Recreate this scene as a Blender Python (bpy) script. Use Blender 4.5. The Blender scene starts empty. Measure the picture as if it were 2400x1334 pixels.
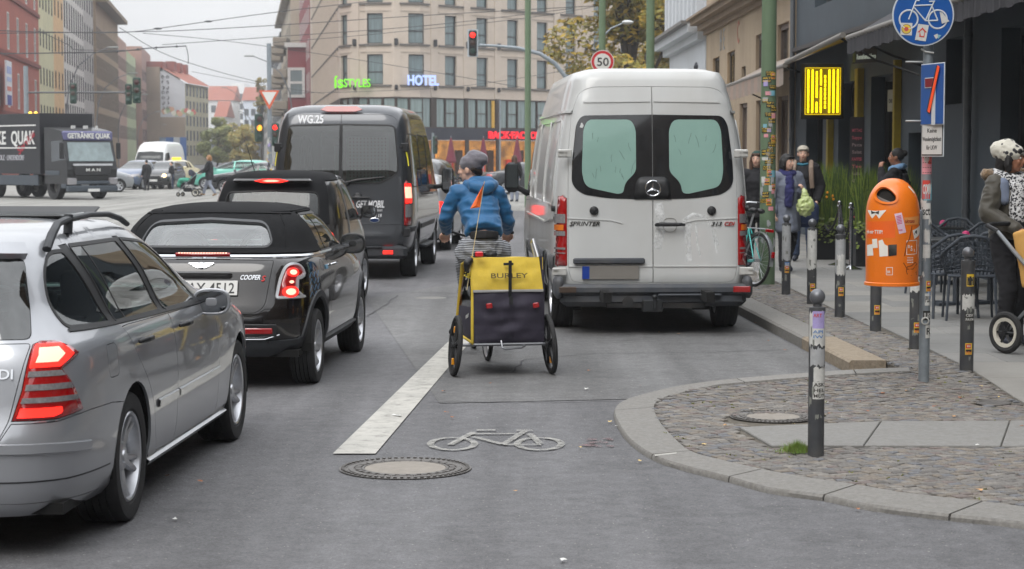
import bpy,bmesh,math,random
import numpy as np
from mathutils import Vector,Matrix,geometry,noise
R=math.radians
rnd=random.Random(7)
scene=bpy.context.scene
COL=scene.collection
# camera
FP,PITCH,CAMH=4600.0,R(3.79),1.78
cam=bpy.data.objects.new('camera',bpy.data.cameras.new('camera'))
COL.objects.link(cam);scene.camera=cam
cam.location=(0,0,CAMH);cam.rotation_euler=(R(90)-PITCH,0,0)
cam.data.sensor_width=36;cam.data.lens=36*FP/2400
cam.data.clip_end=3000;cam.data.clip_start=.1
cam.data.dof.use_dof=True;cam.data.dof.focus_distance=14.0;cam.data.dof.aperture_fstop=6.3
# light
w=bpy.data.worlds.new('World');scene.world=w;w.use_nodes=True
nt=w.node_tree;nt.nodes.clear()
def wn(t,**k):
 n=nt.nodes.new(t)
 for a,b in k.items():setattr(n,a,b)
 return n
out=wn('ShaderNodeOutputWorld');bg=wn('ShaderNodeBackground')
sky=wn('ShaderNodeTexSky',sky_type='NISHITA',sun_disc=False,sun_elevation=R(48),sun_rotation=R(200),air_density=2.0,dust_density=4.0)
tc=wn('ShaderNodeTexCoord');sep=wn('ShaderNodeSeparateXYZ');nt.links.new(tc.outputs['Generated'],sep.inputs[0])
mx=wn('ShaderNodeMath',operation='MAXIMUM');mx.inputs[1].default_value=0;nt.links.new(sep.outputs[2],mx.inputs[0])
ma=wn('ShaderNodeMath',operation='MULTIPLY_ADD');ma.inputs[1].default_value=2.0;ma.inputs[2].default_value=1.0
nt.links.new(mx.outputs[0],ma.inputs[0])
mp=wn('ShaderNodeMapping');mp.inputs['Scale'].default_value=(1.6,1.6,5.5);nt.links.new(tc.outputs['Generated'],mp.inputs[0])
nz=wn('ShaderNodeTexNoise');nz.inputs['Scale'].default_value=2.2;nz.inputs['Detail'].default_value=5;nt.links.new(mp.outputs[0],nz.inputs[0])
mr=wn('ShaderNodeMapRange');mr.inputs[1].default_value=.3;mr.inputs[2].default_value=.7;mr.inputs[3].default_value=.84;mr.inputs[4].default_value=1.1
nt.links.new(nz.outputs[0],mr.inputs[0])
mm=wn('ShaderNodeMath',operation='MULTIPLY');nt.links.new(ma.outputs[0],mm.inputs[0]);nt.links.new(mr.outputs[0],mm.inputs[1])
vm=wn('ShaderNodeVectorMath',operation='SCALE');vm.inputs[0].default_value=(6.1,6.2,6.4);nt.links.new(mm.outputs[0],vm.inputs['Scale'])
mix=wn('ShaderNodeMix',data_type='RGBA');mix.inputs['Factor'].default_value=.93
nt.links.new(sky.outputs[0],mix.inputs['A']);nt.links.new(vm.outputs[0],mix.inputs['B'])
nt.links.new(mix.outputs['Result'],bg.inputs[0]);bg.inputs[1].default_value=.110
nt.links.new(bg.outputs[0],out.inputs[0])
sun=bpy.data.objects.new('sun',bpy.data.lights.new('sun','SUN'));COL.objects.link(sun)
sun.data.energy=1.1;sun.data.angle=R(35);sun.data.color=(1,.975,.94)
sun.rotation_euler=(R(38),0,R(-25))
scene.view_settings.view_transform='Standard';scene.view_settings.look='None'
scene.view_settings.exposure=.36;scene.view_settings.gamma=1
scene.view_settings.use_curve_mapping=False
scene.cycles.max_bounces=8;scene.cycles.transparent_max_bounces=16;scene.cycles.diffuse_bounces=3
scene.cycles.glossy_bounces=4;scene.cycles.caustics_reflective=False;scene.cycles.caustics_refractive=False
# pixel <-> place
SP,CP=math.sin(PITCH),math.cos(PITCH)
def ray(px,py):
 u,v=(px-1200)/FP,(667-py)/FP
 return Vector((u,CP+v*SP,-SP+v*CP))
def G(px,py,z=0.0):
 d=ray(px,py);t=(z-CAMH)/d.z
 return Vector((d.x*t,d.y*t,z))
def AT(px,py,Y):
 d=ray(px,py);t=Y/d.y
 return Vector((d.x*t,Y,CAMH+d.z*t))
 # materials
def lin(c):
 return tuple((x/255/12.92 if x<=10.3 else ((x/255+.055)/1.055)**2.4) for x in c)
MATS={}
def M(name,col=(128,128,128),rough=.6,metal=0.,var=.12,vscale=6.,bump=0.,bscale=40.,coat=0.,emit=None,es=1.,spec=.5,col2=None,dirt=0.,dirtcol=(70,66,60),lo=None,stretch=None,sheen=0,alpha=1.,trans=0.):
 if name in MATS:return MATS[name]
 m=bpy.data.materials.new(name);MATS[name]=m;m.use_nodes=True
 t=m.node_tree;b=t.nodes['Principled BSDF'];L=t.links.new
 c=lin(col) if max(col)>1 else tuple(col)
 b.inputs['Roughness'].default_value=rough;b.inputs['Metallic'].default_value=metal
 b.inputs['Specular IOR Level'].default_value=spec
 if coat:b.inputs['Coat Weight'].default_value=coat;b.inputs['Coat Roughness'].default_value=.03
 if sheen:b.inputs['Sheen Weight'].default_value=sheen
 if alpha<1:b.inputs['Alpha'].default_value=alpha
 if trans:b.inputs['Transmission Weight'].default_value=trans
 tcn=t.nodes.new('ShaderNodeTexCoord');vec=tcn.outputs['Object']
 if stretch:
  mp=t.nodes.new('ShaderNodeMapping');mp.inputs['Scale'].default_value=stretch;L(vec,mp.inputs[0]);vec=mp.outputs[0]
 res=None
 if var or col2:
  n=t.nodes.new('ShaderNodeTexNoise');n.inputs['Scale'].default_value=vscale;n.inputs['Detail'].default_value=6;n.inputs['Roughness'].default_value=.65
  L(vec,n.inputs[0])
  r=t.nodes.new('ShaderNodeMapRange');r.inputs[1].default_value=.3;r.inputs[2].default_value=.7;L(n.outputs[0],r.inputs[0])
  x=t.nodes.new('ShaderNodeMix');x.data_type='RGBA';L(r.outputs[0],x.inputs['Factor'])
  c2=(lin(col2) if col2 else tuple(min(1,q*(1+var)) for q in c))
  c1=c if col2 else tuple(q*(1-var) for q in c)
  x.inputs['A'].default_value=(*c1,1);x.inputs['B'].default_value=(*c2,1);res=x.outputs['Result']
 if dirt:
  n2=t.nodes.new('ShaderNodeTexNoise');n2.inputs['Scale'].default_value=vscale*.45;n2.inputs['Detail'].default_value=8;L(vec,n2.inputs[0])
  r2=t.nodes.new('ShaderNodeMapRange');r2.inputs[1].default_value=.42;r2.inputs[2].default_value=.75;r2.inputs[4].default_value=dirt;L(n2.outputs[0],r2.inputs[0])
  x2=t.nodes.new('ShaderNodeMix');x2.data_type='RGBA';L(r2.outputs[0],x2.inputs['Factor'])
  if res:L(res,x2.inputs['A'])
  else:x2.inputs['A'].default_value=(*c,1)
  x2.inputs['B'].default_value=(*lin(dirtcol),1);res=x2.outputs['Result']
 if res:L(res,b.inputs['Base Color'])
 else:b.inputs['Base Color'].default_value=(*c,1)
 if bump:
  n3=t.nodes.new('ShaderNodeTexNoise');n3.inputs['Scale'].default_value=bscale;n3.inputs['Detail'].default_value=6;L(vec,n3.inputs[0])
  bp=t.nodes.new('ShaderNodeBump');bp.inputs['Strength'].default_value=1;bp.inputs['Distance'].default_value=bump
  L(n3.outputs[0],bp.inputs['Height']);L(bp.outputs[0],b.inputs['Normal'])
 if emit and col2 and res:L(res,b.inputs['Emission Color']);b.inputs['Emission Strength'].default_value=es
 elif emit:
  b.inputs['Emission Color'].default_value=(*lin(emit),1);b.inputs['Emission Strength'].default_value=es
 return m
def glass(name,tint=(150,165,160),clear=.55,rough=.02,refl=1.5):
 if name in MATS:return MATS[name]
 m=bpy.data.materials.new(name);MATS[name]=m;m.use_nodes=True
 t=m.node_tree;t.nodes.clear();L=t.links.new
 o=t.nodes.new('ShaderNodeOutputMaterial');tr=t.nodes.new('ShaderNodeBsdfTransparent');g=t.nodes.new('ShaderNodeBsdfGlossy')
 f=t.nodes.new('ShaderNodeFresnel');f.inputs[0].default_value=refl;s=t.nodes.new('ShaderNodeMixShader')
 c=lin(tint);tr.inputs[0].default_value=(*[q*clear/max(c) for q in c],1);g.inputs['Roughness'].default_value=rough
 g.inputs[0].default_value=(.95,.97,.97,1)
 L(f.outputs[0],s.inputs[0]);L(tr.outputs[0],s.inputs[1]);L(g.outputs[0],s.inputs[2]);L(s.outputs[0],o.inputs[0])
 return m
 # objects
def link(o,parent=None):
 COL.objects.link(o)
 if parent is not None:o.parent=parent
 return o
def tag(o,label=None,cat=None,group=None,kind=None,category=None):
 cat=cat or category
 if label:o['label']=label
 if cat:o['category']=cat
 if group:o['group']=group
 if kind:o['kind']=kind
 return o
def empty(name,loc=(0,0,0),rz=0.,parent=None,label=None,cat=None,group=None,kind=None):
 o=bpy.data.objects.new(name,None);o.empty_display_size=.2
 o.location=loc;o.rotation_euler=(0,0,rz);link(o,parent)
 return tag(o,label,cat,group,kind)
def copy_tree(o,parent=None):
 c=o.copy();COL.objects.link(c)
 if parent is not None:c.parent=parent
 for ch in list(o.children):copy_tree(ch,c)
 return c
class MB:
 """collects shapes and links them as one mesh object"""
 def __init__(s):s.v=[];s.f=[];s.m=[];s.mi=0
 def add(s,vs,fs):
  n=len(s.v);s.v+=[tuple(v) for v in vs];s.f+=[tuple(i+n for i in f) for f in fs];s.m+=[s.mi]*len(fs);return s
 def box(s,c,d,rz=0.,rx=0.,ry=0.,taper=1.,b=0.):
  x,y,z=(q/2 for q in d)
  mt=Matrix.Translation(c)@Matrix.Rotation(rz,4,'Z')@Matrix.Rotation(ry,4,'Y')@Matrix.Rotation(rx,4,'X')
  if b<=0:
   vs=[mt@Vector((a*x*(taper if cc>0 else 1),bb*y*(taper if cc>0 else 1),cc*z)) for cc in (-1,1) for bb in (-1,1) for a in (-1,1)]
   return s.add(vs,[(0,2,3,1),(4,5,7,6),(0,1,5,4),(1,3,7,5),(3,2,6,7),(2,0,4,6)])
  b=min(b,x*.9,y*.9,z*.9)
  def ring(hx,hy,hz):
   return [(hx,hy-b,hz),(hx-b,hy,hz),(-hx+b,hy,hz),(-hx,hy-b,hz),(-hx,-hy+b,hz),(-hx+b,-hy,hz),(hx-b,-hy,hz),(hx,-hy+b,hz)]
  rs=[ring(x-b,y-b,-z),ring(x,y,-z+b),ring(x,y,z-b),ring(x-b,y-b,z)]
  vs=[mt@Vector(p) for r_ in rs for p in r_]
  fs=[tuple(range(7,-1,-1)),tuple(range(24,32))]
  for k in range(3):
   for i in range(8):j=(i+1)%8;fs.append((k*8+i,k*8+j,k*8+8+j,k*8+8+i))
  return s.add(vs,fs)
 def tube(s,pts,r,n=10,cap=True,flat=1.,up=None):
  pts=[Vector(p) for p in pts];k=len(pts);rr=r if isinstance(r,(list,tuple)) else [r]*k
  vs=[];ref=Vector(up) if up else None
  for i,p in enumerate(pts):
   d=(pts[min(i+1,k-1)]-pts[max(i-1,0)])
   d=d.normalized() if d.length>1e-9 else Vector((0,0,1))
   if ref is None:ref=Vector((0,0,1)) if abs(d.z)<.9 else Vector((1,0,0))
   a=d.cross(ref)
   if a.length<1e-4:a=d.orthogonal()
   a.normalize();b=a.cross(d).normalized()
   if not up:ref=b
   for j in range(n):
    t=2*math.pi*j/n;vs.append(p+(a*math.cos(t)*flat+b*math.sin(t))*rr[i])
  fs=[(i*n+j,i*n+(j+1)%n,(i+1)*n+(j+1)%n,(i+1)*n+j) for i in range(k-1) for j in range(n)]
  if cap:fs+=[tuple(range(n-1,-1,-1)),tuple((k-1)*n+j for j in range(n))]
  return s.add(vs,fs)
 def cyl(s,p0,p1,r0,r1=None,n=14):return s.tube([p0,p1],[r0,r0 if r1 is None else r1],n)
 def lathe(s,prof,mt=None,n=24,closed=False):
  """prof: (r, h) pairs turned round local Z"""
  mt=mt or Matrix();k=len(prof)
  vs=[mt@Vector((r*math.cos(2*math.pi*j/n),r*math.sin(2*math.pi*j/n),h)) for r,h in prof for j in range(n)]
  fs=[(i*n+j,i*n+(j+1)%n,((i+1)%k)*n+(j+1)%n,((i+1)%k)*n+j) for i in range(k if closed else k-1) for j in range(n)]
  return s.add(vs,fs)
 def prism(s,poly,mt,h):
  """2-D polygon extruded along local Z of mt from 0 to h"""
  n=len(poly);vs=[mt@Vector((x,y,0)) for x,y in poly]+[mt@Vector((x,y,h)) for x,y in poly]
  fs=[tuple(range(n-1,-1,-1)),tuple(range(n,2*n))]+[(i,(i+1)%n,n+(i+1)%n,n+i) for i in range(n)]
  return s.add(vs,fs)
 def ball(s,c,r,n=12,sc=(1,1,1),mt=None):
  c=Vector(c);vs=[];m2=n//2
  for i in range(m2+1):
   a=math.pi*i/m2
   for j in range(n):
    t=2*math.pi*j/n
    q=Vector((math.sin(a)*math.cos(t)*sc[0],math.sin(a)*math.sin(t)*sc[1],math.cos(a)*sc[2]))*r
    vs.append(c+(mt@q if mt else q))
  fs=[(i*n+j,(i+1)*n+j,(i+1)*n+(j+1)%n,i*n+(j+1)%n) for i in range(m2) for j in range(n)]
  return s.add(vs,fs)
 def quad(s,a,b,c,d):return s.add([a,b,c,d],[(0,1,2,3)])
 def mesh(s,name,mats,smooth=35):
  me=bpy.data.meshes.new(name);me.from_pydata(s.v,[],s.f)
  for m in (mats if isinstance(mats,(list,tuple)) else [mats]):me.materials.append(m)
  if any(s.m):me.polygons.foreach_set('material_index',s.m)
  if smooth:
   me.polygons.foreach_set('use_smooth',[True]*len(me.polygons));me.update()
   me.set_sharp_from_angle(angle=R(smooth))
  me.update();return me
 def build(s,name,mats,parent=None,smooth=35,loc=None,fix=False,**k):
  me=s.mesh(name,mats,smooth)
  if fix:
   b=bmesh.new();b.from_mesh(me);bmesh.ops.recalc_face_normals(b,faces=b.faces);b.to_mesh(me);b.free()
  o=link(bpy.data.objects.new(name,me),parent)
  if loc is not None:o.location=loc
  return tag(o,**k)
def RX(a):return Matrix.Rotation(a,4,'X')
def RY(a):return Matrix.Rotation(a,4,'Y')
def RZ(a):return Matrix.Rotation(a,4,'Z')
def T(*a):return Matrix.Translation(Vector(a[0]) if len(a)==1 else Vector(a))
def axis(o,d,up=(0,0,1)):
 d=Vector(d).normalized();u=Vector(up);x=u.cross(d)
 if x.length<1e-5:x=Vector((1,0,0))
 x.normalize();y=d.cross(x)
 m=Matrix((x,y,d)).transposed().to_4x4();m.translation=Vector(o);return m
_fc=None
def text(s,mt,size,mat,parent,name='lettering',depth=.004,bold=.0,align='LEFT',sx=1.,shear=0.,fit=None):
 cu=bpy.data.curves.new('t','FONT');cu.body=s;cu.size=size;cu.extrude=depth;cu.align_x=align
 cu.offset=bold*size;cu.shear=shear;cu.resolution_u=3;cu.space_character=1.0
 ob=bpy.data.objects.new('t',cu);COL.objects.link(ob)
 dg=bpy.context.evaluated_depsgraph_get();me=bpy.data.meshes.new_from_object(ob.evaluated_get(dg))
 bpy.data.objects.remove(ob);bpy.data.curves.remove(cu)
 if len(me.vertices)==0:return None
 if fit:
  xs=[v.co.x for v in me.vertices];sx=fit/max(1e-6,max(xs)-min(xs))
 me.transform(mt@Matrix.Diagonal((sx,1,1,1)));me.materials.clear();me.materials.append(mat);me.name=name
 return link(bpy.data.objects.new(name,me),parent)
def outward(mt_org,right,up=(0,0,1)):
 """matrix for text: X=right, Y=up, Z=out"""
 x=Vector(right).normalized();y=Vector(up).normalized();z=x.cross(y).normalized();y=z.cross(x)
 m=Matrix((x,y,z)).transposed().to_4x4();m.translation=Vector(mt_org);return m
class Blob:
 def __init__(s):s.b=MB()
 def limb(s,pts,rr,flat=1.,up=None,n=12):
  pts=[Vector(p) for p in pts]
  P2=[];R2=[]
  for i in range(len(pts)-1):
   for q in range(4):
    f=q/4;P2.append(pts[i].lerp(pts[i+1],f));R2.append(rr[i]+(rr[i+1]-rr[i])*f)
  P2.append(pts[-1]);R2.append(rr[-1])
  s.b.tube(P2,R2,n,flat=flat,up=up)
  for p,r in zip(pts,rr):
   if flat==1.:s.b.ball(p,r,10)
  return s
 def ball(s,c,r,sc=(1,1,1),mt=None):s.b.ball(c,r,12,sc,mt);return s
 def box(s,*a,**k):s.b.box(*a,**k);return s
 def build(s,name,mat,parent,vox=.012,sm=4,folds=0.,fscale=9.,stretch=(1,1,1),**k):
  me=s.b.mesh('t',mat,0);ob=bpy.data.objects.new('t',me);COL.objects.link(ob)
  b=bmesh.new();b.from_mesh(me);bmesh.ops.recalc_face_normals(b,faces=b.faces);b.to_mesh(me);b.free()
  m=ob.modifiers.new('r','REMESH');m.mode='VOXEL';m.voxel_size=vox;m.use_smooth_shade=True
  m=ob.modifiers.new('s','SMOOTH');m.iterations=sm;m.factor=.5
  dg=bpy.context.evaluated_depsgraph_get();ob2=ob.evaluated_get(dg)
  out=bpy.data.meshes.new_from_object(ob2);bpy.data.objects.remove(ob);out.name=name
  if folds:
   out.update();nn=[v.normal.copy() for v in out.vertices]
   for v,nr in zip(out.vertices,nn):
    p=Vector((v.co.x*stretch[0],v.co.y*stretch[1],v.co.z*stretch[2]))*fscale
    q=noise.noise(p+Vector((noise.noise(p*.5)*1.6,0,3)))
    v.co+=nr*folds*(1-2.2*abs(q))
  out.materials.clear();out.materials.append(mat)
  out.polygons.foreach_set('use_smooth',[True]*len(out.polygons));out.update()
  return tag(link(bpy.data.objects.new(name,out),parent),**k)
  # car bodies
def pchip(xs,ys):
 xs=np.array(xs,float);ys=np.array(ys,float);h=np.diff(xs);d=np.diff(ys)/h
 m=np.zeros(len(xs));m[0],m[-1]=d[0],d[-1]
 for i in range(1,len(xs)-1):
  if d[i-1]*d[i]>0:
   w1,w2=2*h[i]+h[i-1],h[i]+2*h[i-1];m[i]=(w1+w2)/(w1/d[i-1]+w2/d[i])
 def f(x):
  x=min(max(x,xs[0]),xs[-1]);i=min(max(int(np.searchsorted(xs,x))-1,0),len(h)-1)
  t=(x-xs[i])/h[i]
  return float(ys[i]*(1+2*t)*(1-t)**2+m[i]*h[i]*t*(1-t)**2+ys[i+1]*t*t*(3-2*t)+m[i+1]*h[i]*t*t*(t-1))
 return f
def rc(pts,r,k=4):
 """round the corners of a list of same-chart points; r one value or a list"""
 o=[];n=len(pts)
 for i in range(n):
  a,b,c=pts[i-1],pts[i],pts[(i+1)%n];rr=r[i] if isinstance(r,(list,tuple)) else r
  A=Vector((a[1]-b[1],a[2]-b[2]));C=Vector((c[1]-b[1],c[2]-b[2]))
  if rr<=0 or A.length<1e-6 or C.length<1e-6:o.append(b);continue
  q=min(rr,A.length*.48,C.length*.48);A=A.normalized()*q;C=C.normalized()*q
  for j in range(k+1):
   t=j/k;o.append((b[0],b[1]+A.x*(1-t)**2+C.x*t*t,b[2]+A.y*(1-t)**2+C.y*t*t))
 return o
def arc(cy,cz,r,a0,a1,k=14):return [('s',cy+r*math.cos(R(a0+(a1-a0)*i/k)),cz+r*math.sin(R(a0+(a1-a0)*i/k))) for i in range(k+1)]
def inpoly(x,y,P):
 c=False;j=len(P)-1
 for i in range(len(P)):
  if (P[i][1]>y)!=(P[j][1]>y) and x<(P[j][0]-P[i][0])*(y-P[i][1])/(P[j][1]-P[i][1])+P[i][0]:c=not c
  j=i
 return c
def npin(c,P):
 P=np.array(P);x,y=c[:,0],c[:,1];r=np.zeros(len(c),bool);Q=np.roll(P,1,axis=0)
 for (x1,y1),(x2,y2) in zip(P,Q):
  if y1==y2:continue
  r^=((y1>y)!=(y2>y))&(x<(x2-x1)*(y-y1)/(y2-y1)+x1)
 return r
def offs(P,d):
 """polygon (any winding) moved outward by d"""
 A=sum(P[i-1][0]*P[i][1]-P[i][0]*P[i-1][1] for i in range(len(P)));sg=1 if A>0 else -1;o=[]
 for i in range(len(P)):
  a,b,c=Vector(P[i-1]),Vector(P[i]),Vector(P[(i+1)%len(P)])
  e1=(b-a);e2=(c-b)
  if e1.length<1e-7 or e2.length<1e-7:o.append(tuple(b));continue
  n1=Vector((e1.y,-e1.x)).normalized();n2=Vector((e2.y,-e2.x)).normalized();n=n1+n2
  if n.length<1e-4:o.append(tuple(b));continue
  n.normalize();k=d*sg/max(.5,n.dot(n1));o.append((b.x+n.x*k,b.y+n.y*k))
 return o
class Shell:
 def __init__(s,rows,warp=None):
  r=[tuple(q) for q in rows];z=[q[0] for q in r]
  L=[0.]
  for a,b in zip(r,r[1:]):L.append(L[-1]+max(.01,math.dist((a[0],(a[1]*2+a[2]*.5-a[3]*.3)/1.5),(b[0],(b[1]*2+b[2]*.5-b[3]*.3)/1.5))))
  s.V=L[-1];s.fz,s.fw,s.f0,s.f1,s.fn=(pchip(L,[q[i] for q in r]) for i in range(5))
  vs=np.linspace(0,s.V,600);s.tv=vs;s.tz=np.array([s.fz(v) for v in vs])
  for q in ('fw','f0','f1','fn','fz'):
   tb=np.array([getattr(s,q)(v) for v in vs]);setattr(s,q,lambda v,tb=tb:float(np.interp(v,vs,tb)))
  s.warp=warp or (lambda y,z:0.)
  W=max(q[1] for q in r);Ln=(max(q[3] for q in r)-min(q[2] for q in r))/2;n=max(q[4] for q in r)
  ph=np.linspace(0,math.pi,3000);den=(np.abs(np.sin(ph))**n+np.abs(np.cos(ph))**n)**(1/n);x=W*np.sin(ph)/den;y=-Ln*np.cos(ph)/den
  s.tu=np.concatenate([[0],np.cumsum(np.hypot(np.diff(x),np.diff(y)))]);s.tp=ph;s.U=s.tu[-1]
 def v_of(s,z):return float(np.interp(z,s.tz,s.tv))
 def uv(s,p):
  c,a,z=p
  if c=='uv':return (a,z)
  sg=1
  if c=='r':
   v=s.v_of(z-s.warp(0,z));w_,n=s.fw(v),s.fn(v);q=min(1.,abs(a)/w_);phi=math.atan2(q,max(0.,1-q**n)**(1/n));sg=1 if a>=0 else -1
  elif c=='f':
   v=s.v_of(z-s.warp(4,z));w_,n=s.fw(v),s.fn(v);q=min(1.,abs(a)/w_);phi=math.pi-math.atan2(q,max(0.,1-q**n)**(1/n));sg=1 if a>=0 else -1
  else:
   v=s.v_of(z-s.warp(a,z));n=s.fn(v);y0,y1=s.f0(v),s.f1(v);q=((y0+y1)/2-a)/((y1-y0)/2);q=max(-1,min(1,q))
   phi=math.atan2(max(0.,1-abs(q)**n)**(1/n),q)
  return (sg*float(np.interp(phi,s.tp,s.tu)),v)
 def at(s,u,v,d=0.):
  def P(u,v):
   v=min(max(v,0),s.V);u=u-2*s.U if u>s.U else u;sg=1 if u>=0 else -1;ph=float(np.interp(abs(u),s.tu,s.tp));n,w_,y0,y1=s.fn(v),s.fw(v),s.f0(v),s.f1(v)
   cq,sq=math.cos(ph),math.sin(ph);den=(abs(cq)**n+abs(sq)**n)**(1/n);y=(y0+y1)/2-cq/den*(y1-y0)/2
   z=s.fz(v);return Vector((sg*w_*sq/den,y,z+s.warp(y,z)))
  e=.006;p=P(u,v)
  a=P(u+e,v)-P(u-e,v);b=P(u,min(v+e,s.V))-P(u,max(v-e,0));n=a.cross(b)
  n=n.normalized() if n.length>1e-10 else Vector((0,0,1))
  return p+n*d,n
 def point(s,p,d=0.):return s.at(*s.uv(p),d)
 def path(s,pts,step=.05,close=True):
  if pts[0]=='raw':return pts[1]
  o=[];n=len(pts)
  for i in range(n if close else n-1):
   a,b=pts[i],pts[(i+1)%n]
   if a[0]==b[0]:
    k=max(1,int(math.dist(a[1:],b[1:])/step));o+=[s.uv((a[0],a[1]+(b[1]-a[1])*j/k,a[2]+(b[2]-a[2])*j/k)) for j in range(k)]
   else:
    A,B=s.uv(a),s.uv(b);k=max(1,int(math.dist(A,B)/step));o+=[(A[0]+(B[0]-A[0])*j/k,A[1]+(B[1]-A[1])*j/k) for j in range(k)]
  if not close:o.append(s.uv(pts[-1]))
  q=[o[0]]
  for p in o[1:]:
   if math.dist(p,q[-1])>1e-5:q.append(p)
  if close and math.dist(q[0],q[-1])<1e-5:q.pop()
  return q
 def panel(s,name,pts,mat,parent,holes=(),d=0.,gap=0.,hgap=0.,step=.07,rim=.014,mirror=False,bulge=0.,**k):
  def dens(Q,m):
   o=[]
   for i in range(len(Q)):
    a,b=Q[i],Q[(i+1)%len(Q)];k=max(1,int(math.dist(a,b)/m));o+=[(a[0]+(b[0]-a[0])*j/k,a[1]+(b[1]-a[1])*j/k) for j in range(k)]
   return o
  P=dens(s.path(pts),step)
  if gap:P=offs(P,-gap)
  H=[]
  for h in holes:
   q=s.path(h)
   if hgap:q=offs(q,hgap)
   H.append(q)
  if mirror:P=[(-a,b) for a,b in P];H=[[(-a,b) for a,b in h] for h in H]
  pts2=[];ed=[]
  for poly in [P]+H:
   n0=len(pts2);pts2+=[Vector(p) for p in poly];ed+=[(n0+i,n0+(i+1)%len(poly)) for i in range(len(poly))]
  xs=[p[0] for p in P];ys=[p[1] for p in P]
  nx=max(1,int((max(xs)-min(xs))/step));ny=max(1,int((max(ys)-min(ys))/step));bd=list(pts2)
  arr=np.array([tuple(p) for p in bd])
  for i in range(1,nx):
   for j in range(1,ny):
    q=(min(xs)+(max(xs)-min(xs))*(i+.5*(j%2))/nx,min(ys)+(max(ys)-min(ys))*j/ny)
    if np.min(np.hypot(arr[:,0]-q[0],arr[:,1]-q[1]))>step*.45:pts2.append(Vector(q))
  r=geometry.delaunay_2d_cdt(pts2,ed,[],0,1e-6);vc,fc=r[0],r[2]
  va=np.array([tuple(p) for p in vc]);fa=np.array([tuple(f) for f in fc]);ce=va[fa].mean(axis=1)
  keep=npin(ce,P)
  for h in H:keep&=~npin(ce,h)
  tri=[list(fc[i]) for i in np.nonzero(keep)[0]]
  V=[];N=[]
  for p in vc:
   q,n=s.at(p[0],p[1],d);V.append(q);N.append(n)
  if bulge:
   for i,p in enumerate(vc):
    dd=float(np.min(np.hypot(arr[:,0]-p[0],arr[:,1]-p[1])));V[i]=V[i]+N[i]*bulge*min(1,dd/.04)**.5
  F=[];LN=[]
  for f in tri:
   a,b,c=(V[i] for i in f[:3]);nn=(b-a).cross(c-a)
   if nn.dot(N[f[0]]+N[f[1]]+N[f[2]])<0:f.reverse()
   F.append(tuple(f));LN+=[tuple(N[i]) for i in f]
  if rim:
   cnt={}
   for f in F:
    for i in range(len(f)):cnt[(f[i],f[(i+1)%len(f)])]=1
   be=[e for e in cnt if (e[1],e[0]) not in cnt];base=len(V);vm={}
   for a,b in be:
    for i in (a,b):
     if i not in vm:vm[i]=len(V);V.append(V[i]-N[i]*rim)
   for a,b in be:
    F.append((b,a,vm[a],vm[b]));n=(V[a]-V[b]).cross(N[a]);n=(-n).normalized() if n.length>0 else N[a]
    LN+=[tuple(n)]*4
  me=bpy.data.meshes.new(name);me.from_pydata([tuple(v) for v in V],[],F);me.materials.append(mat)
  me.polygons.foreach_set('use_smooth',[True]*len(F));me.update()
  if not bulge:me.normals_split_custom_set(LN)
  return tag(link(bpy.data.objects.new(name,me),parent),**k)
 def strip(s,name,pts,wd,mat,parent,d=.003,close=False,mirror=False,th=.004,**k):
  """raised moulding or seal along a line on the body"""
  P=s.path(pts,.05,close);n=len(P);V=[];F=[];sg=-1 if mirror else 1
  for i,p in enumerate(P):
   a=Vector(P[(i-1)%n] if (close or i) else P[0]);b=Vector(P[(i+1)%n] if (close or i<n-1) else P[-1]);t=(b-a)
   t=t.normalized() if t.length>1e-9 else Vector((1,0));nr=Vector((t.y,-t.x))*wd/2
   for e,dd in ((-1,-th),(-.75,d),(.75,d),(1,-th)):V.append(s.at(sg*(p[0]+nr.x*e),p[1]+nr.y*e,dd)[0])
  m=n if close else n-1
  for i in range(m):
   for j in range(3):
    a,b=i*4+j,((i+1)%n)*4+j;F.append((a,a+1,b+1,b) if sg>0 else (a,b,b+1,a+1))
  me=bpy.data.meshes.new(name);me.from_pydata([tuple(v) for v in V],[],F);me.materials.append(mat)
  b=bmesh.new();b.from_mesh(me);bmesh.ops.recalc_face_normals(b,faces=b.faces);b.to_mesh(me);b.free()
  me.polygons.foreach_set('use_smooth',[True]*len(F));me.set_sharp_from_angle(angle=R(50))
  return tag(link(bpy.data.objects.new(name,me),parent),**k)
 def frame(s,p,d=0.):
  """matrix on the body: X right along the surface seen from outside, Y up, Z out"""
  q,n=s.point(p,d);x=Vector((0,0,1)).cross(n).normalized();y=n.cross(x)
  m=Matrix((x,y,n)).transposed().to_4x4();m.translation=q;return m
tyre_m=M('tyre_rubber',(38,38,39),.8,var=.25,vscale=30,bump=.0015,bscale=90)
alloy_m=M('alloy',(196,198,202),.3,.75,var=.1,vscale=20)
steel_m=M('steel_grey',(90,92,95),.45,.6)
blackp=M('black_plastic',(30,31,33),.5,var=.2,vscale=25)
darkp=M('dark_grey_plastic',(50,53,57),.55,var=.2,vscale=14,bump=.0006,bscale=300)
under_m=M('underbody',(10,10,10),.9,var=0)
chrome_m=M('chrome',(215,218,222),.08,1.,var=0)
lamp_red=M('lamp_red',(150,8,12),.08,var=.1,coat=1.,emit=(120,0,4),es=.12)
lamp_lit=M('lamp_lit_red',(255,40,30),.2,var=0,emit=(255,44,36),es=1.5)
lamp_hot=M('lamp_lit_core',(255,200,180),.2,var=0,emit=(255,170,140),es=1.15)
lamp_clear=M('lamp_clear',(150,148,150),.12,.3,var=.3,vscale=60,coat=1.)
lamp_amber=M('lamp_amber',(220,120,40),.12,var=.2,coat=1.)
plate_m=M('plate_white',(215,215,212),.35,var=.03)
plate_txt=M('plate_black',(18,18,20),.4,var=0)
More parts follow.
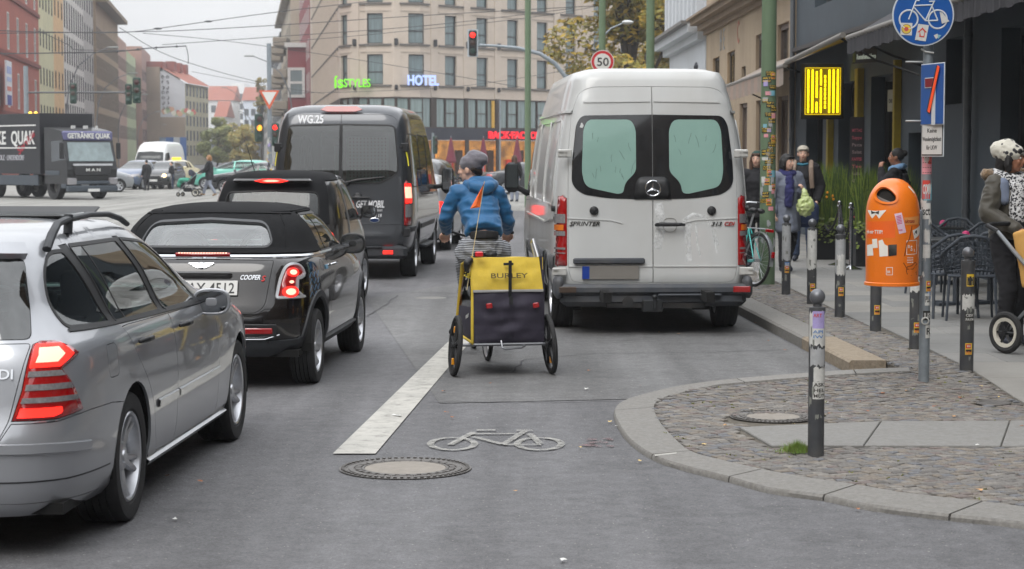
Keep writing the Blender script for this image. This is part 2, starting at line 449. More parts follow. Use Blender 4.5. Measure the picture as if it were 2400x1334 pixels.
plate_blue=M('plate_blue',(20,60,150),.4,var=0)
seat_m=M('seat_fabric',(32,32,35),.85,var=.2)
glass_side=glass('car_glass',(150,165,160),.50,refl=1.9)
glass_dark=glass('tinted_glass',(120,132,132),.12,refl=2.0)
glass_clear=glass('clear_glass',(180,200,195),.72,refl=1.6)
def make_tyre(b,r,wd,mt,n=56,rimr=.66,knob=0):
 h=wd/2;ri=r*rimr;pr=[(ri,-h*.82),(ri+.012,-h*.95),((r+ri)/2,-h*1.0),(r*.955,-h*.97),(r*.985,-h*.86)]
 g=5
 for i in range(g):
  a=-h*.8+1.6*h*i/g;c=a+1.6*h/g*.8
  pr+=[(r,a),(r,c)]
  if i<g-1:pr+=[(r-.009,c+.002),(r-.009,a+1.6*h/g-.002)]
 pr+=[(r*.985,h*.86),(r*.955,h*.97),((r+ri)/2,h*1.0),(ri+.012,h*.95),(ri,h*.82)]
 b.lathe(pr,mt,n,closed=True)
 if knob:
  for j in range(knob):
   for e in (-1,1):
    a=2*math.pi*(j+.25*e)/knob;b.box(mt@Vector(((r-.002)*math.cos(a),(r-.002)*math.sin(a),e*h*.82)),(.02,.012,.05),rz=0) if False else None
def make_wheel(parent,pos,r,wd,style='five',side=1,rimr=.66,spokes=5,lod=1,mats=None,steer=0.,tw=1.):
 wh=empty('wheel',pos,steer,parent)
 mt=RY(R(90)) if side>0 else RY(R(-90))
 t=MB();make_tyre(t,r,wd,mt,56 if lod else 24,rimr);t.build('tyre',tyre_m,wh,smooth=30,fix=True)
 ri=r*rimr;h=wd/2;q=MB();N=40 if lod else 20
 q.lathe([(ri+.004,h*.86),(ri-.004,h*.93),(ri-.014,h*.88),(ri-.022,h*.6),(ri-.03,-h*.3),(ri-.03,-h*.8),(ri,-h*.85)],mt,N)
 if style=='steel':
  q.lathe([(ri-.024,h*.2),(ri*.8,h*.3),(ri*.6,h*.55),(ri*.35,h*.5),(.05,h*.6),(.045,h*.9),(0,h*.92)],mt,N)
 else:
  hub=.17*r+.01;q.lathe([(hub+.012,h*.1),(hub+.01,h*.55),(hub,h*.62),(hub*.55,h*.62),(hub*.5,h*.7),(0,h*.71)],mt,20)
  for j in range(spokes):
   for e in ((-1,1) if style=='double' else (0,)):
    a0=2*math.pi*j/spokes;a1=a0+e*.16;a0+=e*.10
    w0,w1=(.024,.016) if style=='double' else (.036,.03+.012*(5/spokes))
    w0*=r/.31;w1*=r/.31
    ps=[]
    for (rad,a,ww,hh) in ((hub*.7,a0,w0,h*.6),((hub+ri)/2,(a0+a1)/2,(w0+w1)/2*.85,h*.66),(ri-.012,a1,w1,h*.80)):
     ps.append((rad,a,ww,hh))
    vs=[]
    for rad,a,ww,hh in ps:
     c=Vector((rad*math.cos(a),rad*math.sin(a),0));tn=Vector((-math.sin(a),math.cos(a),0))
     for sx,dz in ((-1,-.035),(-.8,-.006),(0,0),(.8,-.006),(1,-.035)):vs.append(mt@(c+tn*ww*sx+Vector((0,0,hh+dz))))
    q.add(vs,[(i*5+k,(i+1)*5+k,(i+1)*5+k+1,i*5+k+1) for i in range(2) for k in range(4)])
 q.build('rim',(mats or alloy_m),wh,smooth=40,fix=False)
 d=MB();d.lathe([(ri-.031,-h*.2),(0,-h*.2)],mt,20)
 if lod:d.lathe([(ri*.82,-h*.05),(ri*.82,0),(ri*.3,0)],mt,24)
 d.build('brake_disc',[steel_m if lod else under_m],wh)
 return wh
def seat(parent,x,y,z=.35,hr=True,m=None,w_=.5):
 b=Blob();b.box((x,y+.02,z+.1),(w_,.5,.16));b.box((x,y-.24,z+.42),(w_*.94,.13,.62),rx=R(14))
 if hr:b.box((x,y-.37,z+.80),(w_*.5,.1,.17),rx=R(10));b.limb([(x-.06,y-.34,z+.6),(x-.06,y-.36,z+.78)],[.012,.012]);b.limb([(x+.06,y-.34,z+.6),(x+.06,y-.36,z+.78)],[.012,.012])
 return b.build('seat',m or seat_m,parent,vox=.022,sm=5)
def mirror_unit(parent,base,side,size=(.2,.14),mat=None,arm=.1,tilt=0.,out=.16,gl=None):
 """door mirror; glass faces the rear"""
 b=Blob();sx=side;c=Vector(base)+Vector((sx*out,.02,.07));w2,h2=size[0]/2,size[1]/2
 pts=[]
 lp=[c+Vector((math.copysign(abs(math.cos(t))**.7,math.cos(t))*w2*.93,-.012,math.copysign(abs(math.sin(t))**.7,math.sin(t))*h2*.92)) for t in [2*math.pi*i/24 for i in range(25)]]
 b.b.tube(lp,.012,8);b.b.ball(c+Vector((0,.028,0)),1,14,(w2*.98,.055,h2*.98));b.b.box(c+Vector((0,.012,0)),(w2*1.75,.04,h2*1.7),b=.018);b.limb([Vector(base)+Vector((0,.05,0)),c+Vector((-sx*w2*.7,.055,-h2*.4))],[.028,.022])
 o=b.build('mirror',mat or blackp,parent,vox=.009,sm=2)
 g=MB();mt=T(c+Vector((0,-.010,0)))@RX(R(90))
 n=20;poly=[(math.copysign(abs(math.cos(t))**.7,math.cos(t))*w2*.84,math.copysign(abs(math.sin(t))**.7,math.sin(t))*h2*.82) for t in [2*math.pi*i/n for i in range(n)]]
 g.prism(poly,mt,.012);g.build('mirror_glass',M('mirror_glass',(200,205,210),.03,1.,var=0),o,smooth=0,fix=True)
 return o
def plate(parent,mt,s='',wd=.52,ht=.11,blur=False):
 """number plate; mt X right, Y up, Z out"""
 o=MB().box((0,0,.004),(wd,ht,.008),b=.003).build('number_plate',plate_m,parent,smooth=0);o.data.transform(mt)
 if s:
  MB_=MB().box((-wd/2+.022,0,.0085),(.04,ht-.012,.002));q=MB_.build('plate_band',plate_blue,o,smooth=0);q.data.transform(mt)
  text(s,mt@T(-wd/2+.06,-ht*.36,.0085),ht*1.0,plate_txt,o,'plate_lettering',.0006,.01,fit=wd-.09)
 return o
 # ground
def asphalt(name,base,spk=.35,sc=1.):
 m=M(name,base,.88,var=.10,vscale=.35,bump=0)
 t=m.node_tree;L=t.links.new;b=t.nodes['Principled BSDF'];src=b.inputs['Base Color'].links[0].from_socket
 tcn=t.nodes.new('ShaderNodeTexCoord')
 v=t.nodes.new('ShaderNodeTexVoronoi');v.inputs['Scale'].default_value=95*sc;L(tcn.outputs['Object'],v.inputs['Vector'])
 cr=t.nodes.new('ShaderNodeSeparateColor');L(v.outputs['Color'],cr.inputs[0])
 mr=t.nodes.new('ShaderNodeMapRange');mr.inputs[1].default_value=0;mr.inputs[2].default_value=1;mr.inputs[3].default_value=.78;mr.inputs[4].default_value=1.22;L(cr.outputs[0],mr.inputs[0])
 n=t.nodes.new('ShaderNodeTexNoise');n.inputs['Scale'].default_value=9;n.inputs['Detail'].default_value=8;L(tcn.outputs['Object'],n.inputs[0])
 m2=t.nodes.new('ShaderNodeMapRange');m2.inputs[1].default_value=.35;m2.inputs[2].default_value=.65;m2.inputs[3].default_value=.88;m2.inputs[4].default_value=1.1;L(n.outputs[0],m2.inputs[0])
 mu=t.nodes.new('ShaderNodeMath');mu.operation='MULTIPLY';L(mr.outputs[0],mu.inputs[0]);L(m2.outputs[0],mu.inputs[1])
 vs=t.nodes.new('ShaderNodeVectorMath');vs.operation='SCALE';L(src,vs.inputs[0]);L(mu.outputs[0],vs.inputs['Scale'])
 v2=t.nodes.new('ShaderNodeTexVoronoi');v2.inputs['Scale'].default_value=55*sc;L(tcn.outputs['Object'],v2.inputs['Vector'])
 c2=t.nodes.new('ShaderNodeSeparateColor');L(v2.outputs['Color'],c2.inputs[0])
 g1=t.nodes.new('ShaderNodeMath');g1.operation='GREATER_THAN';g1.inputs[1].default_value=.965;L(c2.outputs[0],g1.inputs[0])
 g2=t.nodes.new('ShaderNodeMath');g2.operation='LESS_THAN';g2.inputs[1].default_value=.28;L(v2.outputs['Distance'],g2.inputs[0])
 g3=t.nodes.new('ShaderNodeMath');g3.operation='MULTIPLY';L(g1.outputs[0],g3.inputs[0]);L(g2.outputs[0],g3.inputs[1])
 g4=t.nodes.new('ShaderNodeMath');g4.operation='MULTIPLY';g4.inputs[1].default_value=spk;L(g3.outputs[0],g4.inputs[0])
 x=t.nodes.new('ShaderNodeMix');x.data_type='RGBA';L(g4.outputs[0],x.inputs['Factor']);L(vs.outputs[0],x.inputs['A']);x.inputs['B'].default_value=(.42,.40,.37,1)
 L(x.outputs['Result'],b.inputs['Base Color'])
 mpp=t.nodes.new('ShaderNodeMapping');mpp.inputs['Scale'].default_value=(1.5,.07,1);mpp.inputs['Rotation'].default_value=(0,0,R(3));L(tcn.outputs['Object'],mpp.inputs[0])
 n3=t.nodes.new('ShaderNodeTexNoise');n3.inputs['Scale'].default_value=1.3;n3.inputs['Detail'].default_value=4;L(mpp.outputs[0],n3.inputs[0])
 n4=t.nodes.new('ShaderNodeTexNoise');n4.inputs['Scale'].default_value=1.1;n4.inputs['Detail'].default_value=9;n4.inputs['Roughness'].default_value=.7;L(tcn.outputs['Object'],n4.inputs[0])
 m3=t.nodes.new('ShaderNodeMapRange');m3.inputs[1].default_value=.3;m3.inputs[2].default_value=.7;m3.inputs[3].default_value=.80;m3.inputs[4].default_value=1.14;L(n3.outputs[0],m3.inputs[0])
 m4=t.nodes.new('ShaderNodeMapRange');m4.inputs[1].default_value=.30;m4.inputs[2].default_value=.48;m4.inputs[3].default_value=.72;m4.inputs[4].default_value=1.0;L(n4.outputs[0],m4.inputs[0])
 m5=t.nodes.new('ShaderNodeMath');m5.operation='MULTIPLY';L(m3.outputs[0],m5.inputs[0]);L(m4.outputs[0],m5.inputs[1]);v5=t.nodes.new('ShaderNodeVectorMath');v5.operation='SCALE';L(x.outputs['Result'],v5.inputs[0]);L(m5.outputs[0],v5.inputs['Scale']);L(v5.outputs[0],b.inputs['Base Color'])
 rg=t.nodes.new('ShaderNodeMapRange');rg.inputs[1].default_value=.3;rg.inputs[2].default_value=.7;rg.inputs[3].default_value=.92;rg.inputs[4].default_value=.66;L(n3.outputs[0],rg.inputs[0]);L(rg.outputs[0],b.inputs['Roughness'])
 bp=t.nodes.new('ShaderNodeBump');bp.inputs['Distance'].default_value=.004;bp.inputs['Strength'].default_value=.8;L(v.outputs['Distance'],bp.inputs['Height']);L(bp.outputs[0],b.inputs['Normal'])
 return m
road_m=asphalt('asphalt',(100,100,102),.6);lane_m=asphalt('asphalt_worn',(105,105,105),.7);patch_m=asphalt('asphalt_patch',(98,98,102),.2)
def sheet(name,poly,z,mat,**k):return MB().add([(x,y,z) for x,y in poly],[tuple(range(len(poly)))]).build(name,mat,smooth=0,**k)
road=sheet('road',[(-420,-60),(420,-60),(420,1100),(-420,1100)],0,road_m,kind='structure')
def GP(pts,z=0.):return [tuple(G(a,b,z).xy) for a,b in pts]
for nm,pts,mt in (('worn_lane',[(1480,935),(1030,945),(860,700),(1120,655),(1300,690),(1700,726),(1990,880),(1700,893)],lane_m),):
 q=GP(pts,.004);sheet(nm,q,.004,mt,kind='structure')
sheet('crossing_road',[(-90,62),(60,62),(60,128),(-90,128)],.004,asphalt('asphalt_crossing',(134,133,128),.3),kind='structure')
sheet('tram_bed',[(-60,31.5),(-3.9,31.5),(-5.2,62),(-60,62)],.008,asphalt('paving_crossing',(142,141,136),.3),kind='structure')
crk=M('crack_dark',(84,84,86),.9,var=0)
def ribbon(b,pts,w,z=.006,close=False):
 P=[Vector((p[0],p[1],0)) for p in pts];n=len(P);vs=[]
 for i,p in enumerate(P):
  a=P[(i-1)%n] if close or i else P[0];c=P[(i+1)%n] if close or i<n-1 else P[-1];d=(c-a).normalized();s_=Vector((-d.y,d.x,0))*w/2
  vs+=[(p.x+s_.x,p.y+s_.y,z),(p.x-s_.x,p.y-s_.y,z)]
 b.add(vs,[(2*i,2*i+1,(2*i+3)%(2*n),(2*i+2)%(2*n)) for i in range(n if close else n-1)])
for pts,w_ in (([(1000,943),(1240,944),(1480,941)],.012),([(860,742),(905,715),(935,690)],.02),([(1200,875),(1230,845),(1400,830),(1640,828),(1880,820)],.014),([(1300,790),(1500,785),(1860,790)],.012),([(820,688),(960,686),(1090,690)],.02)):
 b=MB();P=[]
 for (a,c),(d,e) in zip(pts,pts[1:]):
  for i in range(8):P.append(G(a+(d-a)*i/8,c+(e-c)*i/8).xy+Vector((rnd.uniform(-.015,.015),rnd.uniform(-.03,.03))))
 ribbon(b,P,w_,.0085);b.build('road_crack',crk,smooth=0,kind='structure')
for k in range(6):
 b=MB();y=40+k*3.6;ribbon(b,[(-60,y+9),(-30,y+2.5),(-4.6,y-1.5)],.09,.013);b.build('tram_rail',M('rail_steel',(88,86,82),.35,.8),smooth=0,kind='structure')
 # markings
def worn(m,lo=.36,hi=.46,sc=26,k=.9):
 t=m.node_tree;L=t.links.new;b=t.nodes['Principled BSDF'];tcn=t.nodes.new('ShaderNodeTexCoord');n=t.nodes.new('ShaderNodeTexNoise');n.inputs['Scale'].default_value=sc;n.inputs['Detail'].default_value=10;n.inputs['Roughness'].default_value=.75;L(tcn.outputs['Object'],n.inputs[0])
 r=t.nodes.new('ShaderNodeMapRange');r.inputs[1].default_value=lo;r.inputs[2].default_value=hi;r.inputs[3].default_value=1-k;r.inputs[4].default_value=1;L(n.outputs[0],r.inputs[0]);L(r.outputs[0],b.inputs['Alpha']);return m
paint=worn(M('road_paint',(180,178,171),.75,var=.08,vscale=8,dirt=.5,dirtcol=(140,139,134),bump=.002,bscale=120),.34,.50,9,.38)
q=GP([(780,1063),(880,1063),(1062,848),(1150,745),(1118,745),(1045,806)],.009)
sheet('lane_line',q,.009,paint,kind='structure')
b=MB();rm=worn(M('bike_paint',(160,159,154),.8,var=.1,vscale=20,dirt=.5,dirtcol=(130,130,128)),.40,.60,14,.7)
def z6(x,y):return G(700+x/2.939,880+y/2.939).xy
for cx in (1060,1658):
 ribbon(b,[z6(cx+152*math.cos(t),480+42*math.sin(t)) for t in [2*math.pi*i/36 for i in range(36)]],.045,.0095,True)
for k,(p,q_) in enumerate((((1180,412),(1520,410)),((1205,400),(1045,487)),((1200,432),(1405,484)),((1560,392),(1412,484)),((1410,487),(1670,487)),((1590,412),(1665,482)),((1225,388),(1355,388)),((1500,390),(1612,390)))):
 ribbon(b,[z6(*p),z6(*q_)],.045 if k not in (6,7) else.055,.010+k*.0004)
b.build('bicycle_symbol',rm,smooth=0,kind='structure')
b=MB();
for k in range(9):
 c=G(rnd.uniform(1370,1440),rnd.uniform(1028,1050)).xy;b.add([(c.x+rnd.uniform(.01,.07)*math.cos(t),c.y+rnd.uniform(.01,.06)*math.sin(t),.009) for t in [i*1.05 for i in range(6)]],[tuple(range(6))])
b.build('red_paint_mark',worn(M('faded_red',(124,102,103),.9),.42,.6,14,.9),smooth=0,kind='structure')
# manholes
iron=M('cast_iron',(104,101,98),.55,.5,var=.2,vscale=20,bump=.002,bscale=80);conc=M('manhole_concrete',(142,136,128),.9,var=.12,vscale=12,bump=.002,bscale=100)
def manhole(px,py,z,r,label):
 c=G(px,py,z);t=empty('manhole_cover',c,0,None,label,'manhole cover')
 b=MB();b.lathe([(r,.0),(r,.004),(r*.90,.004),(r*.89,.001),(r*.86,.001),(r*.85,.006),(r*.78,.006),(r*.77,.001),(r*.66,.001),(r*.655,.007),(r*.62,.007),(r*.61,.0)],T(0,0,.002),56);b.build('frame',iron,t,smooth=30)
 MB().lathe([(r*.62,.0),(r*.61,.006),(0,.008)],T(0,0,.001),48).build('lid',conc,t,smooth=30)
 for k in range(28):
  a=2*math.pi*k/28;MB().box((r*.715*math.cos(a),r*.715*math.sin(a),.006),(r*.085,r*.10,.010),rz=a,b=.002).build('stud',iron,t,smooth=0)
 b=MB()
 for k in range(60):
  a=2*math.pi*k/60;b.box((r*.945*math.cos(a),r*.945*math.sin(a),.011),(r*.05,r*.05,.005),rz=a)
 b.build('rim_studs',iron,t,smooth=0,kind='stuff')
 return t
manhole(950,1099,.002,.375,'round iron manhole cover with a concrete centre, in the asphalt lane')
t=empty('utility_cap',G(1010,699),0,None,'small flat oval utility cover in the road left of the trailer','utility cover')
MB().lathe([(.20,0),(.19,.006),(0,.007)],Matrix.Diagonal((1,1,1,1)),24).build('lid',M('cap_grey',(122,120,116),.8),t)
# raised pavement: heights
def hz(x,y):
 f=min(1,max(0,(y-13.4)/2.2));f=f*f*(3-2*f);return.034+.073*f
KX=lambda y:2.74-.0366*(y-15.84)
WX=lambda y:6.75-.0152*y
granite=M('granite_kerb',(126,124,120),.8,var=.24,vscale=42,bump=.003,bscale=60,dirt=.35,dirtcol=(112,108,100));granite_t=M('granite_tan',(146,134,117),.85,var=.26,vscale=34,bump=.006,bscale=40,dirt=.6,dirtcol=(122,108,88))
granite2=M('granite_pale',(132,130,126),.8,var=.24,vscale=42,bump=.003,bscale=60,dirt=.3,dirtcol=(120,117,110))
slab_m=[M('slab_a',(131,130,127),.85,var=.07,vscale=5,bump=.002,bscale=50,dirt=.3,dirtcol=(104,102,98)),M('slab_b',(124,124,122),.85,var=.07,vscale=5,bump=.002,bscale=50,dirt=.3,dirtcol=(98,96,92)),M('slab_c',(138,136,131),.85,var=.07,vscale=5,bump=.002,bscale=50,dirt=.3,dirtcol=(108,104,98))]
joint_m=M('joint_sand',(92,87,78),.95,var=.25,vscale=30,bump=.004,bscale=90)
CROSS=[((2760,1275),(2790,1225),1),((2400,1219),(2440,1186),0),((2225,1200),(2304,1169),1),((2040,1177),(2130,1150),0),((1930,1155),(2008,1130),1),((1800,1137),(1885,1112),0),((1708,1112),(1787,1094),1),
((1596,1084),(1690,1072),0),((1527,1060),(1620,1052),1),((1475,1024),(1578,1018),0),((1448,988),(1548,984),0),((1439,958),(1534,950),1),((1458,938),(1553,932),0),((1525,922),(1620,918),0),((1610,909),(1680,911),0),((1725,899),(1745,908),1),((1892,889),(1900,899),0),((2000,883),(2006,893),1),((2130,878),(2134,888),0)]
pav=empty('pavement',(0,0,0),0,None,'grey cobbled and slabbed pavement with granite kerb',None,None,'structure')
def pbuild(b,name,mat,smooth=0,**k):return b.build(name,mat,pav,smooth=smooth,**k)
O=[Vector((*G(a[0],a[1],.045).xy,0)) for a,b_,j in CROSS];I=[Vector((*G(b_[0],b_[1],.045).xy,0)) for a,b_,j in CROSS]
js=[i for i,c in enumerate(CROSS) if c[2]]+[len(CROSS)-1]
def catm(P,i,t):
 p0,p1,p2,p3=P[max(i-1,0)],P[i],P[i+1],P[min(i+2,len(P)-1)]
 return.5*((2*p1)+(p2-p0)*t+(2*p0-5*p1+4*p2-p3)*t*t+(3*p1-p0-3*p2+p3)*t**3)
inner_line=[]
for k in range(len(js)-1):
 vs=[];sec=[]
 for i in range(js[k],js[k+1]):
  for t in (0,.25,.5,.75):sec.append((catm(O,i,t),catm(I,i,t)))
 sec.append((O[js[k+1]],I[js[k+1]]));inner_line+=[s_[1] for s_ in sec]
 d0=(sec[1][0]-sec[0][0]).normalized()*.006;d1=(sec[-1][0]-sec[-2][0]).normalized()*.006
 sec[0]=(sec[0][0]+d0,sec[0][1]+d0);sec[-1]=(sec[-1][0]-d1,sec[-1][1]-d1)
 for o,i in sec:
  n=(i-o).normalized();h=hz(0,o.y);vs+=[(*o.xy,-.03),(*(o).xy,h-.014),(*(o+n*.012).xy,h),(*(i-n*.006).xy,h),(*i.xy,h-.01),(*i.xy,-.03)]
 fs=[(6*a+c,6*a+c+1,6*a+c+7,6*a+c+6) for a in range(len(sec)-1) for c in range(5)]+[tuple(range(6)),tuple(6*(len(sec)-1)+c for c in reversed(range(6)))]
 pbuild(MB().add(vs,fs),'kerb_stone',granite2 if k==6 else granite,smooth=40,fix=True)
a,b_=G(1527,1062,.05),G(1578,1056,.05);sheet('kerb_paint',[(a.x+.02,a.y-.02),(b_.x+.02,b_.y-.02),(b_.x+.02,b_.y+.03),(a.x+.02,a.y+.03)],.0355,paint,kind='structure')
y=15.86;k=0
while y<60:
 L_=2.1 if k==0 else (1.15+.15*(k%3));y2=y+L_;vs=[]
 for yy in (y+.005,y2-.005):
  x=KX(yy);h=.112
  vs+=[(x,yy,-.05),(x,yy,h-.02),(x+.02,yy,h),(x+.30,yy,h),(x+.30,yy,-.05)]
 pbuild(MB().add(vs,[(c,c+1,c+6,c+5) for c in range(4)]+[(0,1,2,3,4),(9,8,7,6,5)]),'kerb_stone',granite_t if k==0 else granite,smooth=0,fix=True);y=y2;k+=1
def psheet(poly,dz,mat,name,step=.5):
 P=[Vector(p) for p in poly];n=len(P);ed=[(i,(i+1)%n) for i in range(n)];xs=[p.x for p in P];ys=[p.y for p in P];y=min(ys)
 P2=[p.copy() for p in P]
 while y<min(max(ys),18):
  x=min(xs)
  while x<max(xs):
   if inpoly(x,y,[tuple(p) for p in P]):P2.append(Vector((x,y)))
   x+=step
  y+=step*.6
 r=geometry.delaunay_2d_cdt(P2,ed,[],0,1e-5);vs=[(v.x,v.y,hz(v.x,v.y)+dz) for v in r[0]]
 fs=[tuple(f) for f in r[2] if inpoly(sum(r[0][i].x for i in f)/len(f),sum(r[0][i].y for i in f)/len(f),[tuple(p) for p in P])]
 return MB().add(vs,fs).build(name,mat,pav,smooth=0)
IL=[v.xy for v in inner_line]
base_poly=[tuple(v) for v in IL]+[(KX(15.9)+.30,15.9),(KX(60)+.30,60),(WX(60)+.3,60),(WX(9)+.3,9),(IL[0].x+3,IL[0].y-.3)]
psheet(base_poly,-.014,joint_m,'joint_bed')
MB().box((3.28,15.72,.044),(.46,.36,.10)).build('joint_bed',joint_m,pav,smooth=0)
q4=GP([(1985,884),(2160,868),(2160,900),(2000,898)],.03);sheet('joint_bed',q4,.028,joint_m).parent=pav
cob_poly=[tuple(v) for v in IL]+[(KX(15.9)+.31,15.9),(KX(42)+.31,42),(3.45-.02,42),(3.47,20.3),(3.57,16.7),(3.58,11),(3.7,8.8)]
SL=[GP([(1733,998),(1808,1041),(2024,1041),(2065,984)],.045),GP([(2065,984),(2024,1041),(2346,1042),(2367,983)],.045),GP([(2367,983),(2346,1042),(2600,1043),(2610,982)],.045)]
gp_=lambda px,py:tuple(G(px,py,.045).xy)
MH=(Vector(G(1812,978,.05).xy),.30);MH2=(Vector(G(2328,940,.05).xy),.13)
stone_m=[M('cobble_%s'%n_,c_,.82,var=.16,vscale=40,bump=.002,bscale=150) for n_,c_ in (('grey',(114,111,107)),('warm',(120,113,104)),('dark',(99,96,93)),('pale',(130,126,120)),('blue',(106,107,110)),('rose',(113,104,100)))]
cr=random.Random(3);cobs=[]
gs=.068;ang=R(24);ca,sa=math.cos(ang),math.sin(ang);jit={}
def gpt(i,j):
 if (i,j) not in jit:
  x=i*gs+cr.uniform(-.2,.2)*gs;y=j*gs*.92+cr.uniform(-.2,.2)*gs+.028*math.sin(i*.33+j*.12)
  jit[(i,j)]=(x*ca-y*sa+3.0,x*sa+y*ca+12.0)
 return jit[(i,j)]
slab_polys=[[tuple(p) for p in s_] for s_ in SL]
for i in range(-105,265):
 for j in range(-175,300):
  x0=i*gs;y0=j*gs*.92;X=x0*ca-y0*sa+3.0;Y=x0*sa+y0*ca+12.0
  if not (.6<X<3.75 and 8.6<Y<27):continue
  c4=[gpt(i,j),gpt(i+1,j),gpt(i+1,j+1),gpt(i,j+1)];cx=sum(p[0] for p in c4)/4;cy=sum(p[1] for p in c4)/4
  if not inpoly(cx,cy,cob_poly):continue
  if any(inpoly(px_,py_,sp) for sp in slab_polys for px_,py_ in c4+[(cx,cy)]):continue
  if (Vector((cx,cy))-MH[0]).length<MH[1]+.02 or (Vector((cx,cy))-MH2[0]).length<MH2[1]+.02:continue
  if not all(inpoly(px_,py_,cob_poly) for px_,py_ in c4):c4=[(cx+(a-cx)*.8,cy+(b_-cy)*.8) for a,b_ in c4]
  cobs.append((cx,cy,c4))
print('cobbles',len(cobs))
def cobble(b,cx,cy,c4):
 z=hz(cx,cy)+cr.uniform(-.003,.003);tl=(cr.uniform(-.03,.03),cr.uniform(-.03,.03));ws=[]
 for f,dz in ((.90,-.02),(.90,-.0045),(.74,.0)):
  ws+=[(cx+(x-cx)*f,cy+(y-cy)*f,z+dz+(x-cx)*tl[0]+(y-cy)*tl[1]) for x,y in c4]
 ws.append((cx,cy,z+.0025))
 b.add(ws,[(k,(k+1)%4,4+(k+1)%4,4+k) for k in range(4)]+[(4+k,4+(k+1)%4,8+(k+1)%4,8+k) for k in range(4)]+[(8+k,8+(k+1)%4,12) for k in range(4)])
inview=[c for c in cobs if abs(c[0]/c[1])<.262]
near=sorted(inview,key=lambda c:c[1])[:300];ns=set(id(c) for c in near)
for c in near:
 b=MB();cobble(b,0,0,[(x-c[0],y-c[1]) for x,y in c[2]]);me=b.mesh('cobble',stone_m[cr.choice((0,0,0,1,1,2,3,4,5))],30)
 o=link(bpy.data.objects.new('cobble',me),pav);o.location=(c[0],c[1],hz(c[0],c[1])-hz(0,0))
b=MB()
for c in cobs:
 if id(c) in ns:continue
 b.mi=cr.choice((0,0,0,1,1,2,3,4,5));cobble(b,*c)
b.build('cobble_field',stone_m,pav,smooth=30,kind='stuff')
def slab(poly,mat,z):
 P=[Vector(p) for p in offs(poly,-.003)];Q=[Vector(p) for p in offs(poly,-.008)];n=len(P);b=MB()
 b.add([(p.x,p.y,z-.05) for p in P]+[(p.x,p.y,z-.006) for p in P]+[(p.x,p.y,z) for p in Q],[(k,(k+1)%n,n+(k+1)%n,n+k) for k in range(n)]+[(n+k,n+(k+1)%n,2*n+(k+1)%n,2*n+k) for k in range(n)]+[tuple(2*n+k for k in range(n))])
 return b.build('slab',mat,pav,smooth=0,fix=True)
for s_ in slab_polys:slab(s_,M('slab_apron',(130,129,126),.85,var=.15,vscale=36,bump=.002,bscale=60,dirt=.4,dirtcol=(112,110,104)),.038)
y=9.0;k=0
while y<58:
 dy=(.82,.95,.74)[k%3];x0=3.60 if y>16.3 else 3.60;x0=3.50 if y>19 else x0;xs=[x0]
 if y>42:xs=[KX(y)+.33]
 x=xs[0]-cr.uniform(0,.8)
 while x<WX(y)+.2:
  x+=cr.uniform(.95,1.35)
  if x>xs[0]+.3:xs.append(min(x,WX(y)+.25))
 for a,c in zip(xs,xs[1:]):
  if c-a<.05:continue
  o=slab([(a,y),(c,y),(c,y+dy),(a,y+dy)],cr.choice(slab_m),0.);h0,h1=hz(0,y),hz(0,y+dy);me=o.data
  for v in me.vertices:v.co.z+=h0+(h1-h0)*(v.co.y-y)/dy
 y+=dy;k+=1
manhole(1812,978,.025,.29,'round iron manhole cover set among the cobbles behind the front bollard')
t=empty('utility_cap',(MH2[0].x,MH2[0].y,hz(0,MH2[0].y)-.004),0,None,'small dark round utility cover in the cobbles near the right edge','utility cover');MB().lathe([(.125,0),(.12,.007),(.10,.007),(.095,.003),(0,.004)],Matrix(),28).build('lid',iron,t)
# buildings
M('roof_tile_red',(150,88,70),.8,var=.15,vscale=3)
def make_window(w_,h,fm,pm,cross=True,fw=.07,dep=.12,sill=None,mull=1,trans=.0):
 """window frame mesh + pane mesh, origin at bottom centre, facing local -Y"""
 f=MB()
 f.box((0,0,fw/2),(w_,dep,fw));f.box((0,0,h-fw/2),(w_,dep,fw))
 for s_ in (-1,1):f.box((s_*(w_/2-fw/2),0,h/2),(fw,dep,h-2*fw))
 for k in range(1,mull):f.box((-w_/2+w_*k/mull,0,h/2),(fw*.8,dep*.8,h-2*fw))
 if trans:f.box((0,0,h*trans),(w_-2*fw,dep*.8,fw*.9))
 p=MB().box((0,dep*.12,h/2),(w_-fw,.02,h-fw))
 return f.mesh('window',fm,0),p.mesh('pane',pm,0),(MB().box((0,-.06,-.03),(w_+.16,.24,.06)).mesh('sill',sill,0) if sill else None)
class Path:
 """plan line of a facade; the street side is on the right when walking along it... sign gives the outward side"""
 def __init__(s,pts,out=1):s.p=[Vector(p) for p in pts];s.l=[0.];s.out=out;[s.l.append(s.l[-1]+(b-a).length) for a,b in zip(s.p,s.p[1:])];s.L=s.l[-1]
 def at(s,u,d=0.):
  i=0
  while i<len(s.l)-2 and u>s.l[i+1]:i+=1
  a,b=s.p[i],s.p[i+1];t=(u-s.l[i])/(s.l[i+1]-s.l[i]);dr=(b-a).normalized();n=Vector((dr.y,-dr.x))*s.out
  q=a.lerp(b,t);return q+n*d,dr,n
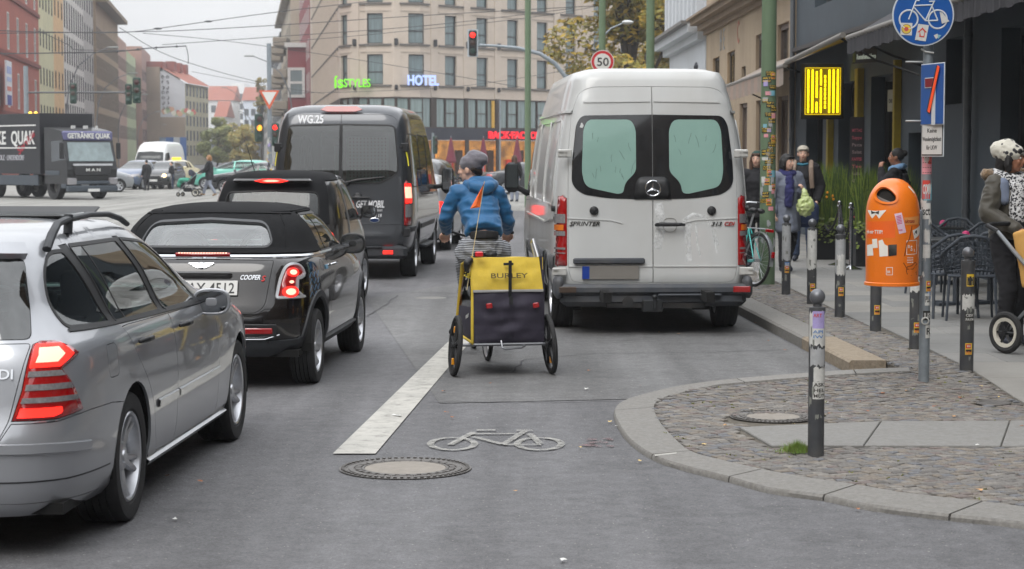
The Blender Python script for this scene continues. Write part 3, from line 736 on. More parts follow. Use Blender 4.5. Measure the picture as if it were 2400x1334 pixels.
def facade(root,path,z0,z1,wins,mats,wall='wall',rec=.18,depth=9.,roof=True,wname='window',stuff=False,u0=0.,u1=None,extra_cuts=()):
 """wins: (u, z, mesh triple, width, height). A wall with real openings and a window in each."""
 u1=u1 if u1 is not None else path.L
 us=sorted(set([u0,u1]+list(extra_cuts)+[q for w_ in wins for q in (w_[0]-w_[3]/2,w_[0]+w_[3]/2) if u0<q<u1]+[l for l in path.l if u0<l<u1]))
 zs=sorted(set([z0,z1]+[q for w_ in wins for q in (w_[1],w_[1]+w_[4]) if z0<q<z1]));b=MB()
 V={}
 def pt(u,z,d=0.):
  q=path.at(u,d)[0];return (q.x,q.y,z)
 for i in range(len(us)-1):
  uc=(us[i]+us[i+1])/2
  col=[w_ for w_ in wins if abs(uc-w_[0])<w_[3]/2]
  run=None
  for j in range(len(zs)-1):
   zc=(zs[j]+zs[j+1])/2;op=any(w_[1]<zc<w_[1]+w_[4] for w_ in col)
   if not op:run=zs[j] if run is None else run
   if (op or j==len(zs)-2) and run is not None:
    e=zs[j] if op else zs[j+1];b.add([pt(us[i],run),pt(us[i+1],run),pt(us[i+1],e),pt(us[i],e)],[(0,1,2,3)]);run=None
 for w_ in wins:
  a,c,zb,zt=w_[0]-w_[3]/2,w_[0]+w_[3]/2,w_[1],w_[1]+w_[4]
  f=[pt(a,zb),pt(c,zb),pt(c,zt),pt(a,zt)];g=[pt(a,zb,-rec-.1),pt(c,zb,-rec-.1),pt(c,zt,-rec-.1),pt(a,zt,-rec-.1)]
  b.add(f+g,[(k,(k+1)%4,4+(k+1)%4,4+k) for k in range(4)])
 if depth:
  A,B,Cc,D=path.at(u0)[0],path.at(u1)[0],path.at(u1,-depth)[0],path.at(u0,-depth)[0]
  b.add([(*B,z0),(*Cc,z0),(*Cc,z1),(*B,z1)],[(0,1,2,3)]);b.add([(*A,z0),(*D,z0),(*D,z1),(*A,z1)],[(0,1,2,3)]);b.add([(*Cc,z0),(*D,z0),(*D,z1),(*Cc,z1)],[(0,1,2,3)])
  if roof:
   b.add([(*path.at(l)[0],z1) for l in [u0]+[l for l in path.l if u0<l<u1]+[u1]]+[(*Cc,z1),(*D,z1)],[tuple(range(len([l for l in path.l if u0<l<u1])+4))])
 b.build(wall,mats,root,smooth=0)
 if stuff:
  F=MB();P=MB()
  for u,z,tr,ww,hh in wins:
   q,dr,n=path.at(u,-rec)
   for s_,me in ((F,tr[0]),(P,tr[1])):
    mt=Matrix(((dr.x,-n.x,0,q.x),(dr.y,-n.y,0,q.y),(0,0,1,z),(0,0,0,1)));s_.add([mt@v.co for v in me.vertices],[tuple(p.vertices) for p in me.polygons])
  if F.v:F.build('window',wins[0][2][0].materials[0],root,smooth=0,kind='stuff');P.build('pane',wins[0][2][1].materials[0],root,smooth=0,kind='stuff')
  return
 for u,z,tr,ww,hh in wins:
  q,dr,n=path.at(u,-rec);o=bpy.data.objects.new(wname,tr[0]);link(o,root)
  o.matrix_local=Matrix(((dr.x,-n.x,0,q.x),(dr.y,-n.y,0,q.y),(0,0,1,z),(0,0,0,1)))
  link(bpy.data.objects.new('pane',tr[1]),o)
  if tr[2]:link(bpy.data.objects.new('sill',tr[2]),o)
def along(root,path,u0,u1,z,h,d,mat,name,step=2.,**k):
 """a band fixed along a facade: height h, standing d proud"""
 n=max(1,int((u1-u0)/step));us=sorted(set([u0+(u1-u0)*i/n for i in range(n+1)]+[l for l in path.l if u0<l<u1]));vs=[]
 for u in us:
  a,b_=path.at(u,-.02)[0],path.at(u,d)[0];vs+=[(*a,z),(*b_,z),(*b_,z+h),(*a,z+h)]
 fs=[(4*i+c,4*i+(c+1)%4,4*i+4+(c+1)%4,4*i+4+c) for i in range(len(us)-1) for c in range(4)]+[(0,1,2,3),tuple(4*(len(us)-1)+c for c in (3,2,1,0))]
 return MB().add(vs,fs).build(name,mat,root,smooth=0,fix=True,**k)
curtain=M('curtained_glass',(100,116,118),.25,var=.35,vscale=2.2,stretch=(6,6,.25),coat=.8)
darkglass=M('dark_pane',(52,60,66),.12,var=.5,vscale=.6,coat=1.);frame_d=M('frame_dark',(44,44,46),.5);frame_w=M('frame_white',(200,200,196),.5);zinc=M('zinc',(98,102,106),.5,.4);sill_m=M('sill_grey',(96,92,88),.7)
warm=M('shop_light',(250,176,84),.6,var=.5,vscale=1.3,col2=(60,26,16),emit=(200,128,60),es=.75)
# hotel across the junction
def XY(px,Y):return (((px-1200)/FP)*Y*1.0,Y)
hp=[(-12.46-.137*62,143.0+62),XY(799,143.0),XY(822,141.4),XY(860,140.4),XY(925,140),XY(985,140.6),XY(1030,142.2)]
e=hp[-1];hp.append((e[0]+34,e[1]+35))
HP=Path(hp,1)
hot=empty('hotel_building',(0,0,0),0,None,'beige corner hotel with rows of dark framed windows and lit shops at its foot','building')
beige=M('hotel_stone',(190,177,163),.8,var=.05,vscale=1.5,bump=.004,bscale=8,dirt=.12,dirtcol=(130,118,106))
hw_=make_window(1.18,2.15,frame_d,curtain,fw=.07,trans=.42,sill=None)
def u_at(px):
 return min((abs(AT(px,300,HP.at(u)[0].y).x-HP.at(u)[0].x),u) for u in [HP.l[1]-2+i*.05 for i in range(1100)])[1]
bays=[u_at(807),u_at(879),u_at(976),u_at(1057)];bays+=[bays[-1]+3.22*k for k in range(1,11)];wing=[HP.l[1]-3.2-3.1*k for k in range(18)]
zf=[6.75,9.65,12.55,15.45]
facade(hot,HP,5.86,19,[(u,z,hw_,1.18,2.15) for z in zf for u in bays+wing],beige,'wall',.22,14)
for z in zf:
 for k,u in enumerate(bays):along(hot,HP,u-1.25,u+1.25,z-.14,.12,.12,sill_m,'ledge');along(hot,HP,u-1.25,u+1.25,z+2.30,.10,.05,beige,'ledge')
 for u in wing:along(hot,HP,u-.9,u+.9,z-.14,.12,.12,sill_m,'ledge')
for k,u in enumerate(bays[:-1]):
 v=(u+bays[k+1])/2;along(hot,HP,v-.34,v+.34,5.9,13,.06,beige,'pilaster',9)
for v in [(u+w2)/2 for u,w2 in zip(wing,wing[1:])]:along(hot,HP,v-.3,v+.3,5.9,13,.06,beige,'pilaster',9)
bronze=M('bronze_frame',(62,52,46),.5,.3);teal=M('glass_teal_curtain',(118,134,132),.2,var=.35,vscale=2.0,stretch=(5,5,.2),coat=.8)
mz=make_window(1.0,2.1,bronze,teal,fw=.06,trans=.5);mz1=make_window(.86,2.1,bronze,teal,fw=.04)
ww=[]
for k,u in enumerate(bays):ww+=[(u,3.72,mz,1.0,2.1),(u-1.02,3.72,mz1,.86,2.1),(u+1.02,3.72,mz1,.86,2.1)]
facade(hot,HP,3.68,5.85,ww,bronze,'window_band',.10,0,u0=bays[0]-1.6,u1=bays[-1]+1.6)
for k in (4,):along(hot,HP,bays[k]+.95,bays[k]+1.25,3.75,2.0,.05,M('yellow_panel',(190,150,60),.6),'yellow_panel')
navy=M('fascia_navy',(34,36,48),.5);along(hot,HP,bays[0]-1.6,bays[-1]+1.6,2.82,.86,.12,navy,'fascia')
for k,u in enumerate(bays[1:]):  # back walls and displays emit their own glow for the lit shops
 o=along(hot,HP,u-1.45,u+1.45,.3,2.5,-.5,warm,'glowing_shop_interior')
 along(hot,HP,u-1.45,u+1.45,.3,2.5,-.12,glass('shop_glass',(200,190,170),.85),'shop_glass')
 along(hot,HP,u+1.42,u+1.80,0,2.82,.06,bronze,'shop_pier')
 along(hot,HP,u-.9+.3*(k%3),u+.3,.5,.9+.3*(k%2),-.2,M('shop_red',(170,30,16),.6,emit=(170,30,10),es=.45),'shop_display');along(hot,HP,u+.6,u+1.2,.3,1.8,-.22,M('shop_dark',(60,24,18),.6),'shop_door')
 if k%2==0:q=HP.at(u+.4,-.3)[0];MB().ball((q.x,q.y,2.45),.09).build('spot_lamp',M('lamp_bulb',(255,220,160),.4,var=0,emit=(255,215,150),es=6),hot)
along(hot,HP,0,HP.l[1]-.2,0,5.86,.0,bronze,'ground_storey',9)
for u in [(a+c)/2 for a,c in zip(bays,bays[1:])]:q=HP.at(u,.16)[0];MB().box((q.x,q.y,9.75),(.28,.2,.5),b=.04).build('wall_lamp',frame_d,hot,smooth=0);MB().box((q.x,q.y,6.55),(.24,.2,.34),b=.04).build('wall_lamp',frame_d,hot,smooth=0)
def htext(s_,u,z,size,mat,fit,d=.25,bold=.03):
 q,dr,n=HP.at(u,d);o=text(s_,Matrix(((dr.x,0,n.x,q.x),(dr.y,0,n.y,q.y),(0,1,0,z),(0,0,0,1))),size,mat,hot,'sign_letters',.06,bold,fit=fit);return o
green_l=M('sign_green',(120,220,30),.4,var=0,emit=(110,215,20),es=.5);blue_l=M('sign_blue',(170,190,245),.4,var=0,emit=(160,180,240),es=.6);red_l=M('sign_red',(225,30,45),.4,var=0,emit=(225,24,40),es=.7)
text('ís',outward(AT(782,206,140.2),(1,0,0)),1.25,green_l,hot,'sign_letters',.06,.015,fit=.66);text('STYLES',outward(AT(805,204,139.9),(1,0,0)),.82,green_l,hot,'sign_letters',.06,.012,fit=1.9);htext('HOTEL',u_at(953),6.72,.98,blue_l,2.3)
htext('BACK·FACTORY',u_at(1140),2.98,.72,red_l,6.2,.2,.04)
rr=Path([HP.at(bays[0],-14)[0],HP.at(bays[-1],-14)[0]],-1)
# row along the left of the far street
LX=lambda Z:-37.5-.137*(Z-150)
def row_building(name,label,Z0,Z1,top,col,wins,cat='building',off=0.,fm=frame_d,pm=darkglass,ww=1.2,wh=1.9,floors=5,fz=4.6,pitch=3.4,cols=None,cornice=None,side=1,X=LX,stuff=False,roofcol=None,depth=12,base=None):
 t=empty(name,(0,0,0),0,None,label,cat);P=Path([(X(Z0)+off,Z0),(X(Z1)+off,Z1)],1 if side>0 else -1)
 m=M(name+'_render',col,.85,var=.07,vscale=.7,dirt=.2,dirtcol=tuple(int(c*.7) for c in col));tr=make_window(ww,wh,fm,pm,sill=None,trans=.55,fw=.09)
 n=max(1,int(P.L/wins));L_=[((i+.5)*P.L/n,fz+f*pitch,tr,ww,wh) for i in range(n) for f in range(floors) if fz+f*pitch+wh<top-.4]
 facade(t,P,0,top,L_,m,'wall',.04,depth,stuff=stuff)
 if cornice:along(t,P,0,P.L,top-.3,.5,cornice,M(name+'_cornice',tuple(int(c*.8) for c in col),.8),'cornice',20)
 if base:along(t,P,0,P.L,.0,3.6,.08,M(name+'_base',base,.7,var=.2,vscale=.4),'ground_storey',20)
 if roofcol:
  a,b_=P.at(0,.4)[0],P.at(P.L,.4)[0];c,d=P.at(P.L,-depth/2)[0],P.at(0,-depth/2)[0];e_,f_=P.at(P.L,-depth)[0],P.at(0,-depth)[0];h=3.2
  MB().add([(*a,top),(*b_,top),(*c,top+h),(*d,top+h),(*e_,top),(*f_,top)],[(0,1,2,3),(3,2,4,5),(0,3,5),(1,4,2)]).build('roof',M('roof_tile_red',(150,74,54),.8,var=.15,vscale=3),t,smooth=0)
 return t,P
t,P=row_building('brick_building','red brick corner building with tall white framed windows, leftmost of the far row',128,165,22,(156,84,70),5.6,fm=frame_w,ww=1.25,wh=2.7,floors=5,fz=5.2,pitch=4.2,cornice=None)
for z in (4.6,8.9,13.1):along(t,P,0,P.L,z,.3,.14,M('brick_band',(112,48,40),.8),'band',20)
o=MB().box((0,0,0),(.12,3.2,3.1),b=.0).build('banner',M('banner_white',(208,210,214),.6),t,smooth=0);q=P.at(11.0,.5)[0];o.location=(q.x,q.y,6.8);o.rotation_euler=(0,0,.137)
for zz,col,hh in ((-1.2,(60,70,140),.7),(.9,(150,165,205),.5),(.25,(160,175,210),.3),(-.4,(196,110,96),.3)):MB().box((.08,-.2,zz),(.03,2.4,hh)).build('banner_print',M('banner_%d'%int(hh*10+col[0]),col,.6),o,smooth=0)
row_building('yellow_building','pale yellow building with small windows beside the red brick one',165,178,24,(196,192,158),2.6,ww=.8,wh=1.5,fz=4.5,pitch=3.2,floors=6)
row_building('orange_building','orange rendered building between the pale yellow and the white one',178,188,24,(204,170,126),2.8,ww=.9,wh=1.6,fz=4.5,pitch=3.3,floors=6)
row_building('white_grid_building','white building with dark vertical window strips',188,212,26,(202,200,196),2.6,ww=1.1,wh=2.7,fz=4.0,pitch=3.3,floors=7)
row_building('grey_building','grey building with dark metal attic beside the white one',212,226,22,(168,167,164),3.0,ww=1.2,wh=1.9,fz=4.5,pitch=3.2,floors=5,cornice=.4)
row_building('brown_building','tall brown building with a wide dark cornice',226,266,19.5,(150,130,106),1.9,ww=.8,wh=2.6,fz=4.0,pitch=3.3,floors=5,cornice=1.3,off=.3)
if 0:row_building('green_building','low pale green and brown building with a small cornice',170,178,9.4,(132,118,100),2.2,ww=.8,wh=2.0,fz=3.0,pitch=3.0,floors=2,cornice=.8,off=1.9,depth=2.5)
row_building('rose_building','narrow rose coloured building after the brown one',266,290,18,(170,140,128),3,fz=4,pitch=3.2,floors=4)
row_building('pale_green_building','narrow pale green building after the rose coloured one',290,315,17,(176,186,150),3,fz=4,pitch=3.2,floors=4)
row_building('red_striped_building','brick red building with a dark metal attic',315,345,19.0,(156,122,112),3,fz=4,pitch=3.2,floors=4,off=1.0)
row_building('pale_blue_building','pale grey building left of the firewall with red strip',345,372,16.0,(188,194,200),3,fz=4,pitch=3.2,floors=4,off=3)
fb=empty('firewall_building',(0,0,0),0,None,'building with a white firewall covered in black lettering and a red tiled roof','building')
ZF=330.;XL,XM,XR=XY(346,ZF)[0],XY(379,ZF)[0],XY(437,ZF)[0];FX=lambda Z:XR+.04*(Z-ZF)
zt=lambda py:CAMH+(362-py)*ZF/FP
wm_=M('firewall_white',(196,198,202),.85,var=.08,vscale=.25,dirt=.3,dirtcol=(160,160,160));bm_=M('firewall_brown',(146,130,112),.9,var=.2,vscale=.25)
MB().add([(XM,ZF,zt(275)),(XR,ZF,zt(275)),(XR,ZF,zt(196)),(XM,ZF,zt(160))],[(0,1,2,3)]).build('firewall',wm_,fb,smooth=0)
MB().add([(XL,ZF-.3,0),(XM,ZF-.3,0),(XM,ZF-.3,zt(158)),(XL,ZF-.3,zt(158)),(XL,ZF+20,0),(XM,ZF+20,0),(XM,ZF+20,zt(158)),(XL,ZF+20,zt(158))],[(0,1,2,3),(0,4,7,3),(3,2,6,7),(1,5,6,2)]).build('firewall',bm_,fb,smooth=0)
MB().add([(XM,ZF,0),(XR,ZF,0),(XR,ZF,zt(275)),(XM,ZF,zt(275))],[(0,1,2,3)]).build('firewall',bm_,fb,smooth=0)
MB().box((XL+1.1,ZF+3,zt(165)+.6),(3.4,6,1.6)).build('chimney',M('brick_red',(132,66,56),.85,var=.2),fb,smooth=0)
P=Path([(XR,ZF),(FX(350),350)],1);tr=make_window(1.3,1.7,frame_d,darkglass,fw=.09);n=7
facade(fb,P,0,zt(196),[((i+.5)*P.L/n,1.6+f*2.5,tr,1.3,1.7) for i in range(n) for f in range(5)],M('firewall_facade',(200,192,164),.85,var=.08,vscale=.08),'wall',.03,0)
rt_=M('roof_tile_red');MB().add([(XR+.6,ZF-.3,zt(196)),(FX(350)+.6,350,zt(196)),(XM+.8,350,zt(158)),(XM,ZF-.3,zt(158))],[(0,1,2,3)]).build('roof',rt_,fb,smooth=0)
for k in range(3):MB().box((XM+1.0,ZF+5+6*k,zt(158)+.3),(1.5,2.4,1.6)).build('chimney',M('brick_red'),fb,smooth=0)
gr=random.Random(11);b=MB();x0=XY(388,ZF)[0]
for r_ in range(7):
 z=zt(182)-r_*.86
 for k in range(3):
  x=x0-.9+k*.75;mt=T(x,ZF-.06,z)@RX(R(90))
  for q in range(3):a=gr.uniform(0,6);b.tube([mt@Vector((.25*math.cos(a+w2)*gr.uniform(.5,1),.33*math.sin(a+w2)*gr.uniform(.5,1),0)) for w2 in (0,1,2.2)],.06,5)
b.build('wall_lettering',M('letter_black',(50,52,58),.8,var=0),fb,smooth=0,kind='stuff')
b=MB()
for k in range(16):
 c=(XM+.6+k*.33,ZF-.05-.01*(k%3),zt(262)+gr.uniform(-.4,.4));b.mi=k%4;b.add([(c[0]+gr.uniform(.25,.55)*math.cos(t),c[1],c[2]+gr.uniform(.3,.6)*math.sin(t)) for t in [i*.9 for i in range(7)]],[tuple(range(7))])
b.build('graffiti',[M('graf_%d'%i,c,.8,var=0) for i,c in enumerate(((214,170,140),(228,226,210),(170,190,150),(196,100,90)))],fb,smooth=0,kind='stuff')
t=empty('hoarding',(0,0,0),0,None,'blue and white site hoarding at the foot of the firewall','hoarding');hb_=M('hoarding_blue',(52,96,160),.7,var=.1)
for k,(a,c,mt) in enumerate(((376,391,M('hoarding_print',(120,136,160),.7,var=.4,vscale=1)),(391,409,hb_),(409,424,M('hoarding_pale',(180,186,192),.7)),(424,439,hb_))):
 xa,xb=XY(a,300.)[0],XY(c,300.)[0];MB().box(((xa+xb)/2,300,2.2),(xb-xa-.05,.3,4.4)).build('panel',mt,t,smooth=0)
for k,(a,c,zd,tp,col,rf,lb) in enumerate(((488,548,520,197,(222,222,220),1,'pale grey house with red roof right of the firewall building'),(546,574,620,196,(232,232,230),0,'white house behind the tree crowns'),(572,604,560,200,(214,222,232),1,'pale blue gabled house with a red roof at the street end'),(602,636,650,226,(178,160,144),0,'beige house at the very end of the street'),(508,530,480,232,(226,226,224),1,'low white house with red mansard in front of the pale grey one'))):
 xa,xb=XY(a,zd)[0],XY(c,zd)[0];t=empty('far_house',(0,0,0),0,None,lb,'house');P=Path([(xa,zd),(xb,zd)],1);top=CAMH+(362-tp)*zd/FP-(4.4 if rf else 0);tr=make_window(1.3,1.9,frame_d,darkglass,fw=.08);n=max(2,int(P.L/2.4))
 facade(t,P,0,top,[((i+.5)*P.L/n,3.5+f*3.1,tr,1.3,1.9) for i in range(n) for f in range(8) if 3.5+f*3.1+2.4<top],M('far_render_%d'%k,col,.85,var=.06),'wall',.14,14,stuff=True)
 if rf:MB().add([(xa-.4,zd-.5,top),(xb+.4,zd-.5,top),(xb+.4,zd+7,top+4),(xa-.4,zd+7,top+4),(xb+.4,zd+14,top),(xa-.4,zd+14,top)],[(0,1,2,3),(3,2,4,5),(0,3,5),(1,4,2)]).build('roof',rt_,t,smooth=0)
 # right side of the far street
RXl=lambda Z:-12.46-.137*(Z-143.)
t,P=row_building('red_rendered_building','narrow dark red building with a projecting bay left of the hotel',207,243,24,(134,62,66),4,fm=frame_w,ww=1.2,wh=2.0,fz=5,pitch=3.5,floors=5,side=-1,X=RXl)
bx=XY(677,219)[0];MB().box((bx+3.2,222,6.9),(6.4,6,13.6)).build('bay',M('red_rendered_building_render'),t,smooth=0);MB().box((bx+3.2,222,13.9),(7,6.6,.5)).build('bay_coping',frame_w,t,smooth=0)
b=make_window(1.9,3.3,M('frame_white'),curtain,fw=.3,trans=.5);o=link(bpy.data.objects.new('window',b[0]),t);o.location=(XY(697,219)[0],218.9,8.1);link(bpy.data.objects.new('pane',b[1]),o)
t,P=row_building('ornate_building','ornate sandstone building with balconies and a steep gable',246,305,21.5,(178,166,148),5.0,ww=1.3,wh=2.3,fz=4.5,pitch=3.9,floors=4,side=-1,X=RXl,cornice=1.0,off=-1.0,roofcol=1)
for z in (8.0,12.0,16.0):
 for k in range(3):q=P.at(6+20*k,.9)[0];MB().box((q.x,q.y,z),(1.8,6,1.1),b=.1).build('balcony',M('ornate_building_cornice'),t,smooth=0)
row_building('grey_corner_building','grey building with white window bands beyond the ornate one',305,420,20.5,(150,150,148),4.2,ww=2.2,wh=1.9,fz=4.5,pitch=3.3,floors=5,side=-1,X=RXl,cornice=.6,off=-.6)
row_building('far_corner_building','last pale building on the right of the far street',420,600,19,(172,168,160),6.2,ww=2.2,wh=1.9,fz=4.5,pitch=3.3,floors=4,side=-1,X=RXl,stuff=True,off=-.6)
# right: white, tan and dark buildings
def WP(Z0,Z1,off=0.):return Path([(WX(Z0)+off,Z0),(WX(Z1)+off,Z1)],-1)
white_r=M('white_render',(196,200,204),.85,var=.06,vscale=.8,dirt=.3,dirtcol=(150,150,150));tan_r=M('tan_render',(170,152,128),.9,var=.12,vscale=1.2,dirt=.5,dirtcol=(120,102,84),stretch=(1,1,.35),bump=.004,bscale=20)
wb=empty('white_pilaster_building',(0,0,0),0,None,'white building with fluted pilasters above a moulded cornice and graffiti below','building');P=WP(59.6,71)
tr=make_window(1.3,2.2,frame_d,darkglass,fw=.08,trans=.6)
facade(wb,P,0,15,[(u,z,tr,1.3,2.2) for u in (3,8.4) for z in (6.9,10.6)],white_r,'wall',.3,9)
along(wb,P,-.0,P.L,5.25,.22,.25,white_r,'cornice');along(wb,P,-.0,P.L,5.47,.25,.55,white_r,'cornice');along(wb,P,0,P.L,5.72,.10,.75,M('lead_cap',(110,108,106),.6),'cornice_cap')
for k in range(9):along(wb,P,.5+k*1.25,1.0+k*1.25,5.9,8.5,.22,white_r,'pilaster',9)
gf=M('graffiti_dark',(70,72,78),.8,var=.4,vscale=8)
for k,(u,z,h) in enumerate(((2.2,4.2,.9),(5.2,3.9,.7),(7.8,3.7,.7),(4.0,4.3,.4))):q=P.at(u,.012)[0];b=MB();rr_=random.Random(k);b.tube([(q.x-.01,q.y+rr_.uniform(-.35,.35),z+h*(i/6-.5)) for i in range(7)],[.05,.12,.10,.16,.09,.12,.03],6);b.build('graffiti',gf,wb)
tb=empty('tan_building',(0,0,0),0,None,'weathered tan rendered building with a deep moulded cornice and shop windows','building');P=WP(42.6,59.4)
sh=make_window(1.5,2.5,M('frame_brown',(92,78,68),.6),M('shop_pane',(150,140,132),.12,var=.5,vscale=2.2,coat=1.),fw=.10);up=make_window(1.6,.95,frame_d,M('lit_pane',(214,180,110),.3,var=.5,vscale=3,emit=(230,190,110),es=.5),fw=.07,mull=3);up2=make_window(1.7,1.1,M('frame_brown'),darkglass,fw=.12);up3=make_window(.8,.6,frame_d,darkglass,fw=.05)
facade(tb,P,0,9,[(1.6,.6,sh,1.5,2.5),(5.2,.6,sh,1.5,2.5),(8.3,.6,sh,1.5,2.5),(12,.6,sh,1.5,2.5),(1.7,3.62,up2,1.7,1.1),(5.2,3.6,up2,1.7,1.1),(8.3,3.45,up3,.8,.6),(10.9,3.62,up,1.6,.95),(14.3,3.62,up,1.6,.95)],tan_r,'wall',.14,9)
for z,h,d in ((5.35,.12,.10),(5.47,.16,.28),(5.63,.14,.50),(5.77,.06,.62)):along(tb,P,0,P.L,z,h,d,M('cornice_tan',(138,120,100),.8,var=.15,vscale=3),'cornice')
for s_,u,col in (('H',13.4,(150,156,160)),('E',12.6,(150,156,160)),('C',9.6,(176,110,96))):
 q=P.at(u,.006)[0];text(s_,outward((q.x,q.y,4.7),(0,-1,0)),.85,M('faded_%s'%s_,col,.9,var=.3,vscale=9),tb,'faded_letter',.003,.0,sx=.8)
db=empty('dark_building',(0,0,0),0,None,'dark slate blue facade with awnings, doorway and small window on the right','building');P=WP(12,42.4)
dark_b=M('slate_render',(64,74,82),.8,var=.10,vscale=1.5,bump=.003,bscale=40,dirt=.2,dirtcol=(48,54,60));dk=M('interior_black',(14,14,16),.9,var=.2)
sm_w=make_window(1.0,.95,M('frame_slate',(58,60,64),.5),darkglass,fw=.08,sill=M('sill_pale',(150,140,128),.7));ent=make_window(2.0,3.0,M('frame_black',(24,24,26),.5),glass('door_glass',(90,96,96),.35),fw=.08,mull=2);big=make_window(2.9,3.3,M('frame_slate'),glass('door_glass'),fw=.1,mull=2);upw=make_window(3.0,1.6,M('frame_slate'),darkglass,fw=.08,sill=M('sill_pale'))
uZ=lambda Z:(Z-12)/1.0*(P.L/30.4)
facade(db,P,0,9,[(uZ(28.2),2.5,sm_w,1.0,.95),(uZ(24.2),.12,big,2.9,3.3),(uZ(20.3),.12,big,2.9,3.3),(uZ(33.2),.12,ent,2.0,3.0),(uZ(36.3),.12,ent,2.0,3.0),(uZ(40),.12,ent,2.0,3.0),(uZ(30.6),.12,make_window(1.1,2.0,M('frame_black'),dk,fw=.05),1.1,2.0),(uZ(38.6),4.75,upw,3.0,1.6),(uZ(31),4.75,upw,3.0,1.6)],dark_b,'wall',.30,9,wname='window')
MB().box((WX(25)+1.6,27,1.8),(.1,30,3.8)).build('interior_wall',M('interior_brown',(30,26,24),.9,var=.3),db,smooth=0)
along(db,P,0,P.L,3.96,.08,.12,M('frame_black'),'ledge');
for Z_,mt in ((27.0,zinc),(42.3,zinc)):
 q=P.at(uZ(Z_),.10)[0];b=MB();b.cyl((q.x,q.y,.1),(q.x,q.y,8.5),.055);
 for z in (1.0,2.1,3.4):b.lathe([(.056,-.03),(.066,-.03),(.066,.03),(.056,.03)],T(q.x,q.y,z),14)
 b.build('downpipe',mt,db)
yl=M('painted_yellow_glow',(150,130,20),.8,var=.15)  # entrance glow painted onto the jambs as a yellow surface colour
for Z_,w2 in ((35.0,.16),(37.9,.10),(31.8,.07)):q=P.at(uZ(Z_),.05)[0];MB().box((q.x,q.y,1.75),(.12,w2*2,3.1)).build('glow_painted_jamb',yl,db,smooth=0)
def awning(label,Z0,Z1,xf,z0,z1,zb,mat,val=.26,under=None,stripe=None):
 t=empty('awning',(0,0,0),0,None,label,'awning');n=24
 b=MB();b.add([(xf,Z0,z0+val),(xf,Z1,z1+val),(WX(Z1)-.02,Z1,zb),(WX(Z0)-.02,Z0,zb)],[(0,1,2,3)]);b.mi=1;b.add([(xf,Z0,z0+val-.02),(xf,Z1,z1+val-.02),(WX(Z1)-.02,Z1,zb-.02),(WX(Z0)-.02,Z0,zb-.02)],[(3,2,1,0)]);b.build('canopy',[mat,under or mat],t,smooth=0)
 vs=[];nn=int(abs(Z1-Z0)/.09)
 for i in range(nn+1):
  f=i/nn;y=Z0+(Z1-Z0)*f;x=xf-.02+.018*math.sin(i*2.1);z=z0+(z1-z0)*f;vs+=[(x,y,z+.012*math.sin(i*.8)),(x,y,z+val)]
 b=MB()
 for i in range(nn):b.mi=(i//2)%2 if stripe else 0;b.add([vs[2*i],vs[2*i+1],vs[2*i+3],vs[2*i+2]],[(0,1,2,3)])
 if val>.05:b.build('valance',[mat,stripe or mat],t,smooth=0)
 MB().cyl((xf,Z0-.05,z0+val),(xf,Z1+.05,z1+val),.045).build('front_bar',M('awning_bar',(120,116,110),.5,.3),t)
 for Z_ in ((Z0+.4,Z1-.4) if Z1-Z0>8 else (Z0+.4,)):MB().tube([(WX(Z_),Z_,3.0),((WX(Z_)+xf)/2,Z_+.3,3.25),(xf,Z_,z0+val)],.02,6).build('arm',M('frame_black'),t)
 return t
awning('dark grey striped awning over the restaurant terrace',13,29.5,5.03,3.27,3.27,4.25,M('awning_dark',(62,62,66),.85,var=.1),.25,None,M('awning_dark2',(54,54,58),.85))
awning('cream awning with yellow lit underside above the neon sign',30.0,36.0,5.02,3.55,3.42,3.98,M('awning_cream',(150,138,128),.85,var=.08),.04,M('awning_glow_yellow',(196,160,40),.8))  # neon glow on the underside is painted in as yellow cloth
awning('cream awning with striped valance on the tan building',36.2,46.5,5.0,3.05,3.0,3.9,M('awning_cream'),.36,None,M('awning_rose',(160,140,128),.85))
for k,(x0,y0,x1,y1,lb,col) in enumerate(((-19.5,-30,-18.0,12,'plain ochre apartment house on the left side, nearest to the viewer',(170,150,118)),(-18.0,12.2,-17.2,46,'plain brown apartment house on the left side of the near street',(120,102,88)))):  # unseen houses along the near street, added for reflections in the cars
 t=empty('apartment_house',(0,0,0),0,None,lb,'building');P=Path([(x0,y0),(x1,y1)],1);tr=make_window(1.3,2.1,frame_w,darkglass,fw=.08,trans=.6);n=int(P.L/3)
 facade(t,P,0,17,[((i+.5)*P.L/n,1+3.4*f,tr,1.3,2.1) for i in range(n) for f in range(5)],M('apartment_%d'%k,col,.85,var=.08),'wall',.15,10,stuff=True)
for k,(a,b_,lb,col,sd) in enumerate((((24,-40),(-26,-40),'plain grey apartment house closing the street behind the viewer',(132,126,120),1),((7.2,10.5),(8.2,-39),'plain brown apartment house on the right, beyond the terrace',(104,92,82),1))):  # unseen houses behind the viewer, added to darken the car reflections
 t=empty('apartment_house',(0,0,0),0,None,lb,'building');P=Path([a,b_],-1 if k==0 else 1);P.out=1 if (P.at(1)[2].x<0 if k else P.at(1)[2].y>0) else -P.out;tr=make_window(1.3,2.1,frame_w,darkglass,fw=.08,trans=.6);n=int(P.L/3)
 facade(t,P,0,19 if k==0 else 15,[((i+.5)*P.L/n,1+3.4*f,tr,1.3,2.1) for i in range(n) for f in range(5 if k==0 else 4)],M('apartment_b%d'%k,col,.85,var=.08),'wall',.15,10,stuff=True)
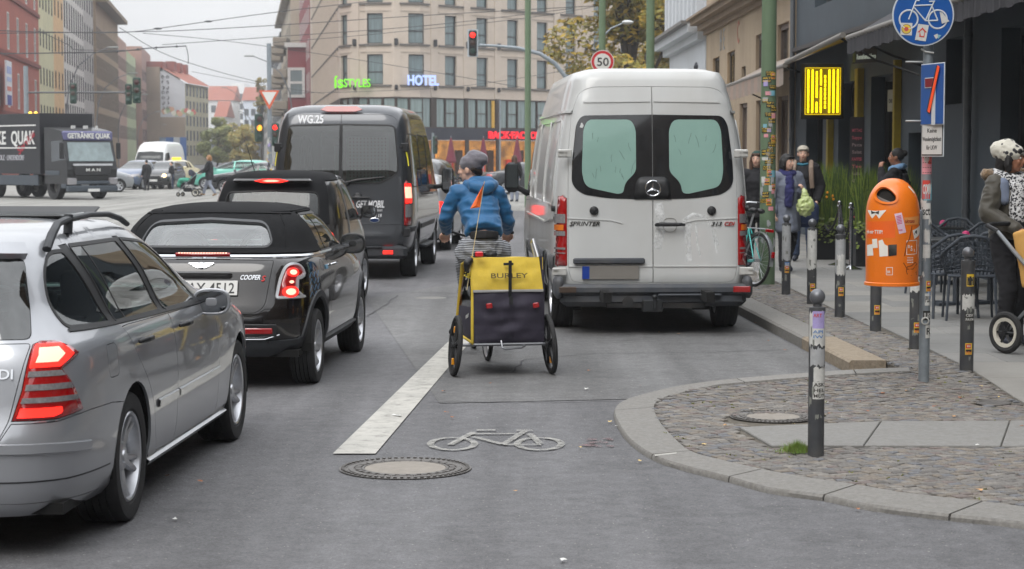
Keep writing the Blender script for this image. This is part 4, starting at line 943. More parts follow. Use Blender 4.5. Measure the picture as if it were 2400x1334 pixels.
 # trees
leafc={'autumn':((124,116,48),(158,132,44)),'green':((126,136,84),(158,160,96)),'mixed':((160,154,90),(186,164,84))}
def leafmat(k,i):
 nm='leaf_%s_%d'%(k,i)
 if nm in MATS:return MATS[nm]
 m=M(nm,leafc[k][i],.6,var=.25,vscale=.7);return m
def tree(label,px,base_y,Y,h,r,kind,n=5000,ls=.16,seed=1,trunk_h=None,cx=None):
 rr=random.Random(seed);c=AT(px,362,Y);t=empty('deciduous_tree',(c.x,Y,0),0,None,label,'tree');th=trunk_h or h*.35;b=MB()
 b.tube([(0,0,0),(.1,0,th*.5),(-.05,.1,th),(.1,0,h*.75)],[h*.022,h*.018,h*.014,h*.004],8)
 clumps=[]
 for k in range(16):
  a=rr.uniform(0,6.28);zz=rr.uniform(th*.8,h*.9);f=math.sin(math.pi*min(1,max(.08,(zz-th*.5)/(h-th*.4))))**.6;d=r*f*rr.uniform(.35,.95);e_=Vector((d*math.cos(a),d*math.sin(a),zz));b.tube([(0,0,th*.6+(zz-th)*.3),e_*.55+Vector((0,0,zz*.4)),e_],[h*.008,h*.005,h*.002],6);clumps.append((e_,r*rr.uniform(.28,.5)))
 b.build('trunk',M('bark',(62,54,46),.9,var=.2,vscale=8),t)
 for k in range(14):a=rr.uniform(0,6.28);q=rr.uniform(0,r*.8);clumps.append((Vector((q*math.cos(a),q*math.sin(a),rr.uniform(th,h*.97))),r*rr.uniform(.18,.38)))
 L_=MB()
 for i in range(n):
  cc,cr_=rr.choice(clumps);v=Vector((rr.gauss(0,1),rr.gauss(0,1),rr.gauss(0,1))).normalized()*cr_*rr.uniform(.55,1.08)**.5;p=cc+Vector((v.x,v.y,v.z*.8));
  if p.z<th*.6:continue
  u=Vector((rr.gauss(0,1),rr.gauss(0,1),rr.gauss(0,.6))).normalized();w2=u.orthogonal().normalized();s_=ls*rr.uniform(.6,1.3);L_.mi=0 if rr.random()<.6 else 1
  L_.add([p-u*s_,p-w2*s_*.5,p+u*s_,p+w2*s_*.5],[(0,1,2,3)])
 L_.build('crown',[leafmat(kind,0),leafmat(kind,1)],t,smooth=0);return t
tree('large yellow green autumn tree rising behind the white van',1478,0,98,16,4.6,'autumn',26000,.17,3,3.2)
tree('second autumn tree with yellow leaves behind the green masts',1585,0,108,14,4.0,'autumn',14000,.17,9,3)
tree('broad green street tree in front of the far houses, left of the pair',508,0,250,6.2,2.3,'green',8000,.17,4,1.2)
tree('yellowing street tree in front of the far houses, right of the pair',574,0,240,5.5,1.9,'mixed',6000,.16,5,1.1)
tree('dull green street tree between the other two far trees',540,0,280,6.0,2.0,'mixed',5000,.17,6,1.2)
tree('small yellow tree crown above the give way sign',614,0,330,15,1.2,'autumn',2500,.16,7,11)
# one builder for every motor vehicle
def sym(S,pts):
 p=S.path(pts,.05,False)
 if pts[0][0]=='f':return ('raw',p+[(2*S.U-a,b) for a,b in reversed(p) if abs(a-S.U)>1e-3])
 q=[(-a,b) for a,b in reversed(p) if abs(a)>1e-4];return ('raw',p+q)
def liner(b,cy,cz,r,x0,x1,side):
 n=18;vs=[]
 for i in range(n+1):
  a=R(-12+204*i/n)
  for x in (x0,x1):vs.append((side*x,cy+r*math.cos(a),cz+r*math.sin(a)))
 fs=[(2*i,2*i+1,2*i+3,2*i+2) for i in range(n)];b.add(vs,fs)
 b.add([(side*x0,cy+r*math.cos(R(-12+204*i/n)),cz+r*math.sin(R(-12+204*i/n))) for i in range(n+1)],[tuple(range(n+1))])
class Car:
 def __init__(s,name,label,cat,rows,loc,rz,L,paint,arches,step=.07,warp=None,group=None,belt=.95):
  s.root=empty(name,loc,-R(rz),None,label,cat,group);s.S=Shell(rows,warp);s.paint=paint;s.arch=arches;s.step=step;s.L=L
  s.holes=[];s.raw=[];s.rows=rows;s.belt=belt
  s.hw=max(q[1] for q in rows);s.zb=rows[0][0]
 def part(s,name,pts,mat=None,both=False,sy=False,gap=.003,d=0.,body=True,cut=(),extra=0.,mir=None,**k):
  """a piece of the surface; cut: further outlines taken out of it"""
  P=s.S.path(pts,.05) if not sy else sym(s.S,pts)[1]
  H=[s.S.path(h,.05) for h in cut]
  o=[]
  for m in ((False,True) if both else ((mir,) if mir is not None else (False,))):
   o.append(s.S.panel(name,('raw',P),mat or s.paint,s.root,[('raw',h) for h in H],d,gap,.002 if cut else 0,s.step,mirror=m,**k))
   if body:s.holes.append([((-a if m else a),b) for a,b in offs(P,extra)])
   if sy and pts[0][0]=='f':s.holes.append([(a-2*s.S.U,b) for a,b in offs(P,extra)])
  return o
 def hole(s,pts,both=True,d=0.):
  P=offs(s.S.path(pts,.05),d);s.holes.append(P)
  if both:s.holes.append([(-a,b) for a,b in P])
 def finish(s,floor=True,name='body',core=True):
  S=s.S;e=1e-3;U=S.U-e
  for cy,cz,r in s.arch:
   a=[('s',cy+r*math.cos(t),cz+r*math.sin(t)) for t in [2*math.pi*i/36 for i in range(36)]]
   a=[(c,y,max(z,s.zb-.0)) for c,y,z in a]
   s.hole(a)
  P=[]
  for i in range(120):P.append((-U+2*U*i/119,0.))
  P+=[(q[0],S.V-.004) for q in reversed(P)]
  s.body=S.panel(name,('raw',P),s.paint,s.root,[('raw',h) for h in s.holes],0,0,.001,s.step)
  b=MB();hw=s.hw
  b.box((0,s.L/2,s.zb+.03),(hw*1.75,s.L*.93,.05))
  for cy,cz,r in s.arch:
   for sd in (-1,1):liner(b,cy,cz,r+.012,hw-.34,hw-.03,sd)
  b.build('underbody',under_m,s.root,smooth=0)
  if core:
   V1=S.v_of(s.belt);Q=[(-U+2*U*i/119,0.) for i in range(120)];Q+=[(q[0],V1) for q in reversed(Q)]
   ah=[]
   for cy,cz,r in s.arch:
    p=S.path([('s',cy+(r+.01)*math.cos(t),max(s.zb,cz+(r+.01)*math.sin(t))) for t in [2*math.pi*i/30 for i in range(30)]]);ah+=[('raw',p),('raw',[(-a,b_) for a,b_ in p])]
   S.panel('inner_shell',('raw',Q),under_m,s.root,ah,-.035,0,0,.16,rim=0)
  return s
 def wheels(s,r,wd,style,spokes=5,rimr=.66,lod=1,steer=0.,mats=None,inset=.03):
  dz=s.root.location.z
  for i,(cy,cz,ra) in enumerate(s.arch):
   for sd in (1,-1):make_wheel(s.root,(sd*(s.hw-inset-wd/2),cy,r-dz),r,wd,style,sd,rimr,spokes,lod,mats,-R(steer) if i else 0.)
def btext(S,s_,x0,x1,z,size,mat,par,d=.006,bold=.014,shear=0.):
 a,b=S.point(('r',x0,z),d)[0],S.point(('r',x1,z),d)[0];t=S.point(('r',(x0+x1)/2,z+size*.7),d)[0]-S.point(('r',(x0+x1)/2,z),d)[0]
 return text(s_,outward(a,b-a,t),size,mat,par,'lettering',.003,bold,fit=(b-a).length,shear=shear)
def S_(*p):return [('s',a,b) for a,b in p]
def R_(*p):return [('r',a,b) for a,b in p]
def F_(*p):return [('f',a,b) for a,b in p]
# silver estate car, front left
silver=M('silver_paint',(160,163,168),.30,.40,var=.03,vscale=3,coat=.9,dirt=.10,dirtcol=(110,106,100))
def estate():
 rows=[(.19,.78,.10,4.42,7),(.25,.83,.035,4.48,7),(.36,.855,.005,4.53,7),(.50,.864,0,4.54,7),(.57,.866,.02,4.53,7),(.64,.868,.045,4.50,7),
(.76,.866,.075,4.40,7),(.86,.856,.10,4.10,6.8),(.93,.836,.13,3.75,6.4),(.975,.805,.155,3.45,5.8),(1.02,.775,.18,3.30,5.4),(1.12,.735,.23,3.1,4.6),
(1.22,.69,.29,2.88,4.5),(1.30,.645,.35,2.68,4.5),(1.365,.60,.43,2.50,4.5),(1.405,.565,.53,2.38,4.4),(1.43,.52,.66,2.26,4.2),(1.450,.42,.85,2.08,3.8),(1.462,.22,1.1,1.8,3),(1.465,.04,1.2,1.5,2.4)]
 c=Car('estate_car','silver estate car at the left edge, partly cut off by the frame, brake lamps lit','car',rows,(-2.745,8.45,0),2.9,4.54,silver,[(1.066,.335,.345),(3.781,.335,.345)],.06)
 S,rt=c.S,c.root
 lamp=[('r',.565,.62),('r',.60,.75),('r',.625,.945),('r',.65,.958),('r',.70,.955),('r',.745,.935),('r',.785,.895),('s',.225,.835),('s',.262,.775),('s',.295,.71),('s',.325,.645),('s',.25,.632),('r',.74,.62)]
 for m in (False,True):
  P=S.path(lamp,.03);
  o=S.panel('tail_lamp',('raw',P),lamp_red,rt,(),.004,.003,step=.04,mirror=m,bulge=.006)
  c.holes.append([(-a if m else a,b) for a,b in P])
  v=S.v_of
  def band(nm,z0,z1,mat,x0=.0,x1=1.,dd=.013):
   us=[p[0] for p in P];
   q=[]
   def lim(vv):
    xs=[]
    for i in range(len(P)):
     (a,b),(cc,d)=P[i-1],P[i]
     if (b>vv)!=(d>vv):xs.append(a+(cc-a)*(vv-b)/(d-b))
    return (min(xs)+.014,max(xs)-.016) if len(xs)>1 else None
   A=[lim(v(z0+(z1-z0)*i/4)) for i in range(5)];vv=[v(z0+(z1-z0)*i/4) for i in range(5)]
   A=[(a[0]+(a[1]-a[0])*x0,a[0]+(a[1]-a[0])*x1) for a in A]
   poly=[(A[i][0],vv[i]) for i in range(5)]+[(A[i][1],vv[i]) for i in reversed(range(5))]
   S.panel(nm,('raw',poly),mat,o,(),dd,step=.022,mirror=m,rim=.004)
  band('brake_light',.845,.94,lamp_lit,0,.86);band('brake_glow',.865,.925,lamp_hot,.1,.6,.0155)
  band('reverse_light',.806,.830,lamp_clear);band('turn_light',.748,.774,lamp_clear);band('turn_light',.694,.717,lamp_clear)
  band('tail_light',.632,.672,lamp_lit,0.02,.6)
 gate=rc([('r',0,.95),('r',.62,.95),('r',.555,.62),('r',.50,.50),('r',0,.49)],[0,.02,.02,.05,0])
 c.part('tailgate',gate,sy=True)
 bg_=rc([('r',0,.965),('r',.615,.965),('r',.51,1.32),('r',0,1.335)],[0,.03,.05,0])
 c.part('rear_window',bg_,glass_dark,sy=True,rim=.01)
 S.strip('rear_spoiler',[('r',-.5,1.335),('r',0,1.35),('r',.5,1.335)],.06,silver,rt,d=.03,th=.02)
 bt=[('r',0,.484),('r',.495,.494),('r',.565,.61),('r',.74,.61),('s',.25,.624),('s',.40,.634),('s',.66,.632)]+arc(1.066,.335,.352,128,205,9)+[('s',.72,.235),('r',.7,.255),('r',0,.26)]
 c.part('bumper',bt,sy=True)
 mould=[('r',0,.51),('r',.70,.50),('s',.2,.49),('s',.38,.475)]
 S.strip('bumper_trim',mould,.05,silver,rt,d=.012);S.strip('bumper_trim',mould,.05,silver,rt,d=.012,mirror=True)
 S.strip('bumper_crease',[('r',0,.36),('r',.7,.355),('s',.2,.35),('s',.66,.345)],.008,blackp,rt,d=.001)
 rd=rc(S_((1.10,.957),(1.93,.945),(2.0,.60),(2.0,.255),(1.60,.26),(1.50,.38),(1.46,.52),(1.33,.66),(1.14,.80),(1.0,.955)),[.0,.0,.02,.0,.03,.05,.05,.05,.03,.01])
 fd=rc(S_((1.93,.945),(2.75,.935),(3.0,.90),(3.1,.60),(3.1,.255),(2.0,.255),(2.0,.60)),[.0,.02,.02,.04,.03,.0,.02])
 c.part('rear_door',rd,both=True);c.part('front_door',fd,both=True)
 q=rc(S_((.40,1.00),(.87,.985),(.82,1.15),(.75,1.33),(.62,1.33),(.50,1.25),(.42,1.12)),[.05,.01,0,.02,.06,.1,.1])
 r_=rc(S_((.97,.98),(1.84,.968),(1.78,1.18),(1.66,1.345),(.86,1.350),(.93,1.15)),[.02,.02,.05,.03,.03,.0])
 f_=rc(S_((1.93,.965),(2.74,.955),(2.70,1.02),(2.48,1.20),(2.25,1.31),(1.77,1.345),(1.88,1.18)),[.02,.05,.05,.12,.12,.03,.03])
 for P_ in (S_((.875,.975),(.965,.973),(.925,1.15),(.855,1.36),(.755,1.355),(.825,1.15)),S_((1.845,.962),(1.925,.960),(1.875,1.18),(1.765,1.36),(1.66,1.36),(1.785,1.18))):c.part('pillar_trim',P_,blackp,both=True)
 for g in (q,r_):c.part('side_window',g,glass_side,both=True,rim=.012)
 c.part('side_window',f_,glass_side,both=True,rim=.012)
 for g in (q,r_,f_):
  for m in (False,True):S.strip('window_seal',g,.022,blackp,rt,d=.004,close=True,mirror=m)
 for m in (False,True):
  S.strip('window_sill',S_((.40,.987),(1.3,.967),(2.78,.94)),.016,blackp,rt,d=.007,mirror=m)
  S.strip('window_bar',S_((1.15,.98),(1.04,1.35)),.02,blackp,rt,d=.002,mirror=m)
  S.strip('door_trim',S_((1.54,.515),(1.985,.515)),.045,silver,rt,d=.012,mirror=m);S.strip('door_trim',S_((2.015,.515),(3.09,.52)),.045,silver,rt,d=.012,mirror=m)
  S.strip('sill_trim',S_((1.43,.235),(3.41,.235)),.03,silver,rt,d=.02,mirror=m)
  sx=-1 if m else 1
  for hy in (1.24,2.14):
   h=Blob();p,n=S.point(('s',hy,.865));p.x*=sx;n.x*=sx
   h.limb([p+n*.012+Vector((0,-.07,0)),p+n*.042+Vector((0,-.02,.002)),p+n*.042+Vector((0,.06,.002)),p+n*.012+Vector((0,.11,0))],[.012,.015,.015,.012])
   h.build('door_handle',blackp,rt,vox=.006,sm=2)
  mirror_unit(rt,(sx*.775,2.72,.875),sx,(.215,.15),silver,out=.125)
  b=MB();pts=[(sx*.575,.60,1.345),(sx*.575,.68,1.405),(sx*.57,.80,1.455),(sx*.565,.95,1.468),(sx*.56,1.4,1.480),(sx*.55,1.8,1.47),(sx*.55,2.05,1.44),(sx*.55,2.2,1.405)]
  b.tube(pts,[.018,.019,.017,.016,.015,.015,.015,.014],10,flat=1.2);b.cyl((sx*.562,1.0,1.40),(sx*.562,1.02,1.49),.022);b.build('roof_rail',darkp,rt)
 fl=rc(S_((.64,.745),(.79,.745),(.79,.90),(.64,.90)),.035);c.part('fuel_flap',fl)
 ws=rc([('f',0,1.0),('f',.66,.99),('f',.56,1.33),('f',0,1.365)],[0,.04,.05,0]);c.part('windscreen',ws,glass_clear,sy=True)
 bn=[('f',0,.97),('f',.66,.95),('f',.62,.80),('f',.60,.73),('f',0,.75)];c.part('bonnet',bn,sy=True)
 hl=rc([('f',.44,.58),('f',.50,.68),('f',.72,.70),('f',.76,.60)],.03);c.part('headlamp',hl,lamp_clear,both=True)
 fb=[('f',0,.50),('f',.6,.52),('s',4.15,.55)]+arc(3.781,.335,.352,40,-25,8)+[('f',.7,.2),('f',0,.2)];c.part('front_bumper',fb,sy=True)
 sunroof=MB().box((0,1.75,1.468),(.80,.55,.02),b=.008).build('sunroof',glass('sunroof_glass',(60,65,66),.06,refl=1.6),rt)
 MB().box((0,2.05,1.484),(.86,.12,.012),rx=R(14),b=.005).build('sunroof_deflector',blackp,rt)
 c.finish();c.wheels(.316,.225,'double',5,.69,steer=0,inset=.022)
 for x in (-.37,.37):seat(rt,x,2.35,.28);
 b=Blob();b.box((0,1.28,.48),(1.3,.5,.16));b.box((0,1.02,.75),(1.3,.14,.5),rx=R(12))
 for x in (-.4,0,.4):b.box((x,.96,1.06),(.24,.09,.14))
 b.build('rear_bench',seat_m,rt,vox=.025)
 b=MB();b.box((0,3.0,.82),(1.35,.3,.2),b=.05);b.lathe([(.18+.014*math.cos(t),.014*math.sin(t)) for t in [2*math.pi*i/8 for i in range(8)]],T(-.37,2.78,.88)@RX(R(65)),24,True);b.build('dashboard',blackp,rt)
 btext(S,'C 220 CDI',.26,.56,.80,.062,chrome_m,rt)
 return c
EST=estate()
# black two-door convertible with soft top
black_paint=M('black_brown_paint',(15,11,11),.16,.0,var=.15,spec=.35,vscale=2,coat=1.,dirt=.12,dirtcol=(60,54,50))
softtop=M('soft_top_cloth',(24,25,27),.95,var=.18,vscale=30,bump=.0012,bscale=220,spec=.25)
arch_trim=M('arch_trim',(54,56,59),.6,var=.15,vscale=20)
def mini():
 rows=[(.20,.72,.12,3.60,6),(.27,.80,.05,3.66,6),(.38,.832,.01,3.69,6),(.50,.842,.0,3.70,6),(.58,.842,.015,3.69,6),(.66,.84,.045,3.64,6),(.78,.83,.085,3.45,6),
(.87,.812,.115,3.15,5.8),(.93,.79,.15,2.85,5.5),(.965,.765,.20,2.68,5.2),(1.0,.745,.25,2.6,5),(1.1,.71,.33,2.42,4.6),(1.18,.67,.42,2.24,4.4),
(1.235,.625,.53,2.10,4.3),(1.275,.575,.64,1.98,4.2),(1.302,.50,.76,1.87,3.8),(1.323,.36,.94,1.7,3.2),(1.332,.2,1.06,1.5,2.6),(1.334,.04,1.2,1.35,2.2)]
 c=Car('convertible_car','glossy black two-door convertible with cloth soft top beyond the silver estate','car',rows,(-2.36,14.72,.045),3.3,3.70,black_paint,[(.60,.305,.325),(3.067,.305,.325)],.06)
 S,rt=c.S,c.root
 st=[('r',0,.975),('r',.63,.975),('s',.42,.972),('s',1.02,.968),('s',.99,1.02),('s',.93,1.18),('s',.88,1.25),('s',.92,1.268),('s',1.9,1.268),('f',.5,1.29),('f',0,1.31)]
 top_out=S.path([q for q in st[:-2]],.05,False);U,V=S.U,S.V
 f=S.uv(('f',.5,1.285));half=top_out+[f,(U-.001,f[1]+.01)]
 P=half+[(U-.001,V-.006)]+[(U*(1-2*i/60)*.999,V-.006) for i in range(1,60)]+[(-U+.001,V-.006)]+[(-a,b) for a,b in reversed(half)]
 rw=rc([('r',-.47,1.02),('r',.47,1.02),('r',.50,1.06),('r',.44,1.20),('r',0,1.222),('r',-.44,1.20),('r',-.50,1.06)],[.05,.05,.05,.08,0,.08,.05])
 o=S.panel('soft_top',('raw',P),softtop,rt,[rw],.016,0,0,.06,rim=.02)
 c.holes.append(P)
 S.panel('rear_window',rw,glass('rear_screen',(190,205,205),.8,refl=2.5),rt,(),.010,-.004,0,.08,rim=0)
 S.strip('window_seal',rw,.022,M('seal_grey',(70,72,75),.6),o,d=.021,close=True)
 S.strip('soft_top_seam',[('r',-.56,1.262),('r',-.3,1.270),('r',0,1.272),('r',.3,1.270),('r',.56,1.262)],.014,softtop,o,d=.020,th=.002)
 for m in (False,True):
  S.strip('soft_top_seam',S_((.70,1.276),(1.4,1.282),(1.85,1.275)),.014,softtop,o,d=.020,th=.002,mirror=m)
  S.strip('soft_top_seam',[('r',.60,1.0),('r',.565,1.17),('r',.50,1.26)],.010,softtop,o,d=.020,mirror=m)
 for m in (False,True):S.strip('chrome_trim',[('r',0,.958),('r',.62,.958),('s',.40,.955),('s',2.45,.945)],.02,chrome_m,rt,d=.012,mirror=m)
 g=rc(S_((1.07,.965),(2.36,.96),(2.30,1.03),(2.02,1.17),(1.84,1.255),(1.0,1.262),(.96,1.235),(1.02,1.1)),[.02,.03,.03,.05,.06,.06,.05,.0])
 c.part('side_window',g,glass_side,both=True);
 for m in (False,True):S.strip('window_seal',g,.022,blackp,rt,d=.004,close=True,mirror=m)
 S.strip('window_bar',S_((1.32,.97),(1.27,1.255)),.025,blackp,rt,d=.003)
 ws=rc([('f',0,.985),('f',.64,.98),('f',.53,1.24),('f',0,1.275)],[0,.04,.05,0]);c.part('windscreen',ws,glass_clear,sy=True)
 bl=rc([('r',0,.94),('r',.545,.935),('r',.50,.60),('r',.44,.545),('r',0,.54)],[0,.02,.06,.05,0]);c.part('boot_lid',bl,sy=True)
 bt=[('r',0,.532),('r',.445,.538),('r',.50,.575),('r',.66,.575),('r',.74,.578),('s',.22,.58),('s',.30,.57)]+arc(.60,.305,.365,132,200,9)+[('r',.69,.255),('r',0,.25)]
 c.part('bumper',bt,sy=True)
 lowb=[('r',0,.335),('r',.55,.335),('r',.72,.34),('s',.2,.35)]+arc(.60,.305,.372,172,200,4)+[('r',.66,.215),('r',0,.21)]
 S.panel('lower_bumper',sym(S,lowb),darkp,rt,(),.012,step=.06)
 lp=rc([('r',.578,.655),('r',.60,.80),('r',.635,.90),('r',.715,.90),('r',.765,.80),('s',.165,.70),('r',.768,.655)],[.02,.05,.04,.04,.06,.03,.02],4)
 for m in (False,True):
  S.strip('chrome_ring',lp,.026,M('ring_silver',(214,216,220),.3,.5,var=0),rt,d=.016,close=True,mirror=m)
  L_=c.part('tail_lamp',lp,lamp_red,mir=m,d=.006,bulge=.008,gap=.004)[0]
  sg=-1 if m else 1
  for zz,nm,mt_,rr in ((.838,'brake_light',lamp_lit,.05),(.695,'brake_light',lamp_lit,.062),(.768,'reverse_light',lamp_red,.03)):
   cx=S.uv(('r',.680 if zz>.8 else.672,zz));el=[(sg*(cx[0]+rr*1.15*math.cos(t)),cx[1]+rr*(.7 if zz!=.765 else 1)*math.sin(t)) for t in [2*math.pi*i/20 for i in range(20)]]
   S.panel(nm,('raw',el),mt_,L_,(),.018,step=.03,rim=.005)
   if zz!=.765:
    el=[(sg*cx[0]+(a-sg*cx[0])*.6,cx[1]+(b-cx[1])*.6) for a,b in el];S.panel('brake_glow',('raw',el),lamp_hot,L_,(),.0195,step=.03,rim=.003)
 b=MB();mt=S.frame(('r',0,.958),.02);b.box((0,0,0),(.42,.022,.03),b=.004);b.mi=1
 for i in range(18):b.box((-.18+.36*i/17,0,.016),(.013,.012,.006),b=.002)
 o=b.build('third_brake_light',[lamp_red,lamp_hot],rt);o.data.transform(mt)
 o=MB();
 for sx in (-1,1):
  for k,(l_,dz) in enumerate(((.098,.014),(.086,.003),(.066,-.008),(.046,-.018))):
   o.prism([(sx*.02,dz-.005),(sx*l_,dz+.002),(sx*(l_-.004),dz+.008),(sx*.02,dz+.006)],Matrix(),.006)
 o.lathe([(.026,0),(.026,.008),(.021,.010),(.019,.006),(0,.006)],Matrix(),20);bd=o.build('winged_badge',chrome_m,rt,smooth=30,fix=True);mt=S.frame(('r',0,.893),.004);bd.data.transform(mt)
 mt=S.frame(('r',.46,.79),.004);btext(S,'COOPER',.30,.45,.79,.052,chrome_m,rt,.006,.016,.35);text('S',mt@T(.0,-.012,.004),.06,M('badge_red',(190,40,40),.3,.3,var=0),rt,'model_lettering',.004,.015,shear=.3)
 hb=MB().box((-.03,0,.012),(.54,.05,.04),b=.016).build('boot_handle',black_paint,rt);hb.data.transform(S.frame(('r',.0,.825),.0))
 plate(rt,S.frame(('r',.03,.725),.014),'B·AX 4512',.52,.115)
 for sx in (-1,1):
  mt=S.frame(('r',.38,.415),0) if sx>0 else S.frame(('r',-.38,.415),0)
  b=MB();b.box((0,0,.004),(.42,.095,.012),b=.02);q=b.build('reflector_housing',blackp,rt);q.data.transform(mt)
  b=MB();b.box((.02*sx,-.004,.010),(.32,.045,.016),b=.006);q2=b.build('reflector',lamp_red,q);q2.data.transform(mt)
  b=MB().tube([(-.23,-.055,.01),(-.1,-.068,.015),(.12,-.066,.013),(.23,-.035,-.008)],.006,8);q2=b.build('chrome_trim',chrome_m,q);q2.data.transform(mt)
  b=MB().lathe([(.012,0),(.010,.006),(0,.006)],S.frame(('r',.52*sx,.33),.013),14).build('parking_sensor',blackp,rt)
 for x in (-.07,.07):MB().lathe([(.03,.0),(.034,.01),(.034,-.12),(.028,-.12),(.028,0)],axis((x,.05,.245),(0,-1,0)),18,True).build('exhaust_tip',chrome_m,rt,fix=True)
 fd=rc(S_((1.10,.935),(2.42,.925),(2.55,.80),(2.58,.50),(2.50,.30),(1.16,.30),(1.12,.50)),[.02,.03,.05,.05,.05,.05,.03]);c.part('door',fd,both=True)
 for m in (False,True):
  sg=-1 if m else 1
  for cy in (.60,3.067):S.strip('wheel_arch_trim',[p for p in arc(cy,.305,.352,192 if cy<1 else 190,-10,22)],.062,arch_trim,rt,d=.012,mirror=m,th=.01)
  S.strip('sill_trim',S_((.96,.255),(2.72,.255)),.09,arch_trim,rt,d=.02,mirror=m,th=.01)
  p,n=S.point(('s',1.28,.845));p.x*=sg;n.x*=sg
  h=Blob();h.limb([p+n*.01+Vector((0,-.08,0)),p+n*.04+Vector((0,-.04,0)),p+n*.04+Vector((0,.04,0)),p+n*.01+Vector((0,.08,0))],[.011,.013,.013,.011]);h.build('door_handle',chrome_m,rt,vox=.006,sm=2)
  mirror_unit(rt,(sg*.74,2.22,.90),sg,(.215,.17),blackp,out=.12)
 fl=[('s',.83+.075*math.cos(t),.865+.045*math.sin(t)) for t in [2*math.pi*i/20 for i in range(20)]];c.part('fuel_flap',fl,M('flap_black',(24,24,26),.3,.3,coat=1),gap=.003)
 blu=M('film_blue',(70,120,160),.4)
 for k in range(4):
  z0=.66+.05*k;S.strip('blue_graphic',S_(*[(.36+.05*i+.012*k,z0+(.02 if i%2 else -.02)) for i in range(6)]),.006,blu,rt,d=.0015)
 pl=MB().box((0,0,.004),(.10,.035,.006),b=.002).build('door_badge',M('badge_blue',(120,170,200),.4),rt);pl.data.transform(S.frame(('s',1.0,.84),.0))
 hl=rc([('f',.40,.62),('f',.42,.76),('f',.66,.77),('f',.70,.63)],.05);c.part('headlamp',hl,lamp_clear,both=True)
 bn=[('f',0,.95),('f',.62,.94),('f',.5,.72),('f',0,.70)];c.part('bonnet',bn,sy=True)
 c.finish(belt=.9) if False else c.finish();c.wheels(.29,.195,'star',9,.70,steer=0,inset=.02)
 for x in (-.35,.35):seat(rt,x,1.75,.24,w_=.48)
 for x in (-.33,.33):
  MB().tube([(x+.21*math.cos(R(a)),.98,.90+.23*math.sin(R(a))) for a in range(0,181,15)],.022,10).build('roll_hoop',M('hoop_silver',(190,192,195),.3,.7),rt)
 b=MB();b.box((0,2.42,.86),(1.25,.3,.18),b=.05);b.lathe([(.17+.015*math.cos(t),.015*math.sin(t)) for t in [2*math.pi*i/8 for i in range(8)]],T(-.35,2.15,.90)@RX(R(65)),24,True);b.build('dashboard',blackp,rt)
 MB().box((0,1.0,.62),(1.25,.5,.5),b=.08).build('rear_bench',seat_m,rt)
 return c
MINI=mini()
